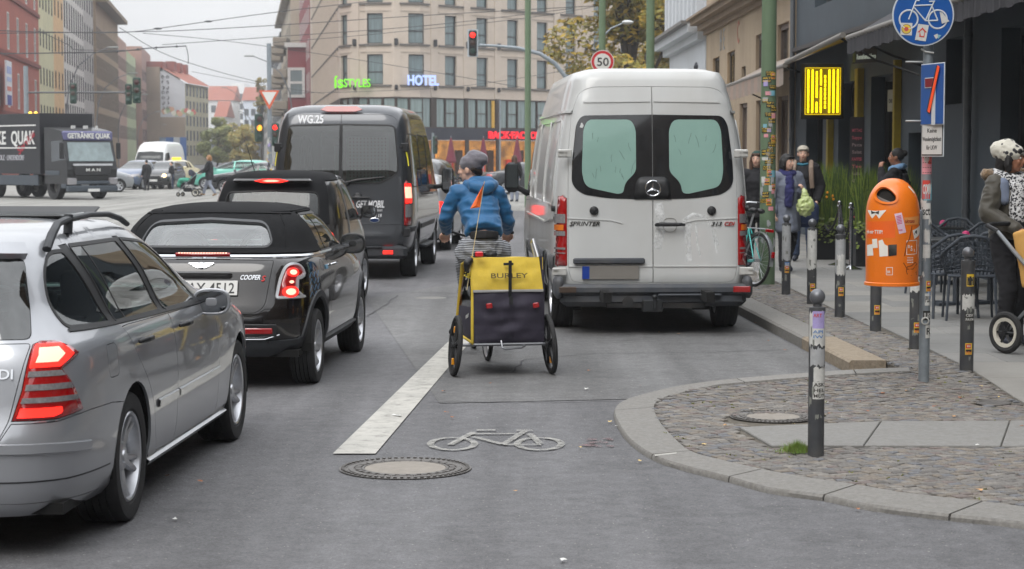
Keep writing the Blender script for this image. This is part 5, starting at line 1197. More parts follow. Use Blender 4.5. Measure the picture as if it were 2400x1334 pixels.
# grey van with lit brake lamps
def grey_van():
 ZR=27.8;K=ZR/FP;CX=797
 def X(px):return (px-CX)*K
 def Z(py):return CAMH-(py-362)*K-.02
 grey=M('van_grey_paint',(66,69,74),.3,.5,var=.06,vscale=2,coat=.9,dirt=.15,dirtcol=(80,76,70))
 rows=[(.38,.93,.12,5.42,12),(.48,.99,.03,5.48,12),(.62,1.01,0,5.5,12),(.75,1.025,.02,5.48,13),(.95,1.03,.045,5.40,13),(1.12,1.03,.06,5.15,13),(1.28,1.02,.075,4.85,13),(1.45,1.01,.09,4.55,13),
(1.75,.985,.13,4.25,13),(2.0,.955,.17,4.0,12),(2.2,.925,.21,3.8,11),(2.32,.90,.25,3.65,9),(2.40,.86,.30,3.5,8),(2.45,.80,.38,3.35,7),(2.485,.68,.55,3.15,5.5),(2.505,.45,.9,2.8,4),(2.51,.1,1.4,2.2,3)]
 c=Car('grey_van','dark grey minibus van with white lettering and lit brake lamps, in the left lane','van',rows,(AT(CX,600,ZR).x,ZR,0),2.4,5.5,grey,[(1.0,.36,.40),(4.3,.36,.40)],.09)
 S,rt=c.S,c.root
 gl=glass('van_glass',(140,165,160),.30,refl=2.1)
 for sd in (1,-1):
  m=sd<0
  door=rc([('r',.004,2.355),('r',.70,2.345),('r',.80,2.27),('r',.86,2.0),('r',.892,1.4),('r',.892,.54),('r',.84,.48),('r',.004,.48)],[0,.1,.1,0,0,.06,.06,0])
  win=rc([('r',.012,2.205),('r',.76,2.19),('r',.825,1.60),('r',.80,1.50),('r',.66,1.42),('r',.55,1.375),('r',.012,1.365)],[.015,.08,.05,.06,.1,.08,.015])
  c.part('rear_door',door,mir=m,cut=[win]);S.panel('rear_window',win,gl,rt,(),.002,.003,0,.1,mirror=m,rim=.01)
  S.strip('window_seal',win,.03,blackp,rt,d=.006,close=True,mirror=m)
  lp=rc([('r',.905,1.39),('r',.94,1.41),('s',.19,1.38),('s',.20,1.1),('s',.21,.79),('r',.95,.77),('r',.905,.775)],.02)
  P=S.path(lp,.03);us=[p[0] for p in P]
  o=c.part('tail_lamp',lp,lamp_red,mir=m,d=.006,gap=.003,bulge=.006)[0]
  def band(nm,z0,z1,mt_,dd=.016):
   a=min(us)+.012;b_=max(us)-.02;sg=-1 if m else 1;v0,v1=S.v_of(z0),S.v_of(z1)
   S.panel(nm,('raw',[(sg*a,v0),(sg*b_,v0),(sg*b_,v1),(sg*a,v1)]),mt_,o,(),dd,step=.03,rim=.004)
  band('brake_light',1.09,1.365,lamp_lit);band('brake_glow',1.16,1.32,lamp_hot,.018);band('reverse_light',.89,1.07,lamp_clear)
  b=MB()
  for zz in (1.88,.68):
   p,n=S.point(('r',.90 if zz>1 else.93,zz));p.x*=sd;b.box(p+Vector((0,-.01,0)),(.12,.05,.13),b=.012);b.box(p+Vector((-.05*sd,-.03,0)),(.05,.04,.05),b=.01)
  b.build('door_hinge',blackp,rt)
  for zz in (1.7,):
   S.strip('yellow_marker',S_((.24,1.88),(.25,1.62)),.035,M('marker_yellow',(230,220,60),.4,emit=(210,200,60),es=.3),rt,d=.004,mirror=m)
  for ya,yb in ((.32,1.55),(1.62,2.75),(2.82,3.55)):
   g=rc(S_((ya,1.32),(yb,1.30),(yb-.02,2.05),(ya+.04,2.08)),.08);c.part('side_window',g,gl,mir=m);S.strip('window_seal',g,.02,blackp,rt,d=.003,close=True,mirror=m)
  g=rc(S_((3.68,1.25),(4.42,1.22),(4.18,1.55),(3.78,2.0),(3.66,2.02)),.06);c.part('side_window',g,gl,mir=m)
  S.strip('door_rail',S_((1.60,1.20),(3.5,1.17)),.03,blackp,rt,d=.004,mirror=m)
  S.strip('rub_strip',S_((.05,.72),(.6,.72)),.09,darkp,rt,d=.012,mirror=m);S.strip('rub_strip',S_((1.45,.72),(3.85,.72)),.09,darkp,rt,d=.012,mirror=m)
  S.strip('wheel_arch_trim',arc(1.0,.36,.43,185,-8,22),.05,darkp,rt,d=.012,mirror=m)
  d_=rc(S_((3.62,1.19),(4.45,1.17),(4.55,.9),(4.0,.52),(3.62,.52)),.04);c.part('front_door',d_,mir=m)
  d_=rc(S_((1.58,1.24),(3.58,1.21),(3.58,.52),(1.58,.52)),.03);c.part('side_door',d_,mir=m)
  b=Blob();b.limb([(sd*1.0,4.22,1.25),(sd*1.14,4.2,1.28)],[.04,.04]);b.box((sd*1.22,4.22,1.36),(.20,.12,.42),b=.05)
  mo=b.build('mirror',blackp,rt,vox=.016,sm=3);MB().box((sd*1.22,4.152,1.38),(.16,.01,.34),b=.004).build('mirror_glass',M('mirror_glass'),mo)
  MB().box((sd*.98,2.7,.40),(.16,1.4,.05),b=.015).build('side_step',darkp,rt)
  for s2 in (1.9,):pass
 b=MB();b.box((0,.10,.0),(1.9,.14,.20),b=.05);b.box((0,.03,.07),(1.2,.06,.02),b=.01);b.build('rear_bumper',darkp,rt,loc=(0,-.03,.40))
 for x in (.55,-.55):MB().box((x*1.25,-.055,.40),(.14,.02,.05),b=.004).build('reflector',lamp_lit if x>0 else lamp_red,rt)
 plate(rt,outward((0.0,-.02,.62),(1,0,0)),'',.52,.11)
 b=MB();b.box((.1,.05,.36),(.5,.1,.05));b.cyl((-.3,.2,.36),(.4,.2,.36),.04);b.build('tow_bar',M('galvanised',(150,152,150),.4,.5),rt)
 S.strip('lower_crease',[('r',.02,.79),('r',.88,.80)],.02,grey,rt,d=.008);S.strip('lower_crease',[('r',.02,.79),('r',.88,.80)],.02,grey,rt,d=.008,mirror=True)
 o=MB().prism([(-.30,0),(-.22,.05),(.22,.05),(.30,0),(.2,-.03),(-.2,-.03)],outward((0.0,.275,2.41),(1,0,0),(0,.35,1)),.03).build('third_brake_light',lamp_red,rt,smooth=0)
 for i in range(11):MB().box((-.15+i*.03,.272,2.418),(.02,.02,.03)).build('led',lamp_hot if i%3 else lamp_lit,o,smooth=0)
 white=M('vinyl_white',(225,226,228),.5,var=.03)
 btext(S,'WG.25',-.62,-.25,2.225,.17,white,rt,.006,.03)
 btext(S,'GET MOBIL',.22,.62,1.03,.14,white,rt,.006,.022,.25)
 text('Fahrdienst GmbH',outward(S.point(('r',.40,.975),.008)[0],(1,0,0)),.05,white,rt,'lettering',.001,.01,fit=.20,shear=.2)
 text('345 318 18',outward(S.point(('r',.32,.895),.008)[0],(1,0,0)),.065,white,rt,'lettering',.001,.015,fit=.27,shear=.2)
 badge=MB();badge.lathe([(.075,0),(.072,.008),(.06,.012),(0,.013)],Matrix.Diagonal((1,.5,1,1)),24);q=badge.build('oval_badge',chrome_m,rt);q.data.transform(outward(S.point(('r',.49,.82),.006)[0],(1,0,0))@T(0,.03,.0))
 q2=MB().lathe([(.062,.0),(.06,.004),(0,.005)],Matrix.Diagonal((1,.45,1,1)),24).build('badge_plate',M('badge_navy',(30,50,90),.3),q);q2.data.transform(outward(S.point(('r',.49,.82),.019)[0],(1,0,0))@T(0,.03,.0))
 h=Blob();h.limb([(.08,.02,1.17),(.42,.02,1.17)],[.018,.018]);h.ball((.25,.05,1.2),.06,(1,.5,.8));h.build('door_handle',blackp,rt,vox=.01)
 b=MB();b.tube([(.05,.05,1.38),(.25,.04,1.42),(.62,.045,1.46)],[.012,.02,.008],8);b.box((.05,.06,1.37),(.18,.06,.06),b=.02);b.build('rear_wiper',blackp,rt)
 ws=rc([('f',0,1.32),('f',.88,1.30),('f',.80,2.15),('f',0,2.2)],[0,.04,.05,0]);c.part('windscreen',ws,gl,sy=True)
 c.finish(belt=1.2) if False else c.finish();c.wheels(.345,.225,'steel',lod=1,inset=.03,rimr=.6)
 pg=MB();pan=M('panel_green',(120,160,150),.7);pg.box((.28,1.0,1.35),(.62,.03,1.4));pp=pg.build('divider_panel',pan,rt,smooth=0)
 dots=MB()
 for i in range(11):
  for j in range(26):dots.add([(.02+i*.052+dx,.983,.75+j*.05+dz) for dx,dz in ((0,0),(.018,0),(.018,.022),(0,.022))],[(0,1,2,3)])
 dots.build('perforation',under_m,pp,smooth=0,kind='stuff')
 MB().box((-.18,1.3,1.3),(.12,.03,1.2)).build('divider_panel',pan,rt,smooth=0)
 for x in (-.6,-.2):seat(rt,x,2.6,.6)
 return c
VAN_G=grey_van()
# white high roof panel van, parked right of the cyclist
def white_van():
 ZR=19.4;K=ZR/FP;CX=1531
 def X(px):return (px-CX)*K
 def Z(py):return CAMH-(py-362)*K
 def r(*p):return [('r',X(a),Z(b)) for a,b in p]
 wp=M('van_white_paint',(196,198,197),.34,.0,var=.05,vscale=1.6,coat=.5,dirt=.6,dirtcol=(148,143,134),stretch=(1,1,.4))
 dg=M('van_bumper_grey',(66,70,76),.6,var=.12,vscale=8,dirt=.4,dirtcol=(110,104,96),bump=.0006,bscale=300)
 rows=[(.34,.90,.10,5.82,14),(.44,.965,.03,5.88,14),(.56,.985,0,5.9,14),(.70,.99,.01,5.9,14),(.95,.992,.03,5.8,14),(1.15,.990,.045,5.5,14),(1.4,.978,.06,5.15,14),(1.7,.950,.09,4.85,14),
(1.95,.915,.12,4.6,13),(2.15,.88,.15,4.42,12),(2.32,.845,.18,4.25,11),(2.42,.82,.205,4.12,10),(2.52,.795,.235,4.0,10),(2.60,.755,.275,3.95,9),(2.632,.69,.36,3.85,8),(2.650,.5,.62,3.6,6),(2.655,.1,1.4,2.8,4)]
 c=Car('panel_van','dirty white high roof panel van with pale green rear panes, parked at the kerb','van',rows,(AT(CX,600,ZR).x,ZR,0),-2.8,5.9,wp,[(.93,.35,.40),(4.6,.35,.40)],.09)
 S,rt=c.S,c.root
 film=M('pane_green_film',(136,170,160),.25,var=.05,vscale=3,coat=.5);bg=M('pane_black_glass',(22,24,27),.08,var=0,coat=1.)
 for sd in (1,-1):
  m=sd<0
  door=rc([('r',.002,2.455),('r',.60,2.45),('r',.72,2.40),('r',.80,2.18),('r',.835,1.8),('r',.842,1.3),('r',.842,.66),('r',.81,.53),('r',.72,.512),('r',.002,.512)],[0,.1,.1,.1,.0,0,.1,.1,.06,0])
  win=rc([('r',.004,2.175),('r',.70,2.165),('r',.755,2.08),('r',.80,1.70),('r',.805,1.48),('r',.70,1.385),('r',.42,1.345),('r',.004,1.335)],[0,.06,.06,.1,.1,.1,.1,0])
  c.part('rear_door',door,mir=m);S.panel('rear_window',win,bg,rt,(),.004,.0,0,.1,mirror=m,rim=.006)
  pane=rc([('r',.165,2.03),('r',.21,2.125),('r',.64,2.125),('r',.685,2.03),('r',.705,1.60),('r',.67,1.46),('r',.35,1.39),('r',.295,1.40),('r',.275,1.50),('r',.165,1.61)],[.05,.05,.05,.1,.1,.08,.05,.05,.1,.05])
  o=S.panel('window_pane',pane,film,rt,(),.0062,.0,0,.1,mirror=m,rim=.003)
  rr=random.Random(5+sd)
  for k in range(14 if m else 6):
   x=.2+rr.random()*.42;z=1.5+rr.random()*.5;a=rr.uniform(1.0,2.1);L_=rr.uniform(.03,.13);pts=[('r',x+math.cos(a)*L_*t+rr.uniform(-.006,.006),z+math.sin(a)*L_*t) for t in (0,.3,.6,1)]
   S.strip('film_crease',pts,.004,M('crease_dark',(60,84,80),.6,var=0),o,d=.0072,th=0.0,mirror=m)
  lp=rc([('r',.852,1.35),('r',.90,1.375),('s',.17,1.36),('s',.19,1.0),('s',.19,.69),('r',.945,.675),('r',.852,.68),('r',.852,1.0)],[.01,.02,.02,0,.02,.01,.01,0])
  o=c.part('tail_lamp',lp,lamp_red,mir=m,d=.006,gap=.003,bulge=.008)[0];us=[p[0] for p in S.path(lp,.03)];sg=-1 if m else 1
  def band(nm,z0,z1,mt_,i0=.012):
   a=min(us)+i0;b_=max(us)-.025;v0,v1=S.v_of(z0),S.v_of(z1)
   S.panel(nm,('raw',[(sg*a,v0),(sg*b_,v0),(sg*b_,v1),(sg*a,v1)]),mt_,o,(),.018,step=.03,rim=.004)
  band('reverse_light',1.10,1.19,lamp_clear);band('turn_light',1.03,1.085,lamp_amber,.03);band('reverse_light',.975,1.02,lamp_clear);band('reflector',.84,.86,lamp_clear);band('reflector',.80,.81,lamp_clear)
  for zz in (1.79,.625):
   b=MB();xx=.875 if zz>1 else.93;b.box((sd*xx,.055 if zz>1 else.0,zz),(.14,.03,.08),b=.008)
   for e in (-1,1):b.cyl((sd*(xx-.01),.025 if zz>1 else -.02,zz+e*.018),(sd*(xx-.01),.06,zz+e*.018),.008)
   b.box((sd*(xx+.04),.04 if zz>1 else -.014,zz+.022),(.05,.03,.014));b.box((sd*(xx+.04),.04 if zz>1 else -.014,zz-.022),(.05,.03,.014));b.build('door_hinge',M('hinge_white',(196,196,192),.4,.2),rt)
  MB().lathe([(.045,0),(.043,.02),(.03,.028),(0,.03)],axis(S.point(('r',.585*sd,1.225),.0)[0],(0,-1,0)),20).build('rubber_buffer',blackp,rt,fix=True)
  S.strip('pressed_line',[('r',.02,2.31),('r',.68,2.30)],.022,wp,rt,d=.009,mirror=m);S.strip('pressed_line',[('r',.01,.675),('r',.835,.675)],.016,wp,rt,d=.008,mirror=m)
  S.strip('pressed_line',[('r',.30,1.10),('r',.42,1.13),('r',.85,1.15)],.012,wp,rt,d=.007,mirror=m)
  S.strip('pressed_line',S_((.22,2.20),(4.1,2.20)),.03,wp,rt,d=.02,mirror=m,th=.01)
  S.strip('pressed_line',S_((.24,1.15),(1.2,1.08),(4.6,1.08)),.03,wp,rt,d=.018,mirror=m,th=.01)
  for ya,yb in ((.34,1.55),(1.65,3.05),(3.15,3.95)):S.strip('side_panel_edge',rc(S_((ya,1.28),(yb,1.28),(yb,2.12),(ya+.05,2.12)),.08),.02,wp,rt,d=.012,close=True,mirror=m,th=.006)
  for ya,yb in ((.22,.55),(1.34,4.15)):S.strip('rub_strip',S_((ya,.70),(yb,.70)),.16,dg,rt,d=.018,mirror=m)
  S.strip('wheel_arch_trim',arc(.93,.35,.43,182,-4,20),.05,dg,rt,d=.014,mirror=m)
  g=rc(S_((4.05,1.30),(4.95,1.27),(4.6,1.75),(4.4,2.0),(4.05,2.03)),.06);c.part('side_window',g,glass_dark,mir=m)
  dd=rc(S_((4.0,1.25),(5.05,1.22),(5.1,.8),(4.4,.62),(4.0,.5)),.03)
  S.strip('door_gap',dd,.008,blackp,rt,d=.001,close=True,mirror=m)
  bl=MB();bl.cyl(S.point(('s',.26,1.24))[0]*1,S.point(('s',.26,1.24),.03)[0],.03);q=bl.build('door_stop',blackp,rt);
  if m:q.data.transform(Matrix.Diagonal((-1,1,1,1)))
  b=Blob();b.limb([(sd*.97,4.72,1.30),(sd*1.10,4.7,1.38)],[.04,.035]);b.box((sd*1.17,4.72,1.50),(.18,.11,.37),b=.05);mo=b.build('mirror',blackp,rt,vox=.014,sm=3)
  MB().box((sd*1.17,4.66,1.52),(.14,.008,.29),b=.003).build('mirror_glass',M('mirror_dull',(90,96,98),.15,.8),mo)
  for zz in (.22,):MB().box((sd*.72,1.45,.30),(.25,.03,.34)).build('mud_flap',tyre_m,rt)
 pn=rc([('r',-.185,1.338),('r',.185,1.338),('r',.17,1.50),('r',.13,1.56),('r',-.13,1.56),('r',-.17,1.50)],[0,0,.04,.05,.05,.04]);S.panel('badge_panel',pn,blackp,rt,(),.012,step=.06,rim=.008,bulge=.012)
 b=MB();mt=outward((0,S.point(('r',0,1.445))[0].y-.03,1.445),(1,0,0));Rr=.075
 b.lathe([(Rr+.009*math.cos(t),.009*math.sin(t)) for t in [2*math.pi*i/10 for i in range(10)]],Matrix(),36,True)
 for k in range(3):
  a=R(90+120*k);d=Vector((math.cos(a),math.sin(a),0));n=Vector((-d.y,d.x,0))
  b.add([n*.013,d*Rr,-n*.013,Vector((0,0,.012)),-d*.008],[(0,1,3),(1,2,3),(2,4,3),(4,0,3)])
 q=b.build('star_badge',chrome_m,rt,smooth=20,fix=False);q.data.transform(mt)
 h=Blob();h.limb([(.03,-.0,1.085),(.06,-.025,1.09),(.26,-.025,1.09),(.31,-.0,1.085)],[.02,.023,.02,.014],flat=1);h.build('door_handle',blackp,rt,vox=.008)
 cup=rc([('r',.10,1.06),('r',.13,1.015),('r',.21,1.015),('r',.24,1.06),('r',.23,1.15),('r',.11,1.15)],.05);S.strip('handle_recess',cup,.01,M('recess_grey',(150,150,146),.5),rt,d=.005,close=True)
 MB().box((-.44,-.01,.73),(.71,.05,.058),b=.012).build('handle_bar',dg,rt)
 o=plate(rt,outward((-.425,-.008,.615),(1,0,0)),'',.565,.135);o.data.materials[0]=M('plate_grey',(128,124,118),.5,var=.05)
 MB().box((-.425-.245,-.018,.615),(.07,.004,.125)).build('plate_band',plate_blue,o,smooth=0)
 txm=M('lettering_dark',(62,60,56),.35,.6,var=0)
 btext(S,'SPRINTER',-.83,-.53,1.075,.062,txm,rt,.008,.014,.35)
 btext(S,'313',.575,.685,1.075,.054,txm,rt,.008,.014,.35);btext(S,'CDI',.705,.81,1.075,.054,M('badge_red'),rt,.008,.014,.35)
 b=MB();b.box((0,-.03,.45),(1.90,.17,.105),b=.03);b.box((0,.0,.36),(1.85,.16,.16),b=.05);b.box((.35,-.11,.40),(.62,.07,.02),b=.006);b.build('rear_bumper',dg,rt)
 for sd in (1,-1):
  Blob().box((sd*.935,.06,.47),(.10,.34,.22),b=.04).build('bumper_corner',dg,rt,vox=.02,sm=4)
  MB().box((sd*.86,-.155,.455),(.17,.02,.06),b=.006).build('reflector',lamp_red if sd>0 else M('reflector_dirty',(74,60,50),.5),rt)
 gm=M('tow_bar_black',(44,46,48),.5,.3,dirt=.4,dirtcol=(110,100,90));b=MB();b.box((0,-.03,.30),(.95,.07,.07),b=.008);b.box((-.02,-.09,.29),(.2,.1,.12),b=.01);b.cyl((0,-.15,.27),(0,-.15,.36),.02);b.ball((0,-.15,.38),.027);b.cyl((-.26,-.1,.33),(-.26,.1,.33),.055);b.box((.3,-.05,.29),(.42,.05,.05));b.build('tow_bar',gm,rt)
 b=MB();b.cyl((-.75,.93,.30),(.75,.93,.30),.05);b.ball((0,.93,.30),.14);b.cyl((.45,.4,.30),(.5,2.6,.30),.04);b.box((-.5,1.0,.4),(.08,3,.1));b.box((.5,1.0,.4),(.08,3,.1));b.build('rear_axle',under_m,rt)
 ws=rc([('f',0,1.45),('f',.85,1.42),('f',.78,2.05),('f',0,2.12)],[0,.04,.05,0]);c.part('windscreen',ws,glass_dark,sy=True)
 pr=worn(M('primer_white',(226,228,228),.7,var=.05),.38,.62,7,.85)
 for P_,w_ in ((R_((.30,1.12),(.40,1.19),(.52,1.16),(.60,1.05),(.64,.88)),.035),(R_((.36,1.12),(.345,.95),(.36,.72)),.06),(R_((.43,1.10),(.44,.9),(.47,.78)),.02),(R_((.05,1.3),(.09,1.1),(.04,.85)),.09),(R_((.60,1.02),(.64,.80)),.02)):S.strip('primer_smear',P_,w_,pr,rt,d=.0012,th=.0)
 c.finish();c.wheels(.345,.225,'steel',lod=1,inset=.03,rimr=.6)
 return c
VAN_W=white_van()
# small black two seater with soft top
def city_car():
 pm=M('dark_paint2',(40,38,38),.3,.5,var=.1,vscale=2,coat=1.,dirt=.1,dirtcol=(80,76,70));blk=M('roof_black',(22,22,24),.55,var=.1)
 rows=[(.22,.68,.06,2.62,6),(.35,.75,.01,2.67,6),(.55,.775,0,2.69,6),(.75,.78,.02,2.62,6),(.88,.775,.05,2.4,6),(.97,.765,.08,2.25,5.8),(1.05,.75,.11,2.12,5.6),(1.2,.715,.17,1.95,5.4),(1.32,.68,.23,1.82,5.2),
(1.42,.64,.29,1.7,5),(1.48,.59,.36,1.6,4.6),(1.52,.50,.48,1.5,4),(1.545,.3,.7,1.3,3),(1.55,.05,.95,1.1,2.4)]
 c=Car('city_car','small black two seater with lit round tail lamps between the convertible and the grey van','car',rows,(AT(697,600,22.2).x-.32,22.2,.035),4.2,2.7,pm,[(.42,.30,.31),(2.28,.30,.31)],.07)
 S,rt=c.S,c.root
 gate=rc([('r',0,.93),('r',.60,.92),('r',.57,.60),('r',0,.58)],[0,.05,.06,0]);c.part('tailgate',gate,sy=True)
 rw=rc([('r',0,1.33),('r',.50,1.31),('r',.53,1.25),('r',.55,1.04),('r',0,1.02)],[0,.06,.04,.06,0]);P=sym(S,rw)
 top=sym(S,[('r',0,.955),('r',.64,.955),('r',.60,1.40),('s',.45,1.44),('s',1.35,1.46),('f',.5,1.47),('f',0,1.475)])
 U=S.U;half=S.path([('r',0,.955),('r',.66,.955),('r',.63,1.2),('s',.42,1.44),('s',1.35,1.45)],.05,False);q=half+[(U-.001,half[-1][1])]+[(U*(1-2*i/40)*.999,S.V-.006) for i in range(0,41)]+[(-U+.001,half[-1][1])]+[(-a,b) for a,b in reversed(half)]
 S.panel('soft_top',('raw',q),softtop,rt,[P],.012,0,0,.07,rim=.02);c.holes.append(q)
 S.panel('rear_window',P,glass_clear,rt,(),.006,-.003,0,.1,rim=0)
 b=MB();b.box((0,.235,1.445),(.90,.12,.05),b=.02);b.build('rear_spoiler',pm,rt)
 MB().prism([(-.20,0),(-.1,.022),(.1,.022),(.20,0),(.1,-.022),(-.1,-.022)],outward((0,.172,1.445),(1,0,0)),.012).build('third_brake_light',lamp_lit,rt,smooth=0)
 MB().prism([(-.10,0),(-.05,.010),(.05,.010),(.10,0),(.05,-.010),(-.05,-.010)],outward((0,.158,1.445),(1,0,0)),.012).build('brake_glow',lamp_hot,rt,smooth=0)
 for m in (False,True):
  sg=-1 if m else 1
  hz_=S_((.16,.52),(.12,.9))
  for zz,mt_,rr_ in ((.80,lamp_lit,.075),(.63,lamp_red,.065)):
   cx=S.uv(('r',.665,zz));el=[(sg*(cx[0]+rr_*math.cos(t)),cx[1]+rr_*math.sin(t)) for t in [2*math.pi*i/22 for i in range(22)]]
   o=S.panel('tail_lamp',('raw',el),mt_,rt,(),.008,step=.03,rim=.02,bulge=.012)
   if mt_ is lamp_lit:el=[(sg*cx[0]+(a-sg*cx[0])*.5,cx[1]+(b_-cx[1])*.5) for a,b_ in el];S.panel('brake_glow',('raw',el),lamp_hot,o,(),.024,step=.03,rim=.004)
  S.strip('window_seal',P if not m else rw,.02,blk,rt,d=.014,close=not m)
  g=rc(S_((.98,.99),(1.95,.96),(1.88,1.10),(1.62,1.33),(1.45,1.43),(1.0,1.43)),[.03,.04,.1,.1,.05,.03]);c.part('side_window',g,glass_side,mir=m);S.strip('window_seal',g,.02,blackp,rt,d=.004,close=True,mirror=m)
  g2=rc(S_((.56,1.0),(.86,.99),(.86,1.40),(.68,1.40)),.05);c.part('side_window',g2,glass_side,mir=m)
  S.strip('silver_cell',S_((.92,.30),(.92,.95),(.90,1.40),(1.2,1.475),(1.6,1.42),(2.1,.95)),.07,M('cell_silver',(120,122,124),.3,.7,coat=.8),rt,d=.01,mirror=m)
  d_=rc(S_((.99,.95),(2.05,.92),(2.02,.5),(1.9,.33),(.99,.33)),.04);c.part('door',d_,mir=m)
  mirror_unit(rt,(sg*.74,1.88,.98),sg,(.2,.15),blackp,out=.12)
 ws=rc([('f',0,1.0),('f',.62,.99),('f',.55,1.40),('f',0,1.44)],[0,.04,.05,0]);c.part('windscreen',ws,glass_clear,sy=True)
 plate(rt,outward(S.point(('r',0,.50),.01)[0],(1,0,0)),'',.52,.11)
 MB().cyl((-.28,.62,1.53),(-.33,.35,1.88),.006,.003,6).build('antenna',blackp,rt)
 c.finish();c.wheels(.29,.175,'star',6,.68,inset=.02)
 for x in (-.33,.33):seat(rt,x,1.1,.40,w_=.46)
 return c
CITY=city_car()
# plainer cars further off
def simple_car(name,label,paint,loc,rz,kind='hatch',lit_r=False,lit_f=False,L=4.2,W=.87,H=1.45,cat='car',group=None,glassm=None,step=.16,roof=None):
 p=paint;k=H/1.45;f=L/4.2
 prof={'hatch':[(1.0,.93,.10,3.35),(1.06,.915,.16,3.05),(1.18,.86,.28,2.72),(1.3,.78,.42,2.4),(1.38,.68,.6,2.15),(1.43,.48,.9,1.9),(1.45,.1,1.2,1.6)],
'sedan':[(.96,.93,.06,3.25),(1.02,.90,.75,2.95),(1.15,.84,.98,2.65),(1.28,.76,1.2,2.4),(1.36,.66,1.35,2.2),(1.42,.46,1.5,2.0),(1.44,.1,1.65,1.85)],
'wagon':[(1.0,.93,.08,3.35),(1.06,.915,.12,3.05),(1.18,.86,.2,2.72),(1.3,.78,.3,2.4),(1.38,.70,.42,2.2),(1.43,.52,.7,1.95),(1.45,.1,1.1,1.6)],
'suv':[(1.0,.97,.06,3.45),(1.08,.95,.1,3.1),(1.2,.90,.18,2.8),(1.32,.84,.28,2.5),(1.39,.75,.42,2.3),(1.44,.55,.7,2.0),(1.46,.1,1.1,1.6)]}[kind]
 rows=[(.2,W*.9,.10,L-.12,7),(.32,W*.98,.02,L-.03,7),(.5,W,0,L,7),(.7,W,.03,L-.05,7),(.85,W*.985,.06,3.95*f,6.5)]
 rows=[(z*k if i>0 else z,a,b,c_,n) for i,(z,a,b,c_,n) in enumerate(rows)]+[(z*k,W*a,b*f,c_*f,5) for z,a,b,c_ in prof]
 c=Car(name,label,cat,rows,loc,rz,L,p,[(.85*f,.31,.34),(3.38*f,.31,.34)],step,group=group);S,rt=c.S,c.root;gm=glassm or glass_dark;z=lambda q:q*k
 r0={'hatch':.0,'sedan':0,'wagon':0,'suv':0}[kind]
 zz0,zz1=(1.04,1.36) if kind!='sedan' else (1.06,1.36)
 c.part('rear_window',rc([('r',0,z(zz0)),('r',W*.76,z(zz0)),('r',W*.62,z(zz1)),('r',0,z(zz1+.01))],[0,.05,.05,0]),gm,sy=True)
 c.part('windscreen',rc([('f',0,z(1.03)),('f',W*.78,z(1.03)),('f',W*.62,z(1.36)),('f',0,z(1.38))],[0,.05,.05,0]),gm,sy=True)
 a0={'hatch':.55,'sedan':1.2,'wagon':.4,'suv':.45}[kind]*f
 sw=[rc(S_((1.98*f,z(1.02)),(2.95*f,z(1.02)),(2.5*f,z(1.28)),(2.3*f,z(1.36)),(1.98*f,z(1.37))),.05),rc(S_((a0+.35,z(1.03)),(1.9*f,z(1.02)),(1.9*f,z(1.37)),(a0+.65,z(1.36))),.05)]
 if kind!='sedan':sw.append(rc(S_((a0,z(1.05)),(a0+.27,z(1.04)),(a0+.57,z(1.34)),(a0+.25,z(1.28))),.04))
 for g in sw:c.part('side_window',g,gm,both=True)
 for y in (1.94*f,):
  c.part('front_door',rc(S_((y,z(.97)),(2.95*f,z(.96)),(2.98*f,z(.32)),(y,z(.32))),.05),both=True);c.part('rear_door',rc(S_((1.1*f,z(.97)),(y-.01,z(.97)),(y-.01,z(.32)),(1.35*f,z(.34)),(1.2*f,z(.62))),.05),both=True)
 for m in (False,True):
  lp=rc([('r',W*.66,z(.92)),('r',W*.86,z(.92)),('s',.30,z(.86)),('s',.26,z(.70)),('r',W*.86,z(.68)),('r',W*.68,z(.70))],.03)
  o=c.part('tail_lamp',lp,lamp_lit if lit_r else lamp_red,mir=m,d=.004)[0]
  hl=rc([('f',W*.50,z(.62)),('f',W*.56,z(.76)),('s',L-.42,z(.80)),('s',L-.35,z(.66))],.03);c.part('headlamp',hl,lamp_clear,mir=m,d=.004)
  sg=-1 if m else 1
  if lit_f:q,n=S.point(('f',sg*W*.68,z(.70)),.02);MB().ball(q,.10,10).build('lit_headlamp',M('headlamp_lit',(255,230,170),.3,var=0,emit=(255,215,140),es=4),rt)
  mirror_unit(rt,(sg*W*.9,2.85*f,z(.97)),sg,(.2,.13),p,out=.1) if step<.2 else None
 b=MB();b.box((0,L-.01,z(.62)),(W*.9,.06,.16),b=.02);b.box((0,L+.0,z(.36)),(W*1.2,.06,.12),b=.02);b.build('grille',blackp,rt)
 MB().box((0,L+.035,z(.46)),(.5,.02,.11)).build('number_plate',plate_m,rt,smooth=0);MB().box((0,-.01,z(.62)),(.5,.03,.11)).build('number_plate',plate_m,rt,smooth=0)
 if kind in ('suv','wagon'):q=S.point(('r',0,z(1.385)))[0];MB().box((0,q.y-.02,q.z),(.5,.06,.03)).build('third_brake_light',lamp_lit if lit_r else lamp_red,rt,smooth=0)
 c.finish(core=False);c.wheels(.31,.2,'star',6,.66,lod=0)
 if roof:roof(rt)
 return c
def GX(px,Y):return (px-1200)/FP*Y
sil=M('silver_plain',(150,153,156),.3,.5,var=.03,coat=.8);blu_=M('blue_grey_paint',(84,98,124),.3,.4,var=.05,coat=1.);blk_=M('black_plain',(34,36,38),.25,.3,var=.1,coat=1.);taxi_=M('taxi_cream',(206,196,160),.4,var=.04,coat=.8);teal_=M('mint_paint',(96,176,158),.35,.1,var=.04,coat=.9);dgr=M('dark_grey_plain',(56,58,62),.3,.5,var=.05,coat=1.)
simple_car('silver_car','silver car standing directly ahead of the grey van',sil,(GX(985,36)-.34,36,0),3,'hatch',lit_r=True,step=.12,L=4.1)
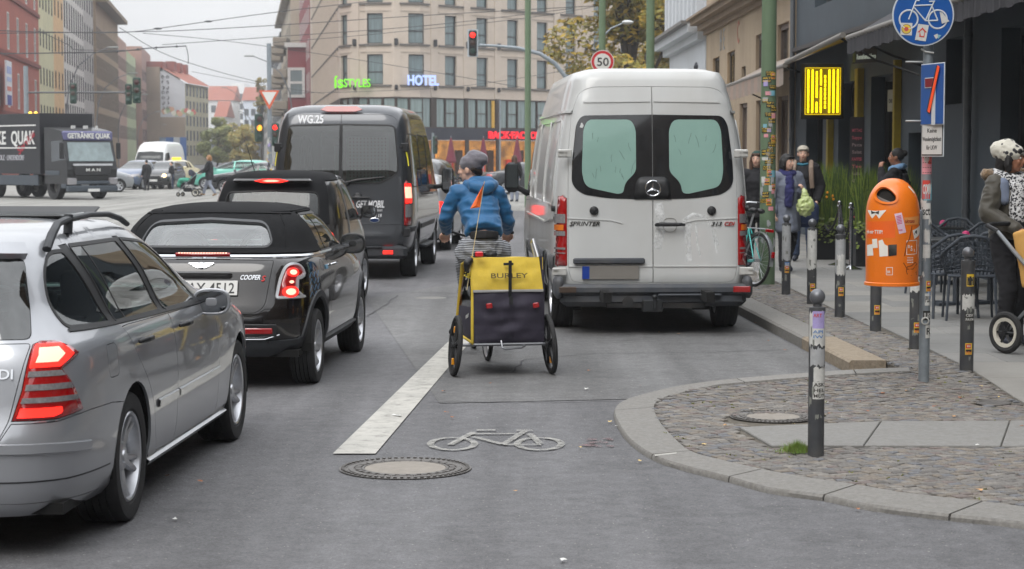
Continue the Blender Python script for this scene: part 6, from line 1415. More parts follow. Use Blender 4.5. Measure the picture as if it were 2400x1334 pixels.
simple_car('suv_car','dark four wheel drive with lit brake lamps ahead of the silver car',dgr,(GX(1004,43.5)-.46,43.5,0),3,'suv',lit_r=True,L=4.7,W=.93,H=1.70,step=.12)
simple_car('dark_car','dark saloon crossing in front of the hotel, seen over the cyclist hat',dgr,(GX(1130,88),88,0),78,'sedan',L=4.6)
simple_car('grey_hatchback','grey hatchback half hidden behind the black truck, turned to the right',sil,(GX(222,93)-2.1,92,0),66,'hatch',L=4.1,H=1.5)
simple_car('blue_car','blue grey saloon facing the viewer beside the grey hatchback',blu_,(GX(333,100),103.5,0),192,'hatch',L=4.3,H=1.5)
simple_car('taxi','cream taxi with yellow roof sign and lit headlamps',taxi_,(GX(430,108),110,0),190,'sedan',L=4.6,H=1.5,lit_f=True,cat='taxi',roof=lambda rt:MB().box((0,2.0,1.56),(.5,.18,.14),b=.03).build('roof_sign',M('taxi_sign',(250,210,60),.4,var=0,emit=(250,205,50),es=.8),rt))
simple_car('mint_car','mint green estate car behind the woman with the pram',teal_,(GX(584,100)+1.5,100,0),-80,'wagon',L=4.5,H=1.5,glassm=glass('mint_glass',(150,200,190),.5))
simple_car('black_saloon','black saloon with silver wheels heading left in front of the mint green estate',blk_,(GX(640,92)+1.75,91,0),-80,'sedan',L=4.7,H=1.45,glassm=glass('mint_glass'))
simple_car('dark_small_car','small dark car with lit headlamps between the white van and the taxi',blk_,(GX(372,100),104,0),185,'hatch',L=3.8,H=1.45,lit_f=True)
simple_car('far_silver_car','silver car seen between the black saloon and the give way sign',sil,(GX(655,112),110,0),-85,'hatch',L=4.2)
def far_van():
 wp=M('van_white_plain',(205,207,206),.4,var=.03,coat=.4);Y=112
 rows=[(.3,.9,.1,5.4,10),(.5,.97,0,5.5,10),(.9,.98,.02,5.45,10),(1.1,.98,.04,5.2,9),(1.3,.96,.05,4.8,9),(1.8,.92,.1,4.4,9),(2.2,.85,.16,4.1,8),(2.45,.74,.3,3.8,6),(2.52,.5,.7,3.4,4),(2.54,.1,1.5,2.5,3)]
 c=Car('delivery_van','white delivery van facing the viewer behind the man in black','van',rows,(GX(364,Y),Y+5.5,0),186,5.5,wp,[(1,.34,.36),(4.5,.34,.36)],.16);S,rt=c.S,c.root
 c.part('windscreen',rc([('f',0,1.28),('f',.84,1.27),('f',.76,1.92),('f',0,1.98)],[0,.06,.08,0]),glass('van_screen',(170,190,190),.35),sy=True)
 for m in (False,True):
  c.part('side_window',rc(S_((3.6,1.3),(4.6,1.28),(4.2,1.85),(3.6,1.9)),.06),glass_dark,mir=m);c.part('headlamp',rc([('f',.60,.82),('f',.62,1.02),('f',.84,1.06),('f',.86,.84)],.04),lamp_clear,mir=m)
 MB().box((0,5.5,.80),(1.1,.06,.16),b=.03).build('grille',blackp,rt);MB().box((0,5.5,.45),(1.8,.1,.28),b=.06).build('front_bumper',darkp,rt);MB().box((0,5.56,.45),(.5,.02,.11)).build('number_plate',plate_m,rt,smooth=0)
 c.finish(core=False);c.wheels(.34,.2,'steel',lod=0)
far_van()
# black delivery truck, left
def truck():
 Y=78.;k=Y/FP;X=lambda px:(px-1200)*k;Zz=lambda py:CAMH+(362-py)*k+.06
 rz=R(72)
 t=empty('delivery_truck',(X(203),Y,0),0,None,'black box truck with white lettering turning at the left of the junction','truck')
 bk=M('truck_black',(20,21,24),.4,.0,var=.1,coat=.25);bk2=M('truck_box_black',(18,19,26),.45,var=.15,vscale=1);gr_=M('truck_grey',(60,68,76),.5,var=.1);lil=M('truck_lilac',(92,92,128),.45,var=.08)
 R0=empty('cab',(0,0,0),0,t);t.rotation_euler=(0,0,R(-47))
 s_=.72
 def bx(nm,x0,x1,y0,y1,z0,z1,m,par=t,b_=.0):return MB().box(((x0+x1)/2,(y0+y1)/2,(z0+z1)/2),(x1-x0,y1-y0,z1-z0),b=b_).build(nm,m,par,smooth=35 if b_ else 0)
 W=1.12
 b=MB();pr=[(-1.25,.62),(.42,.62),(.5,1.2),(.42,1.55),(.16,2.42),(.0,2.72),(-1.0,2.86),(-1.25,2.86)];b.prism(pr,axis((0,W,0),(0,-1,0),(0,0,1)) if False else Matrix(((1,0,0,0),(0,0,-1,W),(0,1,0,0),(0,0,0,1))),2*W);cb=b.build('cab_body',bk,R0,smooth=0,fix=True)
 sc_=MB();sc_.add([(.452,-W*.90,1.52),(.452,W*.90,1.52),(.235,W*.86,2.26),(.235,-W*.86,2.26)],[(0,1,2,3)]);sc_.build('windscreen',M('truck_glass',(112,128,130),.15,var=.4,vscale=1.3,coat=1.),R0,smooth=0)
 bx('head_panel',.0,.26,-W*.98,W*.98,2.32,2.70,lil,R0,.05)
 text('GETRÄNKE QUAK',Matrix(((0,0,1,.275),(1,0,0,-W*.86),(0,1,0,2.42),(0,0,0,1))),.28,plate_m,R0,'lettering',.01,.03,fit=W*1.72)
 for sy in (-1,1):
  MB().add([(.34,sy*(W+.004),1.58),(-.70,sy*(W+.004),1.50),(-.72,sy*(W+.004),2.30),(.12,sy*(W+.004),2.32)],[(0,1,2,3)]).build('side_window',darkglass,R0,smooth=0)
  bx('mirror',.30,.40,sy*W+sy*.16-.09,sy*W+sy*.16+.09,1.6,2.25,blackp,R0,.03)
  bx('headlamp',.44,.56,sy*.92-.2,sy*.92+.2,.58,.86,lamp_clear,R0,.03);bx('step',.0,.40,sy*(W-.06)-.08,sy*(W-.06)+.08,.45,.62,gr_,R0,.02)
  bx('wheel_arch',-1.2,-.1,sy*(W-.04)-.06,sy*(W-.04)+.06,.95,1.15,gr_,R0,.03)
 bx('bumper',.30,.58,-W,W,.30,.56,gr_,R0,.05);bx('bumper',.36,.56,-W*.7,W*.7,.60,.74,gr_,R0,.03);bx('grille',.46,.53,-W*.72,W*.72,.95,1.38,M('grille_black',(20,20,22),.4,var=0,coat=.5),R0,.03)
 bx('grille_strip',.52,.56,-W*.78,W*.78,1.34,1.42,M('strip_white',(190,192,196),.4),R0);text('M A N',Matrix(((0,0,1,.54),(1,0,0,-.32),(0,1,0,1.12),(0,0,0,1))),.16,plate_m,R0,'lettering',.01,.02,fit=.64)
 bx('number_plate',.58,.60,-.26,.26,.32,.43,plate_m,R0)
 for k_,y_ in enumerate((-.5,-.42,.05,.15,.6)):bx('roof_lamp',-.2,-.1,y_-.03,y_+.03,2.8,2.92,frame_w,R0)
 L_=6.4;BX=[-1.45-L_,-1.45]
 body=bx('box_body',BX[0],BX[1],-1.2,1.2,1.0,3.42,bk2);bx('chassis',BX[0],-1.2,-.5,.5,.5,.9,under_m)
 mt=lambda x,z:Matrix(((1,0,0,x),(0,0,-1,-1.205),(0,1,0,z),(0,0,0,1)))
 text('QUAK',mt(-3.75,2.2),.75,plate_m,body,'lettering',.01,.02,fit=1.9);text('GETRÄNKE',mt(-7.6,2.2),.75,plate_m,body,'lettering',.01,.02,fit=3.4)
 for z in (2.02,2.92):bx('white_line',-5.2,-1.75,-1.215,-1.203,z,z+.05,plate_m,body)
 text('Service',mt(-3.1,1.75)@RZ(R(32)),.45,M('letter_red',(150,20,40),.5),body,'lettering',.01,.03,fit=1.5);text('ZEPERNICK · BUCHHOLZ · LINDENDORF',mt(-6.9,1.55),.3,M('letter_grey',(170,170,176),.5),body,'lettering',.01,.01,fit=4.2)
 bx('side_guard',-6.6,-1.7,-1.18,-1.10,.55,.95,gr_);bx('tool_box',-3.6,-2.2,-1.12,-.7,.55,.9,M('box_grey',(120,122,120),.5))
 for x,y_ in ((-.65,-1),(-.65,1),(-5.4,-1),(-5.4,1),(-6.6,-1),(-6.6,1)):
  wh=empty('wheel',(x,y_*.95,.50),R(90),t);tt=MB();make_tyre(tt,.50,.30,RY(R(90 if y_<0 else -90)),28,.55);tt.build('tyre',tyre_m,wh,fix=True)
  MB().lathe([(.28,.13),(.26,.06),(.16,.05),(.14,.14),(0,.15)],RY(R(90 if y_<0 else -90)),20).build('rim',M('truck_rim',(120,118,114),.5,.3),wh)
 t.scale=(1.0,1.0,1.0)
truck()
# masts, signs, lights, wires
mast_g=M('mast_green',(100,121,94),.6,var=.08,vscale=3,dirt=.3,dirtcol=(90,104,78),bump=.001,bscale=60);galv=M('galvanised_steel',(136,144,150),.5,.4,var=.15,vscale=12)
def wrap(b,r,a0,a1,z0,z1,n=6,jag=0.,rr=None):
 """a paper patch bent round an upright pole; angles in degrees, -90 faces the viewer"""
 vs=[]
 for i in range(n+1):
  a=R(a0+(a1-a0)*i/n);j0=rr.uniform(0,jag) if jag else 0;j1=rr.uniform(0,jag) if jag else 0
  vs+=[(r*math.cos(a),r*math.sin(a),z0+j0),(r*math.cos(a),r*math.sin(a),z1-j1)]
 b.add(vs,[(2*i,2*i+2,2*i+3,2*i+1) for i in range(n)])
def wrap_text(s_,r,a_mid,z,size,mat,parent,fit=None,tilt=0.):
 o=text(s_,Matrix(),size,mat,parent,'print',.0004,.015,'CENTER',fit=fit)
 if not o:return
 for v in o.data.vertices:
  x,y=v.co.x*math.cos(tilt)-v.co.y*math.sin(tilt),v.co.x*math.sin(tilt)+v.co.y*math.cos(tilt);a=R(a_mid)+x/r;d=r+.0008+v.co.z;v.co=Vector((d*math.cos(a),d*math.sin(a),z+y))
 return o
pap={k:M('paper_'+k,c,.75,var=.10,vscale=30,dirt=.25,dirtcol=(150,146,138)) for k,c in dict(white=(206,206,202),grey=(168,170,172),pink=(222,150,160),red=(204,64,54),yellow=(226,190,60),black=(26,26,26),blue=(84,130,186),cyan=(120,176,192),orange=(226,120,60),violet=(170,158,210)).items()}
def sticker(parent,r,a,z,w_,h,kind='paper',words=(),col='white',tc=None,rr=None):
 da=math.degrees(w_/r);b=MB();wrap(b,r+.0012,a-da/2,a+da/2,z-h/2,z+h/2,6);o=b.build('sticker',pap[col],parent,smooth=0)
 for i,s_ in enumerate(words):wrap_text(s_,r+.0012,a,z+h/2-h*(i+.8)/(len(words)+.1),h/(len(words)+.3)*.95,tc or pap['black'],o,fit=w_*.86)
 return o
def comic(parent,r,a,z,w_=.05,h=.075):
 """the small yellow and red printed sticker seen on most posts"""
 o=sticker(parent,r,a,z,w_,h,col='yellow');da=math.degrees(w_/r)
 b=MB();b.mi=0;wrap(b,r+.0018,a-da*.4,a+da*.3,z+h*.05,z+h*.42,4);b.mi=1;wrap(b,r+.0022,a-da*.22,a-da*.05,z+h*.16,z+h*.32,3);wrap(b,r+.0022,a+da*.05,a+da*.2,z+h*.16,z+h*.32,3);b.mi=2;wrap(b,r+.0024,a-da*.42,a+da*.42,z-h*.28,z-h*.04,4)
 b.build('print',[pap['red'],pap['white'],pap['black']],o,smooth=0);wrap_text('REX',r+.0026,a,z-h*.45,h*.34,pap['orange'],o,fit=w_*.8);return o
def mast(label,px,Y,r,h=11.,z0=0.,taper=.9):
 c=AT(px,600,Y);t=empty('mast',(c.x,Y,z0),0,None,label,'mast',None)
 MB().tube([(0,0,-.05),(0,0,2.2),(0,0,2.4),(0,0,h)],[r*1.04,r*1.02,r,r*taper],20).build('pole',mast_g,t);return t
t=mast('near green steel mast covered in stickers beside the parked white van',1798,25.3,.098,8,.107)
sr=random.Random(21);bw=[('FLIP IT','YOU CAN'),('CAN','YES'),('CAN','TELL'),('ART','NOW')]
for k in range(38):
 z=1.0+1.75*(k/38)+sr.uniform(-.03,.03);a=-90+sr.uniform(-45,45);u=sr.random()
 if u<.45:sticker(t,.1035,a,z,sr.uniform(.09,.14),sr.uniform(.05,.08),col='black',words=bw[k%4],tc=pap['yellow'])
 elif u<.6:comic(t,.1035,a,z,.07,.085)
 else:sticker(t,.1040,a,z,sr.uniform(.05,.09),sr.uniform(.04,.09),col=sr.choice(('white','white','violet','pink','grey','cyan')))
b=MB()
for k in range(16):a=-90+sr.uniform(-60,60);z=sr.uniform(.2,2.0);wrap(b,.1045,a-14,a+14,z,z+sr.uniform(.05,.16),5,.05,sr)
b.build('paper_remnant',pap['grey'],t,smooth=0,kind='stuff')
t=mast('green mast carrying the round 50 sign and a small street lamp',1410,56,.10,9)
b=MB();b.tube([(0,0,5.1),(.25,0,5.35),(.6,0,5.5)],[.03,.025,.022],8);b.build('lamp_arm',galv,t);MB().ball((.72,0,5.52),.17,12,(1,.5,.38)).build('lamp_head',M('lamp_head_white',(200,204,206),.4),t)
sg=empty('round_sign',(AT(1412,145,55.8).x,55.8,AT(1412,145,55.8).z),0,None,'round white traffic sign with red rim and the number 50','traffic sign')
MB().lathe([(.31,0),(.31,.02),(0,.02)],RX(R(90)),36).build('disc',M('sign_red_rim',(190,32,40),.4,var=.04),sg,fix=True);MB().lathe([(.235,.0),(.235,.004),(0,.004)],T(0,-.021,0)@RX(R(90)),36).build('face',M('sign_white',(214,214,210),.4,var=.03),sg,fix=True)
text('50',outward((-.165,-.027,-.115),(1,0,0)),.33,plate_txt,sg,'number',.002,.012,fit=.33);MB().lathe([(.312,.0),(.33,.0),(.33,.02),(.312,.02)],RX(R(90)),36,True).build('rim',plate_m,sg,fix=True)
mast('wide green mast between the 50 sign and the white building',1522,48,.105,9)
mast('pale green mast standing left of the white van roof',1237,66,.105,12)
def lens(b,c,r,d=(0,-1,0)):b.lathe([(r,0),(r*.9,.02),(r*.5,.035),(0,.04)],axis(c,d),18)
gdark=M('signal_green',(38,62,52),.5,var=.1);black_g=M('signal_black',(20,22,22),.6,var=0);off_r=M('lens_off_red',(60,20,18),.3,var=0,coat=.6);off_y=M('lens_off_amber',(54,32,22),.3,var=0,coat=.6);off_g=M('lens_off_green',(16,52,44),.3,var=0,coat=.6)
on_r=M('lens_red',(255,40,30),.3,var=0,emit=(255,40,30),es=1.7);on_y=M('lens_amber',(255,170,40),.3,var=0,emit=(255,165,50),es=1.2)
def signal(label,loc,rz=0.,lit=0,border=True,s_=1.,back=False,visor=True,group=None):
 t=empty('traffic_light',loc,rz,None,label,'traffic light',group)
 MB().box((0,.06,0),(.30*s_,.14,.96*s_),b=.04).build('housing',gdark if not border else black_g,t)
 if border:MB().box((0,.075,0),(.40*s_,.02,1.04*s_),b=.008).build('backboard',M('signal_border',(176,184,190),.5),t)
 if not back:
  for k,(on,of) in enumerate(((on_r,off_r),(on_y,off_y),(M('lens_green'),off_g))):
   b=MB();lens(b,(0,-.012,(.30-.30*k)*s_),.105*s_);b.build('lens',on if lit==k+1 else of,t,fix=True)
   if visor:MB().tube([(.12*s_*math.cos(R(q)),-.10+.02*abs(math.sin(R(q))),(.30-.30*k)*s_+.12*s_*math.sin(R(q))) for q in range(0,181,20)],.012,6).build('visor',black_g,t)
 return t
p=AT(1108,101,75);signal('red traffic light with pale border hanging from the curved arm over the road',tuple(p),0,1)
t=empty('signal_mast',(0,0,0),0,None,'curved grey steel arm carrying the hanging red traffic light','signal arm');b=MB();pts=[AT(1355,330,75),AT(1345,235,75),AT(1325,180,75),AT(1300,148,75),AT(1265,126,75),AT(1215,113,75),AT(1165,108,75),AT(1124,106,75)];b.tube([(pts[0].x,75,0)]+pts,[.10,.095,.09,.085,.08,.075,.065,.055,.05],12);b.build('pole',galv,t)
t=empty('signal_gantry',(0,0,0),0,None,'grey post with a long horizontal bar above the black truck','gantry');P0=AT(61,218,92);b=MB();b.cyl((P0.x,92,0),(P0.x,92,AT(61,155,92).z),.11);b.build('post',galv,t);b=MB();b.cyl(AT(61,217,92),AT(332,217,92),.045);b.build('bar',M('bar_dark',(86,88,90),.5,.3),t)
for k,(a,y,lb) in enumerate(((171,219,'dark traffic light hanging alone on the long bar'),(301,221,'left dark traffic light of the pair at the end of the long bar'),(320,212,'right dark traffic light of the pair at the end of the long bar'))):signal(lb,tuple(AT(a,y,91.8)),0,0,False,1.0 if k<2 else 1.25,visor=False)
for k,(a,y,lb) in enumerate(((71,266,'left'),(84,266,'right'))):MB().ball(AT(a,y,90),.09,10).build('amber_flasher',M('flash_amber',(250,200,60),.4,var=0,emit=(250,205,60),es=1.5),None,label='small %s amber warning lamp above the truck box'%lb,category='warning lamp')
for o in [o for o in bpy.data.objects if o.name.startswith('amber_flasher')]:pass
gp=empty('sign_post',(AT(632,300,86).x,86,0),0,None,'grey steel post with the give way sign, left of the grey van','post');MB().cyl((0,0,0),(0,0,AT(632,102,86).z),.10).build('pole',galv,gp)
gt=empty('give_way_sign',tuple(AT(631,212,85.8)),0,None,'white triangular give way sign with an orange red border','traffic sign')
k=85.8/FP
def tri(w_):return [(-w_,w_*.577*.5*0+0),(w_,0),(0,-w_*1.732)]
MB().prism([(-24*k,0),(24*k,0),(1.2*k,-43*k),(-1.2*k,-43*k)],Matrix(((1,0,0,0),(0,0,-1,0),(0,1,0,0),(0,0,0,1))),.02).build('border',M('sign_orange_red',(206,96,64),.5),gt,smooth=0,fix=True)
MB().prism([(-17*k,-3.6*k),(17*k,-3.6*k),(0,-34*k)],Matrix(((1,0,0,0),(0,0,-1,-.021),(0,1,0,0),(0,0,0,1))),.006).build('face',M('sign_white'),gt,smooth=0,fix=True)
signal('dark green traffic light left of the give way post with an amber lamp lit',tuple(AT(608,300,85.6)),R(40),2,False,1.25);signal('traffic light with a red lamp lit, just left of the grey van',tuple(AT(645,316,85.7)),R(-10),1,False,1.05)
signal('small green backed signal in front of the lit shops',tuple(AT(1022,340,100)),R(50),0,False,.95)
MB().cyl((AT(1015,340,100.3).x,100.3,0),(AT(1015,340,100.3).x,100.3,AT(1015,312,100.3).z),.07).build('signal_post',galv,None,label='thin grey signal post in front of the lit shops',category='post')
MB().cyl((AT(1172,340,118).x,118,0),(AT(1172,340,118).x,118,AT(1172,234,118).z),.05).build('thin_pole',galv,None,label='slim grey pole in front of the hotel shop fascia',category='post')
sr=random.Random(5);b=MB()
for k in range(60):b.mi=sr.randrange(5);a=sr.uniform(-170,-10);z=sr.uniform(.1,2.6);wrap(b,.112+.03*sr.random(),a-25,a+25,z,z+sr.uniform(.08,.25),4,.08,sr)
b.build('poster_remnant',[pap['white'],pap['yellow'],pap['grey'],pap['violet'],pap['black']],gp,smooth=0,kind='stuff')
def whip(label,px,Y,px2,py2,r=.07):
 a=AT(px,300,Y);e_=AT(px2,py2,Y);d=e_.x-a.x;t=empty('street_lamp',(a.x,Y,0),0,None,label,'street lamp','curved street lamps along the far street');h=e_.z
 pts=[(0,0,0),(d*.0,0,h*.5),(d*.06,0,h*.70),(d*.25,0,h*.86),(d*.55,0,h*.955),(d*.85,0,h)];MB().tube(pts,[r,r*.9,r*.8,r*.7,r*.55,r*.5],8).build('pole',M('lamp_post_grey',(120,124,128),.5,.3),t)
 MB().box((d*.94,0,h+.02),(abs(d)*.22,.3,.12),b=.04).build('lamp_head',M('lamp_grey',(150,154,152),.5),t)
for a in (('curved street lamp nearest the gantry, tallest on the left',156,150,272,112),('second curved street lamp from the left, rising beside the brown building',226,195,318,172),('third curved street lamp behind the grey hatchback',277,240,343,222),('fourth curved street lamp before the firewall building',322,290,375,262),('fifth, smallest curved street lamp before the hoarding',348,330,388,292),('curved street lamp left of the ornate building, arm pointing left',686,162,578,132),('distant curved street lamp among the far trees, arm pointing left',578,260,522,206),('far small curved street lamp left of the give way post',596,300,560,262)):whip(*a)
wire_m=M('wire_dark',(62,64,66),.6,var=0)
WR=[('upper tram wire with two insulators crossing the sky',[(0,72,78),(100,75,80),(290,76,86),(420,60,90),(660,27,96),(1000,-12,104)],.018),('long tram wire sagging over the hotel facade',[(0,78,82),(300,75,90),(460,70,92),(700,56,96),(1000,36,98),(1560,5,100)],.018),
('taut tram wire with droplet clips ending above the street',[(0,126,86),(250,122,88),(350,113,90),(436,108,92)],.026),('slack wire hanging down from the end of the clip wire',[(436,108,92),(441,130,92),(441,150,92)],.018),('diagonal support wire falling from the left roofs to the give way post',[(280,65,90),(380,124,96),(500,165,100),(620,196,110)],.016),
('thin cross wire low over the far street',[(335,78,92),(560,100,100),(900,150,104),(1250,210,104)],.014),('thin wire crossing the lower hotel windows',[(640,100,100),(900,78,100),(1250,40,100),(1500,-5,100)],.014),('tram wire above the hotel sign',[(380,105,98),(620,88,102),(1000,60,100),(1340,20,98)],.016),('contact wire from the left brick building',[(85,70,84),(160,105,90),(185,117,92),(330,118,96)],.016),('thin wire between hotel sign and middle storey',[(690,218,100),(870,214,104),(1100,200,108),(1420,150,100)],.012),('faint wire behind the give way sign',[(450,168,120),(600,196,120),(760,220,120)],.012)]
for lb,pts,r_ in WR:
 P=[AT(*q) for q in pts];Q=[]
 for i in range(len(P)-1):
  for j in range(6):Q.append(catm(P,i,j/6))
 Q.append(P[-1]);o=MB().tube(Q,r_,5).build('overhead_wire',wire_m,None,label=lb,category='wire',group='overhead tram wires')
 if 'insulators' in lb or 'clips' in lb:
  for q in (Q[7::3] if 'clips' in lb else (Q[16],Q[20])):MB().ball(q,.06 if 'clips' in lb else.05,8,(1 if 'clips' in lb else 4,1,1)).build('insulator',wire_m,o)
for k,(a,lb) in enumerate(((1057,'left'),(1133,'middle'),(1212,'right'))):
 c=AT(a,380,125);t=empty('closed_parasol',(c.x,125,0),0,None,'folded burgundy parasol, %s one of the three before the lit shops'%lb,'parasol','folded parasols');m=M('parasol_burgundy',(104,34,50),.8,var=.15)
 MB().lathe([(.03,2.85),(.10,2.6),(.22,1.9),(.34,1.35),(.30,1.25),(.12,1.5),(.05,2.4)],Matrix(),12).build('canopy',m,t,smooth=0);MB().cyl((0,0,0),(0,0,2.95),.03).build('pole',galv,t)
 # bollards
bm_=M('bollard_grey',(66,68,72),.5,var=.12,vscale=14,dirt=.4,dirtcol=(100,98,90),bump=.0015,bscale=60)
def bollard(label,X,Y,z0,h=.955,r=.047,paper=(),low=None,seed=1,tp='full'):
 t=empty('bollard',(X,Y,z0),0,None,label,'bollard','ball topped bollards along the kerb');rr=random.Random(seed)
 MB().lathe([(r*1.0,-.03),(r,h-.125),(r*1.02,h-.12),(r*.98,h-.105),(r*.55,h-.10),(r*.5,h-.085)],Matrix(),28).build('post',bm_,t,smooth=40);MB().ball((0,0,h-.045),.046,20).build('ball',M('bollard_ball',(108,110,114),.35,.4,var=.1,vscale=20),t,smooth=80)
 for a0,a1,z0_,z1_,m in paper:
  b=MB();wrap(b,r+.001,a0,a1,z0_,z1_,14,min(.03,(z1_-z0_)*.3),rr);b.build('paper_remnant',pap[m],t,smooth=0)
 b=MB()
 for k in range(7):a=rr.uniform(-150,-30);z=rr.uniform(.05,h-.25);w2=rr.uniform(6,16);wrap(b,r+.0016,a-w2,a+w2,z,z+rr.uniform(.02,.09),4,.02,rr)
 b.build('peeled_paint',M('peeled_pale',(128,130,124),.8,var=.2,vscale=30),t,smooth=0,kind='stuff');return t
f=G(1912,1062,.05);T1=bollard('front ball topped bollard with shredded posters and grass at its foot',f.x,f.y,.045,.96,.047,((-165,-18,.62,.84,'white'),(-150,-30,.50,.64,'grey'),(-120,-10,.40,.52,'white')),seed=2)
sticker(T1,.0475,-86,.785,.075,.10,col='violet');wrap_text('ART',.049,-95,.80,.03,pap['red'],T1,fit=.05);sticker(T1,.0475,-90,.70,.07,.06,col='white',words=('API','IW'),tc=pap['blue']);sticker(T1,.0475,-78,.375,.078,.10,col='white',words=('ASK','HEL','MUT'))
BL=[('bollard at the right edge with an arrow sticker and black lettering',2265,866,3,((-150,-20,.46,.60,'white'),)),('bollard hidden behind the sign post, upper half papered white',2145,817,4,((-170,-10,.48,.84,'white'),)),('bollard below the orange bin with a yellow sticker',2052,776,5,((-140,-60,.5,.62,'grey'),)),
('bollard papered white on its upper half, left of the orange bin',1968,743,6,((-170,-5,.44,.82,'grey'),(-140,-40,.42,.66,'white'))),('papered bollard rising directly behind the front bollard',1902,712,7,((-175,-5,.38,.84,'white'),)),('last bollard beside the green mast with a blue sticker',1842,690,8,((-175,-5,.40,.84,'grey'),))]
for i,(lb,a,y,sd,pp) in enumerate(BL):
 q=G(a,y,.107);o=bollard(lb,q.x,q.y,.107,.955,.053,pp,seed=sd);comic(o,.0535,-86,.165+.02*(i%3)+(.1 if i in (3,5) else 0),.055,.09)
 if i==0:sticker(o,.0535,-78,.70,.062,.095,col='yellow',words=('|||',));b=MB();[wrap(b,.0565,a0,a1,.66+dz,.66+dz+hh,3) for a0,a1,dz,hh in ((-95,-70,.0,.035),(-104,-62,.035,.012),(-98,-68,.047,.012),(-92,-74,.059,.012))];b.build('print',pap['black'],o,smooth=0);sticker(o,.0535,-80,.41,.075,.07,col='black',words=('CESK','PAYM'),tc=pap['white'])
 if i==5:sticker(o,.0535,-84,.36,.06,.06,col='blue',words=('JUS',),tc=pap['white'])
 if i==2:pass
 # sign post with cycle sign, dead end sign, plate and orange bin
PX=G(2165,900,.06);py_=PX.y;sp=empty('sign_post',(PX.x,py_,hz(PX.x,py_)),0,None,'grey sign post covered in torn stickers carrying the blue cycle sign','post');MB().tube([(0,0,-.05),(0,0,1.7),(0,0,2.95)],[.040,.040,.034],18).build('pole',galv,sp)
sr=random.Random(8)
for z,w2,h,c_,ws in ((1.63,.08,.15,'pink',('....','....','....','....')),(1.66,.03,.06,'red',()),(1.44,.06,.14,'red',('OXI',)),(1.42,.07,.12,'cyan',()),(1.28,.075,.12,'white',('isct',)),(.62,.04,.09,'white',('PSS',)),(.66,.05,.07,'blue',('J3',)),(.50,.06,.07,'black',('JUS',)),(.38,.05,.10,'white',('R',)),(1.1,.05,.08,'grey',()),(.98,.06,.10,'white',())):sticker(sp,.0405,-90+sr.uniform(-20,25)+(25 if z<.9 else 0),z,w2,h,words=ws,col=c_,tc=pap['white'] if c_ in ('blue','red','black') else None)
comic(sp,.0412,-60,.72,.045,.08)
b=MB()
for k in range(22):a=sr.uniform(-170,-10);z=sr.uniform(.75,2.3);wrap(b,.0418,a-22,a+22,z,z+sr.uniform(.04,.12),4,.04,sr)
b.build('paper_remnant',pap['white'],sp,smooth=0,kind='stuff')
b=MB();b.lathe([(.022,-.01),(.030,-.004),(.030,.006),(.022,.01)],axis((-.005,-.045,.46),(0,-1,0)),18,True);b.build('seal_ring',pap['white'],sp)
for px_,y_ in ((2140,152),(2140,290)):q=AT(px_,y_,py_);MB().box((q.x-PX.x-.0,-.04,q.z-.06),(.13,.02,.014),b=.004).build('bracket',M('bracket_zinc',(170,172,170),.4,.5),sp)
q=AT(2163,128,py_);MB().tube([(-.06,-.03,q.z+.02-.06),(-.03,-.045,q.z-.06),(.03,-.045,q.z-.07)],.008,6).build('clamp',M('bracket_zinc'),sp)
sign_blue=M('sign_blue_face',(16,84,160),.35,var=.05,coat=.4);q=AT(2163,36,py_-.07);cs=empty('cycle_sign',tuple(q),R(-2),None,'round blue cycle path sign with white bicycle and small stickers','traffic sign')
rr_=71*py_/FP;FM=lambda x,y,d=0.:Matrix(((1,0,0,x),(0,0,-1,-.012-d),(0,1,0,y),(0,0,0,1)))
MB().lathe([(rr_,0),(rr_,.012),(0,.012)],RX(R(90)),56).build('disc',M('sign_rim_white',(200,206,212),.4,var=.03),cs,fix=True);MB().lathe([(rr_*.955,0),(rr_*.955,.003),(0,.003)],T(0,-.0118,0)@RX(R(90)),56).build('face',sign_blue,cs,fix=True)
b=MB();u=py_/FP;sx=lambda x:(1850+x/3.176-2163)*u;sy=lambda y:(36-y/3.176)*u
def stroke(b,pts,w_,z=.0155):
 P=[Vector((sx(x),0,sy(y))) for x,y in pts];b.tube([Vector((p.x,-z,p.z)) for p in P],w_,6,flat=1.)
wm=M('sign_white_print',(205,210,214),.4,var=.02)
for c_ in (888,1100):b.lathe([(67/3.176*u+(.0062)*math.cos(t),.003*math.sin(t)) for t in [2*math.pi*i/6 for i in range(6)]],T(sx(c_),-.016,sy(145))@RX(R(90)),32,True)
for pts in (((888,145),(940,10),(965,8)),((925,45),(1065,40)),((928,60),(1010,155)),((1010,155),(1070,20)),((1010,155),(1102,153)),((1100,152),(1055,45)),((1035,15),(1078,14))):stroke(b,pts,.0056)
b.build('bicycle_symbol',wm,cs)
def flat(parent,name,pts,mat,z):P=[(sx(x),sy(y)) for x,y in pts];return MB().prism(P,Matrix(((1,0,0,0),(0,0,-1,-z+.001),(0,1,0,0),(0,0,0,1))),.0015).build(name,mat,parent,smooth=0,fix=True)
flat(cs,'sticker',((1112,92),(1130,95),(1185,160),(1130,178)),pap['white'],.022);o=flat(cs,'sticker',((832,170),(916,172),(912,262),(828,258)),pap['white'],.017)
for r_,m_,z_ in ((36,pap['black'],.0175),(33,pap['yellow'],.018),(16,pap['red'],.0185)):flat(o,'print',[(872+r_*math.cos(t),216+r_*math.sin(t)) for t in [i*.42 for i in range(15)]],m_,z_)
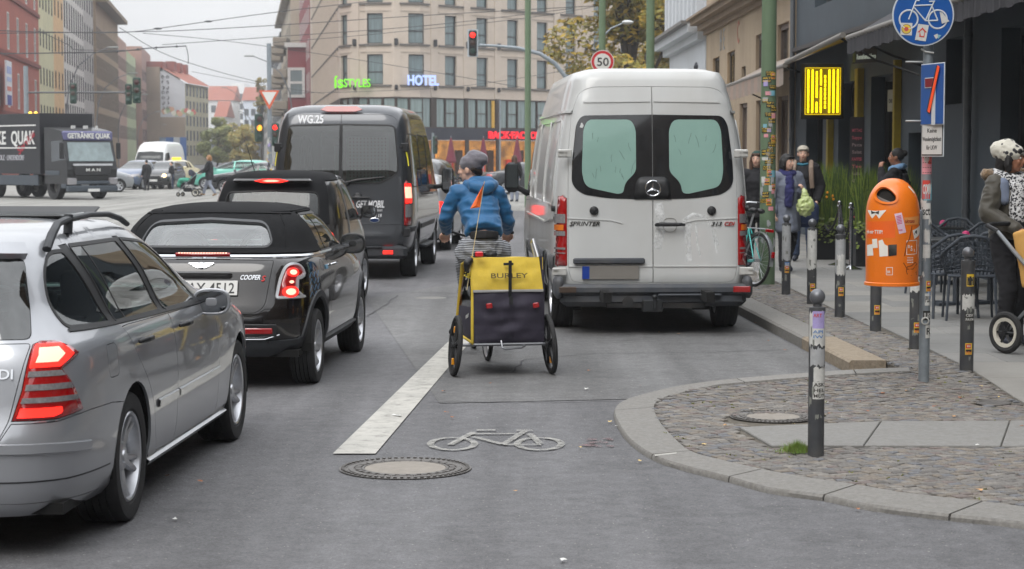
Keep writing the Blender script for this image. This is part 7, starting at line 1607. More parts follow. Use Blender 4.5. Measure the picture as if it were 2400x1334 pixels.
o=flat(cs,'sticker',((958,178),(1036,188),(1015,306),(935,296)),pap['white'],.017);flat(o,'print',((952,240),(990,205),(1022,240),(1008,242),(1004,278),(966,274),(970,240)),pap['red'],.0178);flat(o,'print',((972,235),(990,220),(1004,238),(998,268),(978,266)),pap['white'],.0182);text('BERLIN',FM(sx(942),sy(302),.006),.012,pap['black'],o,'print',.0003,fit=.02*1)
o=flat(cs,'sticker',((1072,262),(1100,250),(1104,275),(1090,290)),pap['white'],.017);flat(cs,'sticker',((1100,255),(1128,262),(1104,290)),pap['cyan'],.017)
q=AT(2186,221,py_-.21);A_=R(-75);de=empty('dead_end_sign',tuple(q),A_,None,'narrow looking blue dead end sign with an orange strip across it','traffic sign');w2,h2=.175,69*u
MB().box((0,0,0),(2*w2+.02,.006,2*h2+.012),b=.002).build('plate',M('sign_rim_white'),de);MB().box((0,-.0045,0),(2*w2,.004,2*h2-.004)).build('face',sign_blue,de,smooth=0)
MB().box((.03,-.008,-.055),(.055,.003,h2*1.55)).build('print',wm,de,smooth=0);MB().box((-.02,-.010,.085),(.17,.004,.075)).build('print',wm,de,smooth=0);MB().box((-.02,-.0125,.085),(.155,.003,.062)).build('print',M('sign_dark_red',(130,12,30),.4),de,smooth=0)
o=MB().box((.045,-.0165,.035),(.035,.003,.36),ry=R(24)).build('orange_strip',M('strip_orange',(250,84,30),.4,emit=(240,70,20),es=.15),de,smooth=0);MB().box((.03,-.0145,.030),(.055,.002,.36),ry=R(24)).build('strip_shadow_print',pap['black'],de,smooth=0)
q=AT(2186,327,py_-.19);ps=empty('text_plate',tuple(q),R(-71),None,'small white plate with black German text below the dead end sign','traffic sign');w3,h3=.155,40*u
MB().box((0,0,0),(2*w3,.006,2*h3),b=.002).build('plate',M('sign_rim_white'),ps);MB().box((0,-.004,0),(2*w3-.02,.003,2*h3-.02)).build('border_print',pap['black'],ps,smooth=0);MB().box((0,-.006,0),(2*w3-.036,.003,2*h3-.036)).build('face',M('sign_white'),ps,smooth=0)
for i,s_ in enumerate(('Keine','Wendemöglichkeit','für LKW')):text(s_,Matrix(((1,0,0,0),(0,0,-1,-.008),(0,1,0,.05-i*.062),(0,0,0,1))),.045,plate_txt,ps,'print',.0004,.012,'CENTER',fit=(.13,.26,.15)[i])
def bin_():
 Y=py_-.08;c=AT(2091,600,Y);t=empty('litter_bin',(c.x,Y,.82),0,None,'orange domed litter bin with white lettering, hanging on the sign post','litter bin')
 om=M('bin_orange',(238,122,24),.35,var=.06,vscale=4,coat=.3,dirt=.22,dirtcol=(176,84,30));r=.198
 rows=[(.0,r*.97,-r*.97,r*.97,2),(.03,r*.975,-r*.975,r*.975,2),(.30,r*.99,-r*.99,r*.99,2),(.50,r,-r,r,2),(.555,r*.985,-r*.985,r*.985,2),(.60,r*.95,-r*.95,r*.95,2),(.66,r*.86,-r*.86,r*.86,2),(.72,r*.68,-r*.68,r*.68,2),(.76,r*.46,-r*.46,r*.46,2),(.78,r*.25,-r*.25,r*.25,2),(.785,.005,-.005,.005,2)]
 S=Shell(rows);U=S.U;P=[(-U+.0005+(2*U-.001)*i/90,0.) for i in range(91)];P+=[(a,S.V-.002) for a,_ in reversed(P)]
 h0=S.uv(('r',-.088,.665));hole=[(h0[0]+.105*math.cos(q)*(1-.1*math.sin(q)),h0[1]+.062*math.sin(q)-.02*math.cos(q)) for q in [2*math.pi*i/30 for i in range(30)]]
 S.panel('shell',('raw',P),om,t,[('raw',hole)],0,0,0,.03,rim=.012)
 S.strip('opening_rim',('raw',hole),.022,om,t,d=.010,close=True,th=.006)
 S.panel('inner_liner',('raw',P),M('bin_inside',(24,20,16),.9),t,(),-.03,0,0,.06,rim=0);
 lid=[(h0[0]+.098*math.cos(q),h0[1]+.055*math.sin(q)-.02*math.cos(q)) for q in [math.pi+math.pi*.62*(i/10)+.35 for i in range(11)]];S.panel('ash_plate',('raw',lid),M('ash_steel',(110,108,104),.4,.5),t,(),-.012,step=.02,rim=.004)
 MB().lathe([(r*.96,-.012),(r*1.03,-.008),(r*1.03,.012),(r*.99,.018)],Matrix(),48).build('bottom_rim',om,t);MB().lathe([(r*.96,-.008),(0,-.008)],Matrix(),32).build('bottom',under_m,t)
 S.strip('seam',('raw',[(-U*.98+2*U*.98*i/60,S.v_of(.535)) for i in range(61)]),.006,om,t,d=.003) if False else None
 ux=lambda x:S.uv(('r',max(-.194,min(.194,(1960+x/2.566-2091)*(Y-.1)/FP)),.4))[0];uz=lambda y:S.v_of(CAMH-(380+y/2.566-362)*(Y-.1)/FP-.82)
 def dec(nm,pts,mat,d=.0015,par=None):
  return S.panel(nm,('raw',[(ux(x),uz(y)) for x,y in pts]),mat,par or t,(),d,0,0,.025,rim=0)
 def dtx(s_,x,y,size,fit,mat,rot=0,par=None,bold=.02):
  o=text(s_,RZ(rot),size,mat,par or t,'print',.0003,bold,fit=fit)
  for v in o.data.vertices:
   p,n=S.at(ux(x)+v.co.x,uz(y)+v.co.y,.003+v.co.z);v.co=p
 W=M('print_white',(232,228,220),.6,var=.05);dec('decal',((160,358),(320,350),(322,450),(165,458)),M('decal_orange',(240,104,34),.4,var=.04),.001)
 dtx('gib mir TTIP!',162,428,.038,.165,W);o=dec('decal',((170,288),(215,292),(270,285),(232,338),(216,312),(198,338)),W);dec('print',((192,290),(212,300),(232,290),(230,312),(212,305),(195,312)),pap['black'],.0025,o)
 dec('decal',((198,462),(222,458),(226,512),(202,516)),W);dec('decal',((176,500),(200,492),(205,560),(178,566)),W);dec('decal',((230,470),(250,462),(262,490),(280,500),(282,560),(236,566)),W);dec('decal',((282,494),(332,490),(332,556),(284,562)),pap['black'])
 o=dec('sticker',((315,308),(358,300),(388,418),(345,428)),M('sticker_pink_white',(226,196,214),.6));
 for i in range(6):dec('print',((325+i*1.5,322+i*9),(354+i*1.5,316+i*9),(355+i*1.5,320+i*9),(326+i*1.5,326+i*9)),M('print_magenta',(200,60,120),.6),.0028,o)
 dtx('KAUFEN',340,408,.014,.03,M('print_magenta'),0,o);o=dec('sticker',((375,330),(474,322),(476,372),(378,374)),M('sticker_tan',(226,150,80),.6));dtx('BÄTGEREI',380,362,.028,.085,M('print_dark_red',(150,40,30),.6),0,o)
 o=dec('sticker',((430,408),(500,372),(512,420),(445,460)),W);dtx('I ♥',444,436,.026,.04,pap['black'],.45,o)
 for a in ((392,468,466,550),):
  x0,y0,x1,y1=a
  for p in (((x0,y0),(x1,y0-3),(x1,y0+1),(x0,y0+4)),((x0,y1),(x1,y1-3),(x1,y1+1),(x0,y1+4)),((x0,y0),(x0+4,y0),(x0+4,y1+4),(x0,y1+4)),((x1-4,y0-3),(x1,y0-3),(x1,y1),(x1-4,y1))):dec('print',p,W)
  dtx('B',x0+9,512,.030,.014,W);dtx('S',x0+26,530,.052,.018,W);dtx('R',x0+50,536,.030,.012,W)
 for i in range(3):dtx('BSR Berlin Müll',398,574+i*14,.011,.055,W)
 dtx('BSR',278,662,.024,.024,W);
 for p in (((272,628),(310,627),(310,630),(272,631)),((272,672),(310,672),(310,675),(272,675)),((272,628),(275,628),(275,675),(272,675)),((307,628),(310,628),(310,675),(307,675))):dec('print',p,W)
 sc=M('marker_scribble',(120,58,20),.6)
 S.strip('scribble',('raw',[(ux(x),uz(y)) for x,y in ((375,600),(400,640),(440,640),(470,610),(455,600),(430,620),(400,625),(395,650),(400,668),(470,672),(425,680),(468,660))]),.007,sc,t,d=.0018,th=0);S.strip('scribble',('raw',[(ux(x),uz(y)) for x,y in ((484,310),(480,360),(488,380))]),.007,sc,t,d=.0035,th=0);S.strip('scribble',('raw',[(ux(x),uz(y)) for x,y in ((425,380),(418,420),(410,460),(395,480),(380,560))]),.006,sc,t,d=.0035,th=0);S.strip('scribble',('raw',[(ux(x),uz(y)) for x,y in ((488,510),(496,560),(490,610))]),.005,sc,t,d=.0018,th=0)
 dec('sticker',((446,150),(462,140),(480,185),(470,190)),W);MB().box((.2,.05,.3),(.06,.05,.5),b=.01).build('bracket',galv,t)
bin_()
# neon box and small signs on the dark building
t=empty('neon_sign',tuple(AT(1928,214,36.2)),0,None,'black box with yellow neon tubes hanging below the cream awning','neon sign');k=36.2/FP
MB().box((0,.10,0),(100*k,.16,130*k),b=.01).build('box',M('neon_box',(20,18,10),.6,var=0),t);MB().box((0,.012,-.0),(82*k,.01,108*k)).build('backing',M('neon_back',(90,76,0),.5,var=0,emit=(150,128,0),es=.22),t)
nm=M('neon_tube',(255,235,20),.3,var=0,emit=(255,226,16),es=2.4)
for i in range(8):
 x=(-34+i*9.8)*k;segs=[(-50,50)] if i not in (2,3,4) else ([(-50,-25),(-15,46)] if i==2 else [(-50,8),(14,50)] if i==3 else [(-40+q*10,-33+q*10) for q in range(8)])
 for z0,z1 in segs:MB().cyl((x,-.03,z0*k),(x,-.03,z1*k),.014,n=8).build('neon_tube',nm,t)
for a in ((-41,-54,41,-54),(-41,54,41,54),(-41,-54,-41,54),(41,-54,41,54)):MB().cyl((a[0]*k,-.02,a[1]*k),(a[2]*k,-.02,a[3]*k),.008,n=6).build('neon_tube',M('neon_dim',(200,176,10),.3,var=0,emit=(200,170,10),es=.9),t)
t=empty('name_board',tuple(AT(2028,130,34)),R(-58),None,'small dark name board with pale letters under the grey awning','sign');MB().box((0,0,0),(.62,.03,.26)).build('board',M('board_brown',(62,56,50),.6),t,smooth=0);text('RosenthalResidence',outward((-.20,-.018,-.06),(1,0,0)),.12,M('sign_pale',(190,196,186),.5,var=0,emit=(190,200,185),es=.25),t,'lettering',.003,.02,fit=.48);MB().box((-.26,-.02,-.02),(.06,.01,.18)).build('logo',M('logo_olive',(150,160,90),.5),t,smooth=0)
q=AT(2008,380,33);t=empty('menu_board',(q.x,33,.107),R(-12),None,'tall dark menu board with pink lettering behind the grasses','menu board');MB().box((0,0,1.15),(.24,.04,2.3)).build('board',M('board_dark',(38,32,36),.7),t,smooth=0)
for i in range(13):text(('MITTAG','Suppe','Pasta','Salat','KAFFEE','Tee','Kuchen','ABEND','Wein','Bier','Steak','Fisch','Dessert')[i],outward((0,-.022,2.05-i*.12),(1,0,0)),.075,M('chalk_pink',(196,90,104),.8) if i%4<2 else M('chalk_grey',(160,140,140),.8),t,'lettering',.001,.01,'CENTER',fit=.16)
q=AT(2089,236,32.6);t=empty('wall_plaque',(q.x,32.6,q.z),R(-65),None,'pale square plaque on the dark wall beside the entrance','plaque');MB().box((0,0,0),(.18,.03,.36),b=.005).build('plate',M('plaque',(170,166,140),.5),t);text('08',outward((-.05,-.018,-.04),(1,0,0)),.1,plate_txt,t,'number',.001,.01)
# planters, rope posts, terrace
def planter(label,x0,x1,Y,h,seed,n=700,gh=.95):
 t=empty('planter',((x0+x1)/2,Y,.107),0,None,label,'planter','black planters with tall grass');w_=x1-x0;rr=random.Random(seed)
 MB().box((0,0,h/2),(w_,.45,h),b=.01).build('box',M('planter_black',(26,27,30),.5,var=.1),t,smooth=0);MB().box((0,0,h-.03),(w_-.04,.4,.06)).build('soil',under_m,t,smooth=0)
 b=MB()
 for i in range(n):
  x,y=rr.uniform(-w_/2+.05,w_/2-.05),rr.uniform(-.18,.18);hh=gh*rr.uniform(.5,1.08)*(1 if rr.random()<.8 else.6);lx,ly=rr.gauss(0,.09),rr.gauss(0,.06);w2=.006;b.mi=rr.randrange(3)
  b.add([(x-w2,y,h),(x+w2,y,h),(x+w2+lx*.4,y+ly*.4,h+hh*.6),(x-w2+lx*.4,y+ly*.4,h+hh*.6),(x+lx,y+ly,h+hh)],[(0,1,2,3),(3,2,4)])
 b.build('grass_blades',[M('blade_a',(86,110,40),.6,var=.2),M('blade_b',(120,138,50),.6,var=.2),M('blade_c',(60,84,34),.6,var=.2)],t,smooth=0,kind='stuff')
 b=MB()
 for i in range(500):x,y,z=rr.uniform(-w_/2,w_/2),rr.uniform(-.28,-.12),h+rr.uniform(-.28,.12)*(1 if rr.random()<.6 else.3);s_=rr.uniform(.015,.03);a=rr.uniform(0,3);b.mi=i%2;b.add([(x-s_,y,z),(x,y-s_*.4,z-s_*.6),(x+s_,y,z+s_*.2),(x,y+s_*.3,z+s_*.7)],[(0,1,2,3)])
 b.build('trailing_leaves',[M('blade_b'),M('ivy',(84,96,50),.6)],t,smooth=0,kind='stuff');return t
x0=AT(1906,600,31).x;x1=AT(2010,600,31).x;o=planter('black planter with tall grass and orange flowers, left of the menu board',x0,x1,31.5,.55,3,900,.98)
for i in range(5):MB().ball((rnd.uniform(-.1,.05),-.2,1.02+rnd.uniform(-.06,.05)),.022,8).build('flower',M('flower_orange',(240,160,20),.6),o)
x0=AT(2014,600,29).x;x1=AT(2160,600,29).x;planter('black planter with tall grass behind the orange bin',x0,x1,29.5,.55,4,1300,.95)
ch=M('chrome_post',(190,192,194),.15,1.,var=0);ps_=[]
for a,y,lb in ((1915,602,'left'),(1967,622,'middle'),(1994,632,'right')):
 q=G(a,y,.107);ps_.append(q);t=empty('rope_post',tuple(q),0,None,'polished rope post, %s one of the three before the planters'%lb,'rope post','polished rope posts');MB().lathe([(.17,0),(.17,.012),(.10,.03),(.03,.06),(.027,.07),(.027,.92),(.034,.925),(.034,.96),(.02,.975),(0,.978)],Matrix(),20).build('post',ch,t);MB().box((.0,0,.90),(.09,.05,.03),b=.01).build('hook',ch,t)
for a,c_,lb in ((0,1,'black rope sagging between the left and middle rope posts'),(1,2,'black rope looped between the middle and right rope posts')):
 A,B=ps_[a],ps_[c_];P=[A.lerp(B,i/12)+Vector((0,-.03,.90-.42*math.sin(math.pi*i/12))) for i in range(13)];MB().tube(P,.018,8).build('barrier_rope',M('rope_black',(28,28,30),.8,var=.3,vscale=80),None,label=lb,category='rope')
cm=M('chair_slate',(62,68,76),.6,var=.1)
def chair(label,x,y,rz):
 t=empty('cafe_chair',(x,y,.107),rz,None,label,'chair','slate grey woven cafe chairs')
 b=MB();b.box((0,0,.45),(.46,.44,.03),b=.01);b.build('seat',cm,t)
 P=[(-.27,.22,.60),(-.28,.0,.64),(-.25,-.20,.72),(-.12,-.29,.84),(0,-.30,.86),(.12,-.29,.84),(.25,-.20,.72),(.28,0,.64),(.27,.22,.60)];MB().tube(P,.018,8).build('back_rim',cm,t)
 b=MB();n=22
 for i in range(n+1):
  f=i/n;u=f*(len(P)-1);k=min(int(u),len(P)-2);q=Vector(P[k]).lerp(Vector(P[k+1]),u-k);l_=Vector((q.x*.82,q.y*.8+.02,.46));b.tube([l_,l_.lerp(q,.5)+Vector((q.x,q.y,0))*.06,q],.007,4,False)
 for j in range(1,7):
  b.tube([Vector((q[0]*(.82+.18*j/7),q[1]*(.8+.2*j/7),.46+(q[2]-.46)*j/7)) for q in P],.007,4,False)
 b.build('woven_back',cm,t,smooth=0)
 for sx_ in (-1,1):
  for sy_ in (-1,1):MB().tube([(sx_*.22,sy_*.20,.60 if sy_>0 else.45),(sx_*.25,sy_*.25,0)],[.017,.014],6).build('leg',cm,t)
 return t
def table(label,x,y):
 t=empty('cafe_table',(x,y,.107),0,None,label,'table','dark cafe tables');MB().box((0,0,.73),(.70,.70,.03),b=.008).build('table_top',M('table_dark',(44,46,46),.5),t);b=MB();b.cyl((0,0,.03),(0,0,.72),.035);b.box((0,0,.02),(.6,.07,.03),rz=.6);b.box((0,0,.02),(.6,.07,.03),rz=2.17);b.build('foot',cm,t)
 MB().ball((.1,0,.78),.05,8).build('table_flower',M('flower_magenta',(196,50,110),.6),t)
for lb,a,y,rz in (('front cafe chair seen from behind, left of the pram wheel',2216,742,R(12)),('cafe chair seen from behind, right beside the front one',2272,748,R(-8)),('cafe chair behind the sign post',2190,690,R(200)),('cafe chair at the far table',2235,672,R(160)),('cafe chair against the wall',2300,690,R(150)),('rightmost cafe chair partly behind the pram',2338,730,R(-20))):q=G(a,y,.107);chair(lb,q.x,q.y,rz)
for lb,a,y in (('dark cafe table between the front chairs and the wall',2240,715),('dark cafe table behind the sign post',2190,665),('dark cafe table near the right edge',2320,712)):q=G(a,y,.107);table(lb,q.x,q.y)
# grass tuft, leaves, litter
q=G(1885,1058,.05);b=MB();gr=random.Random(4)
for i in range(900):
 a,d=gr.uniform(0,6.28),abs(gr.gauss(0,.045));x,y=q.x-.04+d*math.cos(a)*1.3,q.y+.01+d*math.sin(a)*.8;h=gr.uniform(.02,.085)*math.exp(-d*6);lx,ly=gr.gauss(0,.02),gr.gauss(0,.02);b.mi=0 if gr.random()<.7 else 1
 b.add([(x-.0015,y,.045),(x+.0015,y,.045),(x+lx,y+ly,.045+h)],[(0,1,2)])
for k in range(260):
 c_=gr.choice(inview);x,y=c_[2][gr.randrange(4)];
 if gr.random()<.5:b.mi=1;[b.add([(x+gr.uniform(-.02,.02),y+gr.uniform(-.02,.02),hz(x,y)-.012),(x+gr.uniform(-.02,.02),y+gr.uniform(-.02,.02),hz(x,y)-.012),(x+gr.uniform(-.02,.02),y+gr.uniform(-.02,.02),hz(x,y)+.008)],[(0,1,2)]) for _ in range(5)]
b.build('grass',[M('tuft_green',(104,136,44),.6,var=.2),M('moss',(110,112,62),.8,var=.2)],None,smooth=0,kind='stuff',label='fresh green grass tuft at the front bollard and moss between cobbles')
lm=[M('leaf_litter_%d'%i,c,.7,var=.2,vscale=30) for i,c in enumerate(((196,150,100),(170,110,70),(206,180,120),(150,100,70)))];wl=M('scrap_white',(216,216,212),.6)
spots=[(1040,918),(1047,968),(1150,900),(1374,913),(1208,1153),(392,1117),(470,1130),(410,1218),(1320,1314),(931,975),(1590,783),(1800,800),(1840,822),(1770,758),(1500,905),(1545,780),(1430,990),(1445,1000),(1670,905),(1683,1113),(1808,1152),(1922,1165),(2010,1195),(2170,1200),(1500,1082),(1595,1058),(1650,1043),(1760,1100),(1853,912),(1938,940),(2015,938),(2070,912),(2190,952),(2230,962),(2250,925),(2300,895),(2340,923),(1860,995),(1942,970),(2237,978),(2290,1045),(2296,1151),(2385,1113),(2035,965),(1700,998),(1360,1050),(1060,980),(1380,870),(2125,905),(2395,1000)]
def leaf_geo(b,s_,rr):b.add([(s_*math.cos(t)*(1.5 if i%2 else.8),s_*math.sin(t)*(.9 if i%2 else.6),rr.uniform(.002,.010)) for i,t in enumerate([j*.9 for j in range(7)])]+[(0,0,.004)],[(i,(i+1)%7,7) for i in range(7)])
for i,(a,y) in enumerate(spots):
 z=0.0
 for _ in range(2):
  q=G(a,y,z);on=inpoly(q.x,q.y,base_poly);z=hz(q.x,q.y) if on else.010
 b=MB();white=i in (3,7,8,9,17,29,40);leaf_geo(b,rnd.uniform(.012,.022),rnd);o=b.build('paper_scrap' if white else 'fallen_leaf',wl if white else rnd.choice(lm),None,smooth=0,loc=(q.x,q.y,z+.002))
 if i==9:o.scale=(2.2,1.2,1)
 o.rotation_euler=(0,0,rnd.uniform(0,6));tag(o,'small white paper scrap lying on the ground' if white else 'small dry brown leaf lying on the ground','scrap' if white else 'leaf','white paper scraps on the ground' if white else 'dry leaves on the ground')
 # people
skins={'light':M('skin_light',(220,178,156),.5,var=.06,vscale=20),'tan':M('skin_tan',(158,108,82),.5,var=.06,vscale=20)}
eye_w=M('eye_white',(220,216,210),.2,var=0);eye_d=M('eye_dark',(36,26,20),.15,var=0);lip=M('lips',(160,92,84),.5,var=0)
def put_hand(b,w,d,n,side,curl=.5,s_=1.):
 """palm and five fingers; d finger direction, n palm normal (towards what is held)"""
 d=Vector(d).normalized();n=(Vector(n)-d*d.dot(Vector(n))).normalized();r=d.cross(n)*side;w=Vector(w)
 b.limb([w,w+d*.05*s_],[.026*s_,.03*s_]);
 for q in (-1,1):b.limb([w+d*.01*s_+r*q*.012*s_,w+d*.085*s_+r*q*.026*s_],[.017*s_,.014*s_])
 for i,(o,L_) in enumerate(((-.033,.062),(-.011,.072),(.011,.068),(.032,.052))):
  p=w+d*.085*s_+r*o*s_;a=0;P=[w+d*.05*s_+r*o*.8*s_,p]
  for k in range(3):a+=curl*(.75+.12*i);P.append(P[-1]+(d*math.cos(a)+n*math.sin(a))*L_*s_*(.45,.32,.25)[k])
  b.limb(P,[.0105*s_,.0105*s_,.0095*s_,.009*s_,.0075*s_],n=8)
 t0=w+d*.025*s_-r*.024*s_;b.limb([t0,t0-r*.026*s_+d*.025*s_+n*.012*s_,t0-r*.030*s_+d*.052*s_+n*.026*s_,t0-r*.018*s_+d*.072*s_+n*.034*s_],[.015*s_,.0125*s_,.011*s_,.009*s_],n=8)
BASE=dict(pelvis=(0,0,.96),waist=(0,0,1.10),chest=(0,.01,1.30),neck=(0,-.01,1.47),head=(0,.02,1.63),sho=(.17,0,1.41),elb=(.25,-.02,1.13),wri=(.25,.10,.90),hip=(.09,0,.92),kne=(.10,.03,.50),ank=(.10,-.01,.09),toe=(.11,.15,.035))
def person(label,loc,rz,pose=None,skin='light',yaw=0.,pitch=0.,top=None,legs=None,shoes=None,hair=None,hairstyle='short',sleeve=True,coat=0.,hands=None,vox=.011,tr=.026,folds=.006,face=True,h=1.0,coat_open=0,hood=False,beard=False):
 J={}
 for k,v in BASE.items():
  if k in ('pelvis','waist','chest','neck','head'):J[k]=Vector(v)
  else:J[k+'R']=Vector(v);J[k+'L']=Vector((-v[0],v[1],v[2]))
 for k,v in (pose or {}).items():J[k]=Vector(v)
 t=empty('person',loc,rz,None,label,'person');t.scale=(h,h,h);sk=skins[skin];b=Blob()
 Hm=T(J['head'])@RZ(yaw)@RX(pitch)
 b.limb([J['pelvis'],J['waist'],J['chest'],J['neck']-Vector((0,0,.04))],[.125,.115,.135,.07],flat=1.2);b.limb([J['chest']+Vector((0,0,.08)),J['neck'],Hm@Vector((0,-.01,-.06))],[.07,.052,.05])
 for S_d in 'RL':
  sg=1 if S_d=='R' else -1
  b.limb([J['chest']+Vector((0,0,.06)),J['sho'+S_d],J['elb'+S_d],J['wri'+S_d]],[.07,.058,.042,.027]);b.limb([J['hip'+S_d],J['kne'+S_d],J['ank'+S_d]],[.085,.055,.038]);b.limb([J['ank'+S_d]-Vector((0,.02,.04)),J['toe'+S_d]],[.035,.028])
  hd=(hands or {}).get(S_d);d=(J['wri'+S_d]-J['elb'+S_d]).normalized();n=Vector((-sg,.2,0));cu=.35
  if hd:d,n,cu=Vector(hd[0]),Vector(hd[1]),hd[2]
  if not hd or hd[2]>=0:put_hand(b,J['wri'+S_d],d,n,sg,cu)
 b.ball(Hm@Vector((0,0,.02)),1,(.076,.096,.10),Hm.to_3x3());b.ball(Hm@Vector((0,.028,-.045)),1,(.056,.062,.066),Hm.to_3x3());b.ball(Hm@Vector((0,.062,-.088)),.022,(1.2,.9,.8),Hm.to_3x3())
 b.limb([Hm@Vector((0,.090,.022)),Hm@Vector((0,.108,-.018)),Hm@Vector((0,.092,-.026))],[.010,.015,.014])
 for q in (-1,1):b.ball(Hm@Vector((q*.078,-.005,-.005)),1,(.012,.024,.034),Hm.to_3x3());b.ball(Hm@Vector((q*.034,.072,-.02)),.024,(1,.7,1),Hm.to_3x3());b.limb([Hm@Vector((q*.014,.088,.040)),Hm@Vector((q*.052,.074,.038))],[.009,.008])
 b.limb([Hm@Vector((-.018,.090,-.052)),Hm@Vector((.018,.090,-.052))],[.010,.010])
 body=b.build('body',sk,t,vox*.8,2)
 if face:
  for q in (-1,1):
   e=MB().ball(Hm@Vector((q*.032,.081,.018)),.0115,12).build('eye',eye_w,body,smooth=80);MB().ball(Hm@Vector((q*.032,.0885,.018)),.0062,10).build('iris',eye_d,e,smooth=80)
   MB().tube([Hm@Vector((q*.016,.096,.044)),Hm@Vector((q*.034,.094,.050)),Hm@Vector((q*.053,.080,.043))],[.003,.0035,.002],6).build('eyebrow',hair or eye_d,body)
  MB().ball(Hm@Vector((0,.0985,-.050)),1,10,(.022,.005,.006),Hm.to_3x3()).build('mouth',lip,body)
 if top:
  c=Blob();k=tr
  c.limb([J['pelvis']+Vector((0,0,-.02)),J['waist'],J['chest'],J['neck']-Vector((0,0,.05))],[.13+k,.125+k,.14+k,.085+k],flat=1.18)
  for S_d in 'RL':e_=J['wri'+S_d].lerp(J['elb'+S_d],.06);c.limb([J['chest']+Vector((0,0,.07)),J['sho'+S_d],J['elb'+S_d],e_],[.08+k,.060+k,.047+k,.034+k*.7])
  if coat:p0=J['pelvis'];c.limb([p0,p0+Vector((0,0,-coat))],[.135+k,.165+k],flat=1.1);[c.limb([J['hip'+q],J['hip'+q].lerp(J['kne'+q],coat*1.6)],[.12,.13]) for q in 'RL']
  if hood:c.limb([Hm@Vector((-.09,-.05,-.13)),Hm@Vector((0,-.10,-.15)),Hm@Vector((.09,-.05,-.13))],[.05,.06,.05])
  c.limb([J['neck']-Vector((0,0,.06)),J['neck']+Vector((0,0,.01))],[.08,.066])
  c.build('jacket',top,t,vox,4,folds,8,(1,1,1.7))
 if legs:
  c=Blob()
  for S_d in 'RL':c.limb([J['pelvis']+Vector((0,0,-.01)),J['hip'+S_d],J['kne'+S_d],J['ank'+S_d]+Vector((0,0,.02))],[.13,.105,.075,.06])
  c.build('trousers',legs,t,vox,4,folds*.8,9,(1,1,2))
 if shoes:
  for S_d in 'RL':c=Blob();c.limb([J['ank'+S_d]+Vector((0,-.03,-.035)),J['ank'+S_d].lerp(J['toe'+S_d],.5)+Vector((0,0,-.01)),J['toe'+S_d]],[.045,.042,.036]);c.limb([J['ank'+S_d],J['ank'+S_d]+Vector((0,-.01,.05))],[.045,.048]);c.build('shoe',shoes,t,vox,3)
 if hair:
  c=Blob();c.ball(Hm@Vector((0,-.018,.038)),1,(.086,.100,.098),Hm.to_3x3())
  if hairstyle in ('bob','long'):
   for q in (-1,1):c.limb([Hm@Vector((q*.075,-.01,.03)),Hm@Vector((q*.088,-.005,-.05)),Hm@Vector((q*.08,.0 if hairstyle=='bob' else.03,-.09 if hairstyle=='bob' else -.24))],[.03,.034,.026])
   c.limb([Hm@Vector((0,-.07,.02)),Hm@Vector((0,-.085,-.08 if hairstyle=='bob' else -.2))],[.07,.06]);c.limb([Hm@Vector((-.05,.072,.075)),Hm@Vector((.05,.072,.075))],[.022,.022])
  if hairstyle=='bun':c.ball(Hm@Vector((0,-.11,.06)),.045)
  c.build('hair',hair,t,vox*.9,2,.004,26)
 t['_']=0;del t['_']
 return t,J,Hm
jean=M('denim',(58,72,98),.85,var=.2,vscale=10);blk_cloth=M('cloth_black',(30,30,34),.9,var=.2,vscale=12);drk_shoe=M('shoe_dark',(40,44,56),.6)
# the cyclist
HB=math.radians(7.5);CY=Vector((-.255,17.2,0))
def wl(x,y,z):v=Vector((x,y,0));v.rotate(Matrix.Rotation(HB,3,'Z'));return Vector((CY.x+v.x,CY.y+v.y,z))
jk=M('jacket_blue',(16,90,138),.6,var=.12,vscale=14,bump=.0015,bscale=200,sheen=.2)
t,J,Hm=person('cyclist in blue hooded jacket, grey beanie and striped trousers seen from behind',tuple(CY),HB,dict(pelvis=(0,-.06,.99),waist=(0,.02,1.13),chest=(-.03,.14,1.34),neck=(-.05,.20,1.50),head=(-.085,.25,1.645),shoR=(.145,.17,1.44),shoL=(-.215,.17,1.44),
elbR=(.25,.22,1.20),elbL=(-.31,.20,1.22),wriR=(.275,.46,1.085),wriL=(-.275,.46,1.085),hipR=(.09,.0,.96),hipL=(-.09,.0,.96),kneR=(.14,.40,.78),kneL=(-.09,.34,.62),ankR=(.10,.26,.42),ankL=(-.15,.20,.26),toeR=(.11,.40,.37),toeL=(-.24,.30,.20)),
yaw=R(60),pitch=R(-4),top=None,shoes=M('shoe_black',(30,30,32),.6),hair=None,hands=dict(R=((0,.75,-.35),(0,-.3,-1),.75),L=((0,.75,-.35),(0,-.3,-1),.75)),vox=.009)
c=Blob();k=.02
c.limb([J['pelvis']+Vector((0,-.02,.10)),J['waist']+Vector((0,-.01,.03)),J['chest'],J['neck']-Vector((0,.03,.06))],[.130,.134,.148,.10],flat=1.24)
for S_d in 'RL':c.limb([J['chest']+Vector((0,0,.08)),J['sho'+S_d],J['elb'+S_d],J['wri'+S_d].lerp(J['elb'+S_d],.1)],[.088,.074,.060,.042])
c.build('jacket',jk,t,.010,4,.012,7,(1.1,1,2.1))
c=Blob();c.limb([Vector((-.12,.17,1.515)),Vector((-.07,.08,1.50)),Vector((0,.05,1.475)),Vector((.07,.08,1.50)),Vector((.12,.17,1.515))],[.040,.055,.062,.055,.040]);c.limb([Vector((-.11,.25,1.50)),Vector((-.07,.14,1.535)),Vector((.07,.14,1.535)),Vector((.11,.25,1.50))],[.03,.05,.05,.03]);c.build('hood',jk,t,.010,4,.008,11)
c=Blob();c.limb([J['pelvis']+Vector((0,-.02,.045)),J['pelvis']+Vector((0,-.01,.115))],[.130,.132],flat=1.2);c.build('waistband',M('knit_black',(34,34,37),.9,var=.1),t,.010,3)
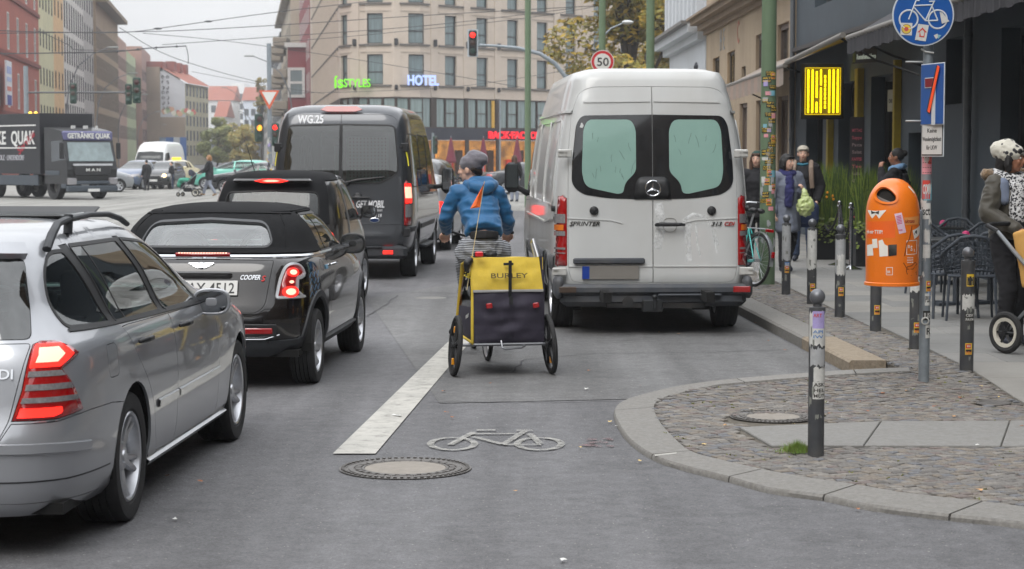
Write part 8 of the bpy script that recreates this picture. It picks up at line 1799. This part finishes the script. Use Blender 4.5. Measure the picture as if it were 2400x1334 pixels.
for S_d in 'RL':c=Blob();c.limb([J['wri'+S_d].lerp(J['elb'+S_d],.14),J['wri'+S_d].lerp(J['elb'+S_d],.02)],[.044,.036]);c.build('cuff',jk,t,.01,2)
st=M('stripe_cloth',(150,156,162),.85,var=.05);nt2=st.node_tree;wv=nt2.nodes.new('ShaderNodeTexWave');wv.bands_direction='Z';wv.inputs['Scale'].default_value=21;wv.inputs['Distortion'].default_value=2.6;wv.inputs['Detail'].default_value=1;wv.inputs['Detail Scale'].default_value=.35
tc2=nt2.nodes.new('ShaderNodeTexCoord');nt2.links.new(tc2.outputs['Object'],wv.inputs[0]);rp=nt2.nodes.new('ShaderNodeValToRGB');rp.color_ramp.elements[0].position=.42;rp.color_ramp.elements[0].color=(.02,.022,.03,1);rp.color_ramp.elements[1].position=.5;rp.color_ramp.elements[1].color=(.42,.44,.47,1);nt2.links.new(wv.outputs[0],rp.inputs[0]);nt2.links.new(rp.outputs[0],nt2.nodes['Principled BSDF'].inputs['Base Color'])
c=Blob()
c.limb([Vector((0,-.06,.98)),Vector((0,0,1.02))],[.14,.13],flat=1.2)
for S_d in 'RL':c.limb([J['pelvis']+Vector((0,-.02,-.02)),J['hip'+S_d]+Vector((.03 if S_d=='R' else -.03,0,-.03)),J['kne'+S_d],J['ank'+S_d]+Vector((0,0,.05))],[.135,.125,.085,.055])
c.build('trousers',st,t,.011,4,.016,7,(1,1,1.4))
gb=M('beanie_grey',(108,106,114),.95,var=.15,vscale=60,bump=.002,bscale=120,sheen=.4);c=Blob();H3=Hm.to_3x3()
c.ball(Hm@Vector((0,-.02,.055)),1,(.098,.112,.088),H3);c.ball(Hm@Vector((.01,-.06,.085)),1,(.094,.105,.075),H3);c.limb([Hm@Vector((.01,-.04,.09)),Hm@Vector((.015,-.11,.085))],[.085,.06]);c.build('beanie',gb,t,.009,3,.005,16)
c=Blob();c.limb([Hm@Vector((.07,-.06,.0)),Hm@Vector((.0,-.085,-.03)),Hm@Vector((-.07,-.06,.0))],[.025,.035,.025]);c.build('hair',M('hair_dark',(40,32,28),.8,var=.3,vscale=60),t,.009,2)
# bicycles
def spoke_wheel(par,c,r,ax=(1,0,0),n=28,tw=.02,name='wheel',rim_m=None):
 w_=empty(name,c,0,par);mt=axis((0,0,0),ax);MB().lathe([(r-tw+tw*math.cos(q),tw*math.sin(q)) for q in [2*math.pi*i/8 for i in range(8)]],mt,40,True).build('tyre',tyre_m,w_)
 MB().lathe([(r-tw*1.9,-.012),(r-tw*2.6,0),(r-tw*1.9,.012),(r-tw*1.5,.012),(r-tw*1.5,-.012)],mt,40,True).build('rim',rim_m or alloy_m,w_)
 b=MB();b.cyl(mt@Vector((0,0,-.04)),mt@Vector((0,0,.04)),.02)
 for i in range(n):a=2*math.pi*i/n;e=.03*(-1)**i;b.tube([mt@Vector((.02*math.cos(a+.8),.02*math.sin(a+.8),e)),mt@Vector(((r-tw*2.4)*math.cos(a),(r-tw*2.4)*math.sin(a),0))],.0014,3,False)
 b.build('spokes',alloy_m,w_);return w_
def bicycle(label,loc,rz,lean,col,step=True,upright=True,rack=True,dark=False,zs=.98):
 t=empty('bicycle',loc,rz,None,label,'bicycle');t.rotation_euler=(0,lean,rz);m=col;r=.34;Bk=Vector((0,-.52,r));Fr=Vector((0,.56,r));BB=Vector((0,-.08,.29));SH=Vector((0,.34,.80));SL=Vector((0,.31,.90));ST=Vector((0,-.24,.74))
 spoke_wheel(t,Bk,r);spoke_wheel(t,Fr,r);b=MB()
 for p,q,rr_ in ((BB,SH,.018),(BB+(ST-BB)*(.35 if step else 1),SH+Vector((0,0,-.02 if step else.06)),.015),(BB,ST,.015),(SL+Vector((0,-.01,.04)),SH,.018)):b.cyl(p,q,rr_,n=10)
 for e in (-1,1):o=Vector((e*.05,0,0));b.tube([BB+o*.6,Bk+o],.010,8);b.tube([ST+o*.3,Bk+o],.008,8);b.tube([SH+o*.5,Fr+o+Vector((0,-.06,.2)),Fr+o],.011,8)
 b.build('frame',m,t)
 b=MB();b.cyl(ST,ST+Vector((0,-.07,zs-.78)),.013);b.build('seat_post',alloy_m,t);s_=ST+Vector((0,-.08,zs-.76));c=Blob();c.limb([s_+Vector((0,.16,0)),s_+Vector((0,.02,0))],[.025,.04]);[c.ball(s_+Vector((e*.05,-.06,.005)),.06,(1,1.2,.6)) for e in (-1,1)];c.build('saddle',blackp,t,.012)
 H_=Vector((0,.30,1.04));b=MB();b.cyl(SL,H_,.013);b.tube([H_+Vector((-.30,-.16 if upright else -.02,.05)),H_+Vector((-.24,-.04,.05)),H_+Vector((-.08,.05,.0)),H_,H_+Vector((.08,.05,0)),H_+Vector((.24,-.04,.05)),H_+Vector((.30,-.16 if upright else -.02,.05))],.011,8);b.build('handlebar',alloy_m if not dark else blackp,t)
 for e in (-1,1):MB().cyl(H_+Vector((e*.30,-.16 if upright else -.02,.05)),H_+Vector((e*.31,-.27 if upright else -.12,.04)),.016).build('grip',blackp,t)
 for Cn,a0,a1 in ((Bk,20,200),(Fr,10,150)):
  b=MB();P=[Cn+Vector((0,(r+.025)*math.cos(R(a)),(r+.025)*math.sin(R(a)))) for a in range(a0,a1,10)];b.tube(P,.028,6,flat=1.,cap=True) if False else b.add([p+Vector((e*.026,0,-abs(e)*.008)) for p in P for e in (-1,0,1)],[(3*i+k_,3*i+k_+1,3*i+k_+4,3*i+k_+3) for i in range(len(P)-1) for k_ in (0,1)]);b.build('mudguard',M('mudguard_silver',(176,180,184),.3,.7) if not dark else blackp,t)
 b=MB();b.lathe([(.09,-.003),(.09,.003),(.06,.003),(.06,-.003)],axis(BB+Vector((.05,0,0)),(1,0,0)),24,True);b.cyl(BB+Vector((-.07,0,0)),BB+Vector((.07,0,0)),.018)
 for e in (-1,1):b.tube([BB+Vector((e*.07,0,0)),BB+Vector((e*.08,e*.12,-e*.10))],.009,6);b.box(BB+Vector((e*.12,e*.12,-e*.10)),(.09,.08,.02),b=.005)
 b.build('crank',steel_m,t)
 if rack:
  b=MB();z=.74
  for e in (-1,0,1):b.cyl((e*.05,-.28,z),(e*.05,-.72,z),.006,n=6)
  for e in (-1,1):b.cyl((e*.05,-.60,z),(e*.06,-.52,r),.005,n=6)
  b.build('rack',alloy_m,t);MB().box((0,-.75,.72),(.12,.02,.04),b=.006).build('rear_reflector',lamp_red,t);MB().box((0,-.90,.42),(.045,.02,.08),b=.006).build('rear_reflector',lamp_red,t)
 return t
turq=M('bike_turquoise',(70,196,190),.35,var=.04,coat=.8)
q=G(1766,672,.107);bicycle('turquoise city bicycle leaning against the green mast',(q.x-.20,q.y+.46,.107),R(23),R(7),turq)
bicycle('black bicycle ridden by the cyclist, mostly hidden behind the trailer',(CY.x-.026,CY.y+.20,0),HB,0,M('bike_black',(34,34,38),.4,coat=.6),False,False,True,True,.93)
# child trailer
def trailer():
 yel=M('trailer_yellow',(214,184,62),.75,var=.08,vscale=10,dirt=.25,dirtcol=(170,150,80),bump=.002,bscale=30);drk=M('trailer_dark',(46,42,56),.8,var=.12,vscale=8,bump=.003,bscale=14);alu=M('trailer_tube',(150,152,156),.35,.7)
 t=empty('bicycle_trailer',(-.035,15.72,0),R(10.5),None,'yellow and dark child bicycle trailer with two wheels and an orange pennant','bicycle trailer')
 def cloth(nm,P,nu,nv,mat,puff=.0,par=t,wr=.004,seed=0.,th=.004):
  """P: four corners (bl, br, tr, tl); a slightly slack cloth panel"""
  a,b_,c,d=[Vector(p) for p in P];n=(b_-a).cross(d-a).normalized();vs=[]
  for s_ in (0,1):
   for j in range(nv+1):
    for i in range(nu+1):
     u,v=i/nu,j/nv;p=a.lerp(b_,u).lerp(d.lerp(c,u),v);e=math.sin(math.pi*u)*math.sin(math.pi*v);q=noise.noise(Vector((u*3+seed,v*5,seed)))+.5*noise.noise(Vector((u*9+seed,v*4,seed)));vs.append(p+n*(puff*e**.5+wr*q*(e+.25)*2-s_*th))
  N=(nu+1)*(nv+1);fs=[(j*(nu+1)+i,j*(nu+1)+i+1,(j+1)*(nu+1)+i+1,(j+1)*(nu+1)+i) for j in range(nv) for i in range(nu)];fs+=[tuple(N+k for k in reversed(f)) for f in fs]
  bd=[(j*(nu+1),(j+1)*(nu+1)) for j in range(nv)]+[((j+1)*(nu+1)-1,(j+2)*(nu+1)-1) for j in range(nv)]+[(i,i+1) for i in range(nu)]+[(nv*(nu+1)+i,nv*(nu+1)+i+1) for i in range(nu)]
  fs+=[(x,y,y+N,x+N) for x,y in bd];return MB().add(vs,fs).build(nm,mat,par,smooth=60)
 W=.282;z0,z1,z2=.275,.70,.955
 cloth('lower_back',((-W+.005,-.03,z0),(W+.005,-.03,z0),(W,-.02,z1),(-W,-.02,z1)),20,20,drk,.035,wr=.018,seed=3)
 cloth('top_flap',((-W-.006,-.035,z1-.01),(W+.003,-.035,z1-.01),(W-.02,.03,z2),(-W-.01,.03,z2)),20,10,yel,.012,wr=.010,seed=8);cloth('grey_band',((-W-.006,-.042,z1-.02),(W+.003,-.042,z1-.02),(W+.002,-.042,z1),(-W-.006,-.042,z1)),8,2,M('band_grey',(160,160,160),.7),.004,wr=.002)
 cloth('roof_cover',((-W,.03,z2),(W-.02,.03,z2),(W-.05,.62,.86),(-W+.04,.62,.86)),10,10,yel,.02)
 wn_=glass('vinyl_window',(190,160,120),.6);
 for e in (-1,1):
  f=lambda y,z,xx=1.:(e*W*xx,y,z);o=(lambda P:P) if e>0 else (lambda P:(P[1],P[0],P[3],P[2]))
  cloth('side_lower',o((f(0,z0),f(.80,.30,1.),f(.72,.52,1.),f(0,.56))),8,6,drk,.008,wr=.003);cloth('side_window_panel',o((f(0,.56),f(.72,.52,1.),f(.60,.84,.95),f(.02,z2-.02))),8,6,wn_ if e<0 else drk,.01,wr=.004)
  b=MB();b.tube([f(.0,z0,1.02),f(-.01,z1,1.02),f(.03,z2,1.02),f(.62,.87,.96),f(.86,.40,.98),f(.86,.28,.98),f(0,.27,1.0)],.013,8);b.build('side_frame',yel if e<0 else drk,t)
  cloth('yellow_edge',o((f(-.005,z0+.25,1.03),f(.03,z0+.25,1.03),f(.06,z2,1.03),f(.01,z2,1.03))),3,8,yel,.004)
 cloth('front_cover',((W*.98,.84,.30),(-W*.98,.84,.30),(-W*.93,.62,.86),(W*.93,.62,.86)),8,8,yel,.01);MB().box((0,.42,.27),(.5,.85,.03)).build('floor',drk,t)
 b=MB();b.cyl((-.41,.06,.25),(.36,.06,.25),.012);b.tube([(-W,-.03,.262),(W,-.03,.262)],.010,8);b.tube([(-.06,-.04,.29),(-.055,-.07,.235),(-.03,-.075,.225),(.10,-.07,.235),(.14,-.03,.25)],.009,8);b.tube([(.0,.86,.3),(-.05,1.1,.36),(-.10,1.35,.36)],.014,8);b.build('frame_tube',alu,t)
 for e in (-1,1):
  w_=empty('wheel',(e*.385-.03,.06,.247),0,t);w_.rotation_euler=(0,R(-5)*e,0);mt=RY(R(90));MB().lathe([(.226+.021*math.cos(q),.021*math.sin(q)) for q in [2*math.pi*i/8 for i in range(8)]],mt,48,True).build('tyre',tyre_m,w_)
  b=MB();b.lathe([(.208,-.014),(.196,-.010),(.196,.010),(.208,.014)],mt,40,True);b.cyl((-.035,0,0),(.035,0,0),.028)
  for i in range(5):a=2*math.pi*i/5+.3;b.tube([(0,.02*math.cos(a),.02*math.sin(a)),(0,.20*math.cos(a),.20*math.sin(a))],[.020,.013],6)
  b.build('rim',blackp,w_)
  for a in (1.35,-1.5):MB().box((e*.006-.0,.13*math.cos(a),.13*math.sin(a)),(.028,.022,.055),b=.004).build('amber_reflector',M('reflector_amber',(224,150,30),.3,var=.1,coat=1),w_)
 for x in (-.165,.215):MB().box((x,-.085,.575),(.05,.018,.042),ry=R(-8),b=.005).build('reflector',lamp_red,t)
 b=MB();b.tube([(.0-.0,-.052,z2+.01),(.0,-.066,z1+.08),(.004,-.078,z1-.04)],.0,4) if False else b.box((.008,-.066,z1+.075),(.026,.006,.33),rx=R(12),ry=R(-2),b=.001);b.box((.0,-.035,z2-.05),(.08,.012,.02));b.box((.012,-.088,.615),(.03,.01,.06));b.build('strap',blackp,t)
 lt=text('BURLEY',outward((-.15,-.058,.795),(1,0,0),(0,.25,1)),.056,M('print_olive',(84,72,40),.7,var=.3),t,'lettering',.001,.012,fit=.30)
 lt=text('BURLEY',Matrix(((0,0,-1,-W-.012),(-.93,-.2,0,.30),(.2,.93,0,.44),(0,0,0,1))),.045,pap['white'],t,'lettering',.0005,.01,fit=.16)
 b=Blob();b.limb([(-W-.02,.02,z2-.02),(-W-.045,.0,z2-.04),(-W-.05,.02,z2-.10)],[.03,.035,.02]);b.build('bar_joint',blackp,t,.01);b=Blob();b.limb([(W+.01,.05,z2-.02),(W+.01,.04,z2-.06)],[.025,.025]);b.build('bar_joint',blackp,t,.01)
 b=MB();b.tube([(W-.02,.06,z2),(W-.05,.12,z2+.14),(W-.055,.16,z2+.11),(W-.02,.13,z2-.04)],.013,8);b.build('push_bar',M('bar_silver',(180,182,186),.3,.6),t)
 MB().box((-W+.045,-.03,z2+.03),(.065,.03,.045),b=.008).build('rear_lamp',M('lamp_red_body',(206,20,34),.3,var=.1,coat=1),t)
 A=Vector((-W-.03,.06,z2-.14));Bp=A+Vector((.155,.12,.75));b=MB();b.tube([A-Vector((.01,0,.12)),A.lerp(Bp,.5)+Vector((.004,0,0)),Bp],[.004,.0035,.003],6);b.build('flag_pole',M('pole_cream',(196,180,140),.5),t)
 P0=A.lerp(Bp,.985);P1=A.lerp(Bp,.72);tp=P1+Vector((-.075,-.02,-.0));vs=[];n=10
 for i in range(n+1):
  f=i/n;r0=P0.lerp(P1,f);wd=(1-abs(f-.80)/.80) if f<.8 else (1-(f-.8)/.2)
  for j in range(5):g=j/4;vs.append(r0+(Vector((-.09,-.03,-.02))*wd*g)+Vector((0,.012*math.sin(g*5+f*3),-.03*g*wd)))
 MB().add(vs,[(i*5+j,i*5+j+1,i*5+j+6,i*5+j+5) for i in range(n) for j in range(4)]).build('pennant',M('pennant_orange',(240,110,44),.7,var=.1),t)
 b=MB();gr=random.Random(2)
 for k in range(14):p=A+Vector((gr.uniform(-.03,.02),gr.uniform(-.03,.0),gr.uniform(-.03,.04)));b.tube([p,p+Vector((gr.uniform(-.03,.03),-.01,gr.uniform(-.03,.03)))],.005,5)
 b.build('yellow_cord',M('cord_yellow',(220,200,60),.7),t,kind='stuff')
trailer()
# people on the pavement
def at_g(px,py,z=.107):q=G(px,py,z);return (q.x,q.y,z)
bh=M('hair_black',(26,24,24),.6,var=.3,vscale=60);brh=M('hair_brown',(74,50,36),.7,var=.3,vscale=60);fair=M('hair_fair',(150,112,76),.7,var=.3,vscale=60)
t,J,Hm=person('man in a black jacket with pale cap, rucksack straps and blue jeans',at_g(1880,612),R(168),dict(elbL=(-.26,-.05,1.14),wriL=(-.22,.10,.93),elbR=(.26,-.05,1.14),wriR=(.22,.08,.93),kneR=(.10,.06,.5),ankL=(-.12,-.12,.10),toeL=(-.13,.04,.035),kneL=(-.11,-.02,.5)),'light',yaw=R(4),top=blk_cloth,legs=jean,shoes=drk_shoe,hair=brh,hood=True,h=1.03,vox=.012,tr=.035)
H3=Hm.to_3x3();c=Blob();c.ball(Hm@Vector((0,-.01,.062)),1,(.092,.108,.075),H3);c.limb([Hm@Vector((-.04,.10,.072)),Hm@Vector((.04,.10,.072))],[.014,.014]);c.limb([Hm@Vector((-.05,.07,.074)),Hm@Vector((.05,.07,.074))],[.018,.018]);c.build('cap',M('cap_pale',(176,170,156),.9,var=.1),t,.010,2)
c=Blob();c.limb([(-.07,.07,1.48),(0,.10,1.465),(.07,.07,1.48)],[.022,.024,.022]);c.build('neckerchief',M('scarf_teal',(50,110,130),.9),t,.01)
for e in (-1,1):MB().tube([(e*.12,-.10,1.47),(e*.125,.03,1.52),(e*.13,.155,1.42),(e*.14,.185,1.25),(e*.15,.15,1.12)],.026,8,flat=1.4).build('rucksack_strap',M('strap_beige',(140,122,108),.8),t)
t,J,Hm=person('woman with black bob, grey coat and navy scarf beside the green mast',at_g(1842,638),R(196),dict(elbL=(-.24,.03,1.12),wriL=(-.15,.24,1.22),kneR=(.09,.10,.5),ankL=(-.1,-.2,.12),toeL=(-.1,-.05,.04),kneL=(-.1,0,.5),ankR=(.09,.08,.09),toeR=(.09,.24,.035)),'light',yaw=R(28),top=M('coat_grey',(112,118,132),.85,var=.08,bump=.001),legs=blk_cloth,shoes=drk_shoe,hair=bh,hairstyle='bob',coat=.34,h=.955,vox=.012,tr=.04,hands=dict(L=((.3,.3,.8),(1,0,0),.9)))
c=Blob();c.limb([(-.09,.04,1.47),(0,.10,1.44),(.09,.04,1.47),(.06,-.07,1.50),(-.06,-.07,1.50),(-.09,.04,1.47)],[.045,.055,.045,.04,.04,.045]);c.limb([(.02,.14,1.42),(.04,.20,1.2),(.06,.20,.98)],[.06,.065,.05],flat=1.3);c.build('scarf',M('scarf_navy',(44,46,92),.95,var=.3,vscale=20),t,.011,3,.012,14)
bag=empty('shopping_bag',AT(1888,470,t.location.y-.32),0,None,'clear plastic bag with pale green lettuce held by the woman in the grey coat','bag');c=Blob();c.ball((0,0,-.08),.12,(1,.8,1.15));c.limb([(0,0,.02),(-.02,.02,.16)],[.06,.015]);c.build('lettuce',M('lettuce_green',(158,178,96),.5,var=.35,vscale=14,col2=(206,214,160),coat=.5),bag,.012,1,.02,16)
bag=empty('shoulder_bag',(t.location.x+.26,t.location.y+.1,.95),0,None,'dark blue cloth bag between the woman in grey and the man with the cap','bag');c=Blob();c.box((0,0,-.02),(.42,.16,.36),b=.06);c.build('bag_body',M('bag_navy',(46,60,92),.85,var=.1),bag,.02,3,.012,8);MB().tube([(-.1,0,.14),(-.12,0,.45),(-.1,.02,.5)],.012,6).build('strap',M('bag_navy'),bag)
t,J,Hm=person('woman with a dark green beanie and dark coat half hidden by the green mast',at_g(1772,625),R(170),None,'light',yaw=R(-10),top=blk_cloth,legs=blk_cloth,shoes=drk_shoe,hair=brh,hairstyle='long',coat=.2,h=.98,vox=.014);c=Blob();c.ball(Hm@Vector((0,-.02,.062)),1,(.095,.108,.078),Hm.to_3x3());c.build('beanie',M('beanie_green',(36,66,60),.9,var=.2),t,.012,2)
t,J,Hm=person('person with tied dark hair and light blue scarf standing behind the planter',(AT(2104,400,27.2).x,27.2,.107),R(62),dict(elbL=(-.26,.12,1.24),wriL=(-.12,.20,1.47)),'tan',yaw=R(10),top=blk_cloth,legs=blk_cloth,shoes=drk_shoe,hair=bh,hairstyle='bun',h=1.0,vox=.012,hands=dict(L=((.4,.1,.9),(1,-.4,0),.6)))
c=Blob();c.limb([(-.09,.04,1.48),(0,.09,1.46),(.09,.04,1.48),(.06,-.07,1.51),(-.06,-.07,1.51),(-.09,.04,1.48)],[.04,.045,.04,.04,.04,.04]);c.build('scarf',M('scarf_light_blue',(120,158,196),.9,var=.2),t,.011,3,.008,14)
yw=17.2;xw=AT(2366,500,yw).x
t,J,Hm=person('woman in spotted knitted hat, speckled scarf and olive coat at the right edge',(xw,yw,.107),R(-150),dict(elbL=(-.28,.02,1.16),wriL=(-.17,.28,1.02),elbR=(.28,.02,1.16),wriR=(.17,.28,1.02),kneR=(.10,.10,.5),ankR=(.1,.05,.09)),'tan',yaw=R(30),pitch=R(-4),top=M('coat_olive',(62,58,48),.6,var=.2,vscale=10,sheen=.2),legs=blk_cloth,shoes=drk_shoe,hair=bh,hairstyle='bob',h=1.0,vox=.010,tr=.032,folds=.009,hands=dict(L=((.2,.8,-.2),(0,-.2,-1),.8),R=((-.2,.8,-.2),(0,-.2,-1),.8)))
hm=M('hat_spotted',(206,202,190),.95,var=.05,bump=.003,bscale=80,sheen=.4);ht=hm.node_tree;vo=ht.nodes.new('ShaderNodeTexVoronoi');vo.inputs['Scale'].default_value=19;tcx=ht.nodes.new('ShaderNodeTexCoord');ht.links.new(tcx.outputs['Object'],vo.inputs['Vector']);rp=ht.nodes.new('ShaderNodeValToRGB');rp.color_ramp.elements[0].position=.28;rp.color_ramp.elements[0].color=(.03,.03,.035,1);rp.color_ramp.elements[1].position=.34;rp.color_ramp.elements[1].color=(.6,.58,.5,1);ht.links.new(vo.outputs['Distance'],rp.inputs[0]);ht.links.new(rp.outputs[0],ht.nodes['Principled BSDF'].inputs['Base Color'])
H3=Hm.to_3x3();c=Blob();c.ball(Hm@Vector((0,-.025,.055)),1,(.108,.122,.098),H3);c.limb([Hm@Vector((0,-.05,.08)),Hm@Vector((0,-.12,.075))],[.10,.08]);c.build('knitted_hat',hm,t,.009,3,.006,18)
sm=M('scarf_speckled',(120,120,120),.95,var=.0,bump=.003,bscale=60);s2=sm.node_tree;vo=s2.nodes.new('ShaderNodeTexVoronoi');vo.inputs['Scale'].default_value=75;tcx=s2.nodes.new('ShaderNodeTexCoord');s2.links.new(tcx.outputs['Object'],vo.inputs['Vector']);sc2=s2.nodes.new('ShaderNodeSeparateColor');s2.links.new(vo.outputs['Color'],sc2.inputs[0]);rp=s2.nodes.new('ShaderNodeValToRGB');rp.color_ramp.interpolation='CONSTANT';rp.color_ramp.elements[0].color=(.03,.03,.035,1);rp.color_ramp.elements[1].position=.42;rp.color_ramp.elements[1].color=(.55,.55,.55,1);s2.links.new(sc2.outputs[0],rp.inputs[0]);s2.links.new(rp.outputs[0],s2.nodes['Principled BSDF'].inputs['Base Color'])
c=Blob();c.limb([(-.11,.04,1.46),(0,.13,1.42),(.11,.04,1.46),(.08,-.09,1.50),(-.08,-.09,1.50),(-.11,.04,1.46)],[.055,.065,.055,.05,.05,.055]);c.limb([(.06,.16,1.42),(.08,.18,1.2),(.08,.18,1.0)],[.06,.065,.055],flat=1.2);c.build('scarf',sm,t,.011,3,.010,13)
c=Blob();c.limb([(-.05,.09,1.38),(-.05,.12,1.2),(-.05,.11,1.0)],[.07,.085,.08]);c.build('sweater',M('sweater_coral',(214,112,96),.9,var=.1),t,.012)
c=Blob();c.limb([(-.22,.02,1.50),(-.17,-.11,1.50),(0,-.15,1.47),(.17,-.11,1.50)],[.035,.05,.055,.045]);c.build('fur_collar',M('fur_tan',(126,104,78),.95,var=.5,vscale=70,bump=.006,bscale=120,sheen=.5),t,.010,1,.016,40)
c=Blob();c.limb([(.15,.06,1.42),(.15,.09,1.28)],[.06,.05]);c.build('inner_hood',M('hood_grey_blue',(112,122,142),.85),t,.012)
def pram(label,loc,rz,s_,seat_m_,hood_m,hood2,big=True,child=True,blanket=None):
 t=empty('pram',loc,rz,None,label,'pram');t.scale=(s_,s_,s_);al=M('pram_frame_silver',(150,154,158),.3,.8,var=.05);r=.165
 for x in (-.27,.27):
  for y,rr_ in ((-.30,r),(.42,r*.85 if big else.09)):
   w_=empty('wheel',(x,y,rr_),0,t);mt=RY(R(90));MB().lathe([(rr_-.026+.026*math.cos(q),.024*math.sin(q)) for q in [2*math.pi*i/8 for i in range(8)]],mt,32,True).build('tyre',tyre_m,w_)
   b=MB();b.lathe([(rr_-.048,-.018),(rr_-.075,-.014),(rr_-.075,.014),(rr_-.048,.018)],mt,28,True);b.build('rim',M('rim_cream',(196,192,180),.5),w_);b=MB();b.cyl((-.03,0,0),(.03,0,0),.02)
   for i in range(6):a=i*1.047;b.tube([(0,0,0),(0,(rr_-.07)*math.cos(a),(rr_-.07)*math.sin(a))],[.014,.009],5)
   b.build('spokes',blackp,w_)
 for x in (-.25,.25):
  MB().tube([(x*1.05,.40,.20),(x*1.08,.12,.50),(x*1.1,-.25,.82),(x*1.05,-.42,.96)],[.014,.016,.018,.016],8).build('frame_tube',al,t);MB().tube([(x,-.30,.18),(x,-.05,.42),(x,.15,.60)],.013,8).build('frame_tube',al,t);MB().box((x*1.08,-.02,.55),(.05,.12,.12),b=.03).build('hinge',blackp,t)
 MB().tube([(-.265,-.40,.95),(-.25,-.52,.99),(-.15,-.56,1.0),(.15,-.56,1.0),(.25,-.52,.99),(.265,-.40,.95)],.019,8).build('handle',blackp,t)
 c=Blob();c.box((0,.08,.52),(.38,.42,.08),b=.03);c.box((0,-.14,.72),(.38,.08,.46),rx=R(16),b=.03);c.box((0,.32,.40),(.34,.08,.22),b=.03);c.build('seat',seat_m_,t,.02,3)
 b=MB();n=12;k=8
 for j in range(k):
  b.mi=j%2
  for i in range(n):
   def pt(ii,jj):a=R(10+160*ii/n);e=R(8+112*jj/k);rr_=.30;return (-.235*math.cos(a),-.12-rr_*math.cos(e)*.55*math.sin(a)+.10*math.sin(e),.70+.0+rr_*math.sin(a)*math.sin(e)*.98+.10)
   b.add([pt(i,j),pt(i+1,j),pt(i+1,j+1),pt(i,j+1)],[(0,1,2,3)])
 b.build('hood',[hood_m,hood2],t,smooth=60)
 b=MB();b.box((0,.03,.27),(.36,.44,.16),b=.04);b.build('basket',blk_cloth,t)
 if blanket:c=Blob();c.box((0,.18,.66),(.42,.42,.16),b=.06);c.limb([(0,.38,.62),(0,.46,.45)],[.12,.10]);c.build('blanket',blanket,t,.025,4,.02,6)
 return t
st1=M('hood_white',(214,212,206),.8);st2=M('hood_black',(30,30,34),.8)
pp=Vector((4.58,16.35,.107))
P1=pram('pram with black and white striped hood, ochre side and cream wheel rims',tuple(pp),R(-145),1.08,M('seat_ochre',(206,158,86),.8),st1,st2,True)
c=Blob();c.box((.245,-.02,.78),(.03,.40,.44),rx=R(14),b=.01);c.build('side_cover',M('seat_ochre'),P1,.014,3,.006,6)
t,J,Hm=person('baby in a blue snowsuit and white fleece hat sitting in the striped pram',tuple(pp+Vector((-.02,.03,.50))),R(-145),dict(pelvis=(0,0,.22),waist=(0,.0,.32),chest=(0,.02,.44),neck=(0,.02,.54),head=(0,.04,.64),shoR=(.10,0,.50),shoL=(-.10,0,.50),elbR=(.16,.08,.38),elbL=(-.16,.08,.38),wriR=(.12,.2,.36),wriL=(-.12,.2,.36),hipR=(.07,.05,.2),hipL=(-.07,.05,.2),kneR=(.09,.28,.2),kneL=(-.09,.28,.2),ankR=(.09,.36,.02),ankL=(-.09,.36,.02),toeR=(.09,.44,.0),toeL=(-.09,.44,.0)),'light',yaw=R(38),top=M('snowsuit_blue',(40,108,164),.8,var=.1),legs=M('snowsuit_blue'),shoes=None,hair=None,h=.72,vox=.013,hands=dict(R=((0,1,0),(0,0,-1),.4),L=((0,1,0),(0,0,-1),.4)))
c=Blob();c.ball(Hm@Vector((0,-.02,.05)),1,(.10,.11,.095),Hm.to_3x3());[c.ball(Hm@Vector((e*.09,.0,-.02)),.035) for e in (-1,1)];c.build('fleece_hat',M('fleece_white',(214,208,196),.95,sheen=.5,bump=.004,bscale=90),t,.012,2)
# far figures
t,J,Hm=person('woman in black coat and pale jeans pushing a pram across the junction',(GX(492,83.5),83.5,0),R(80),dict(wriL=(-.2,.38,1.02),wriR=(.2,.38,1.02),elbL=(-.24,.1,1.14),elbR=(.24,.1,1.14),kneR=(.1,.18,.52),ankR=(.1,.30,.12),toeR=(.1,.44,.10),kneL=(-.1,-.05,.5),ankL=(-.1,-.28,.14),toeL=(-.1,-.18,.05)),top=blk_cloth,legs=M('pale_jeans',(130,136,150),.8),shoes=M('shoe_tan',(150,124,96),.7),hair=fair,hairstyle='bob',coat=.22,vox=.02,face=False)
pram('dark pram with a mint green blanket pushed across the junction',(GX(447,83.5),83.5,0),R(80),1.05,blk_cloth,M('hood_navy',(34,38,54),.8),M('hood_navy'),False,blanket=M('blanket_mint',(66,150,126),.8))
person('person in black standing among the cars before the white delivery van',(GX(345,97),97,0),R(40),None,top=blk_cloth,legs=blk_cloth,shoes=blk_cloth,hair=bh,coat=.3,h=.86,vox=.02,face=False)
person('dark haired pedestrian in a black jacket beside the white van mirror',(GX(1206,74),74,0),R(20),None,top=blk_cloth,legs=M('pale_jeans'),shoes=drk_shoe,hair=brh,hairstyle='long',h=1.0,vox=.02,face=False)
person('pedestrian in black waiting beside the taxi',(GX(404,101),101,0),R(120),None,top=blk_cloth,legs=jean,shoes=drk_shoe,hair=bh,h=.8,vox=.022,face=False)
# thin autumn air
hzm=bpy.data.materials.new('haze');hzm.use_nodes=True;nh=hzm.node_tree;nh.nodes.clear();oh=nh.nodes.new('ShaderNodeOutputMaterial');vh=nh.nodes.new('ShaderNodeVolumePrincipled')
vh.inputs['Density'].default_value=.0007;vh.inputs['Color'].default_value=(.93,.95,.98,1);vh.inputs['Anisotropy'].default_value=.2;nh.links.new(vh.outputs[0],oh.inputs['Volume'])
MB().box((0,519,14),(850,1170,30)).build('haze',hzm,None,smooth=0,kind='stuff')
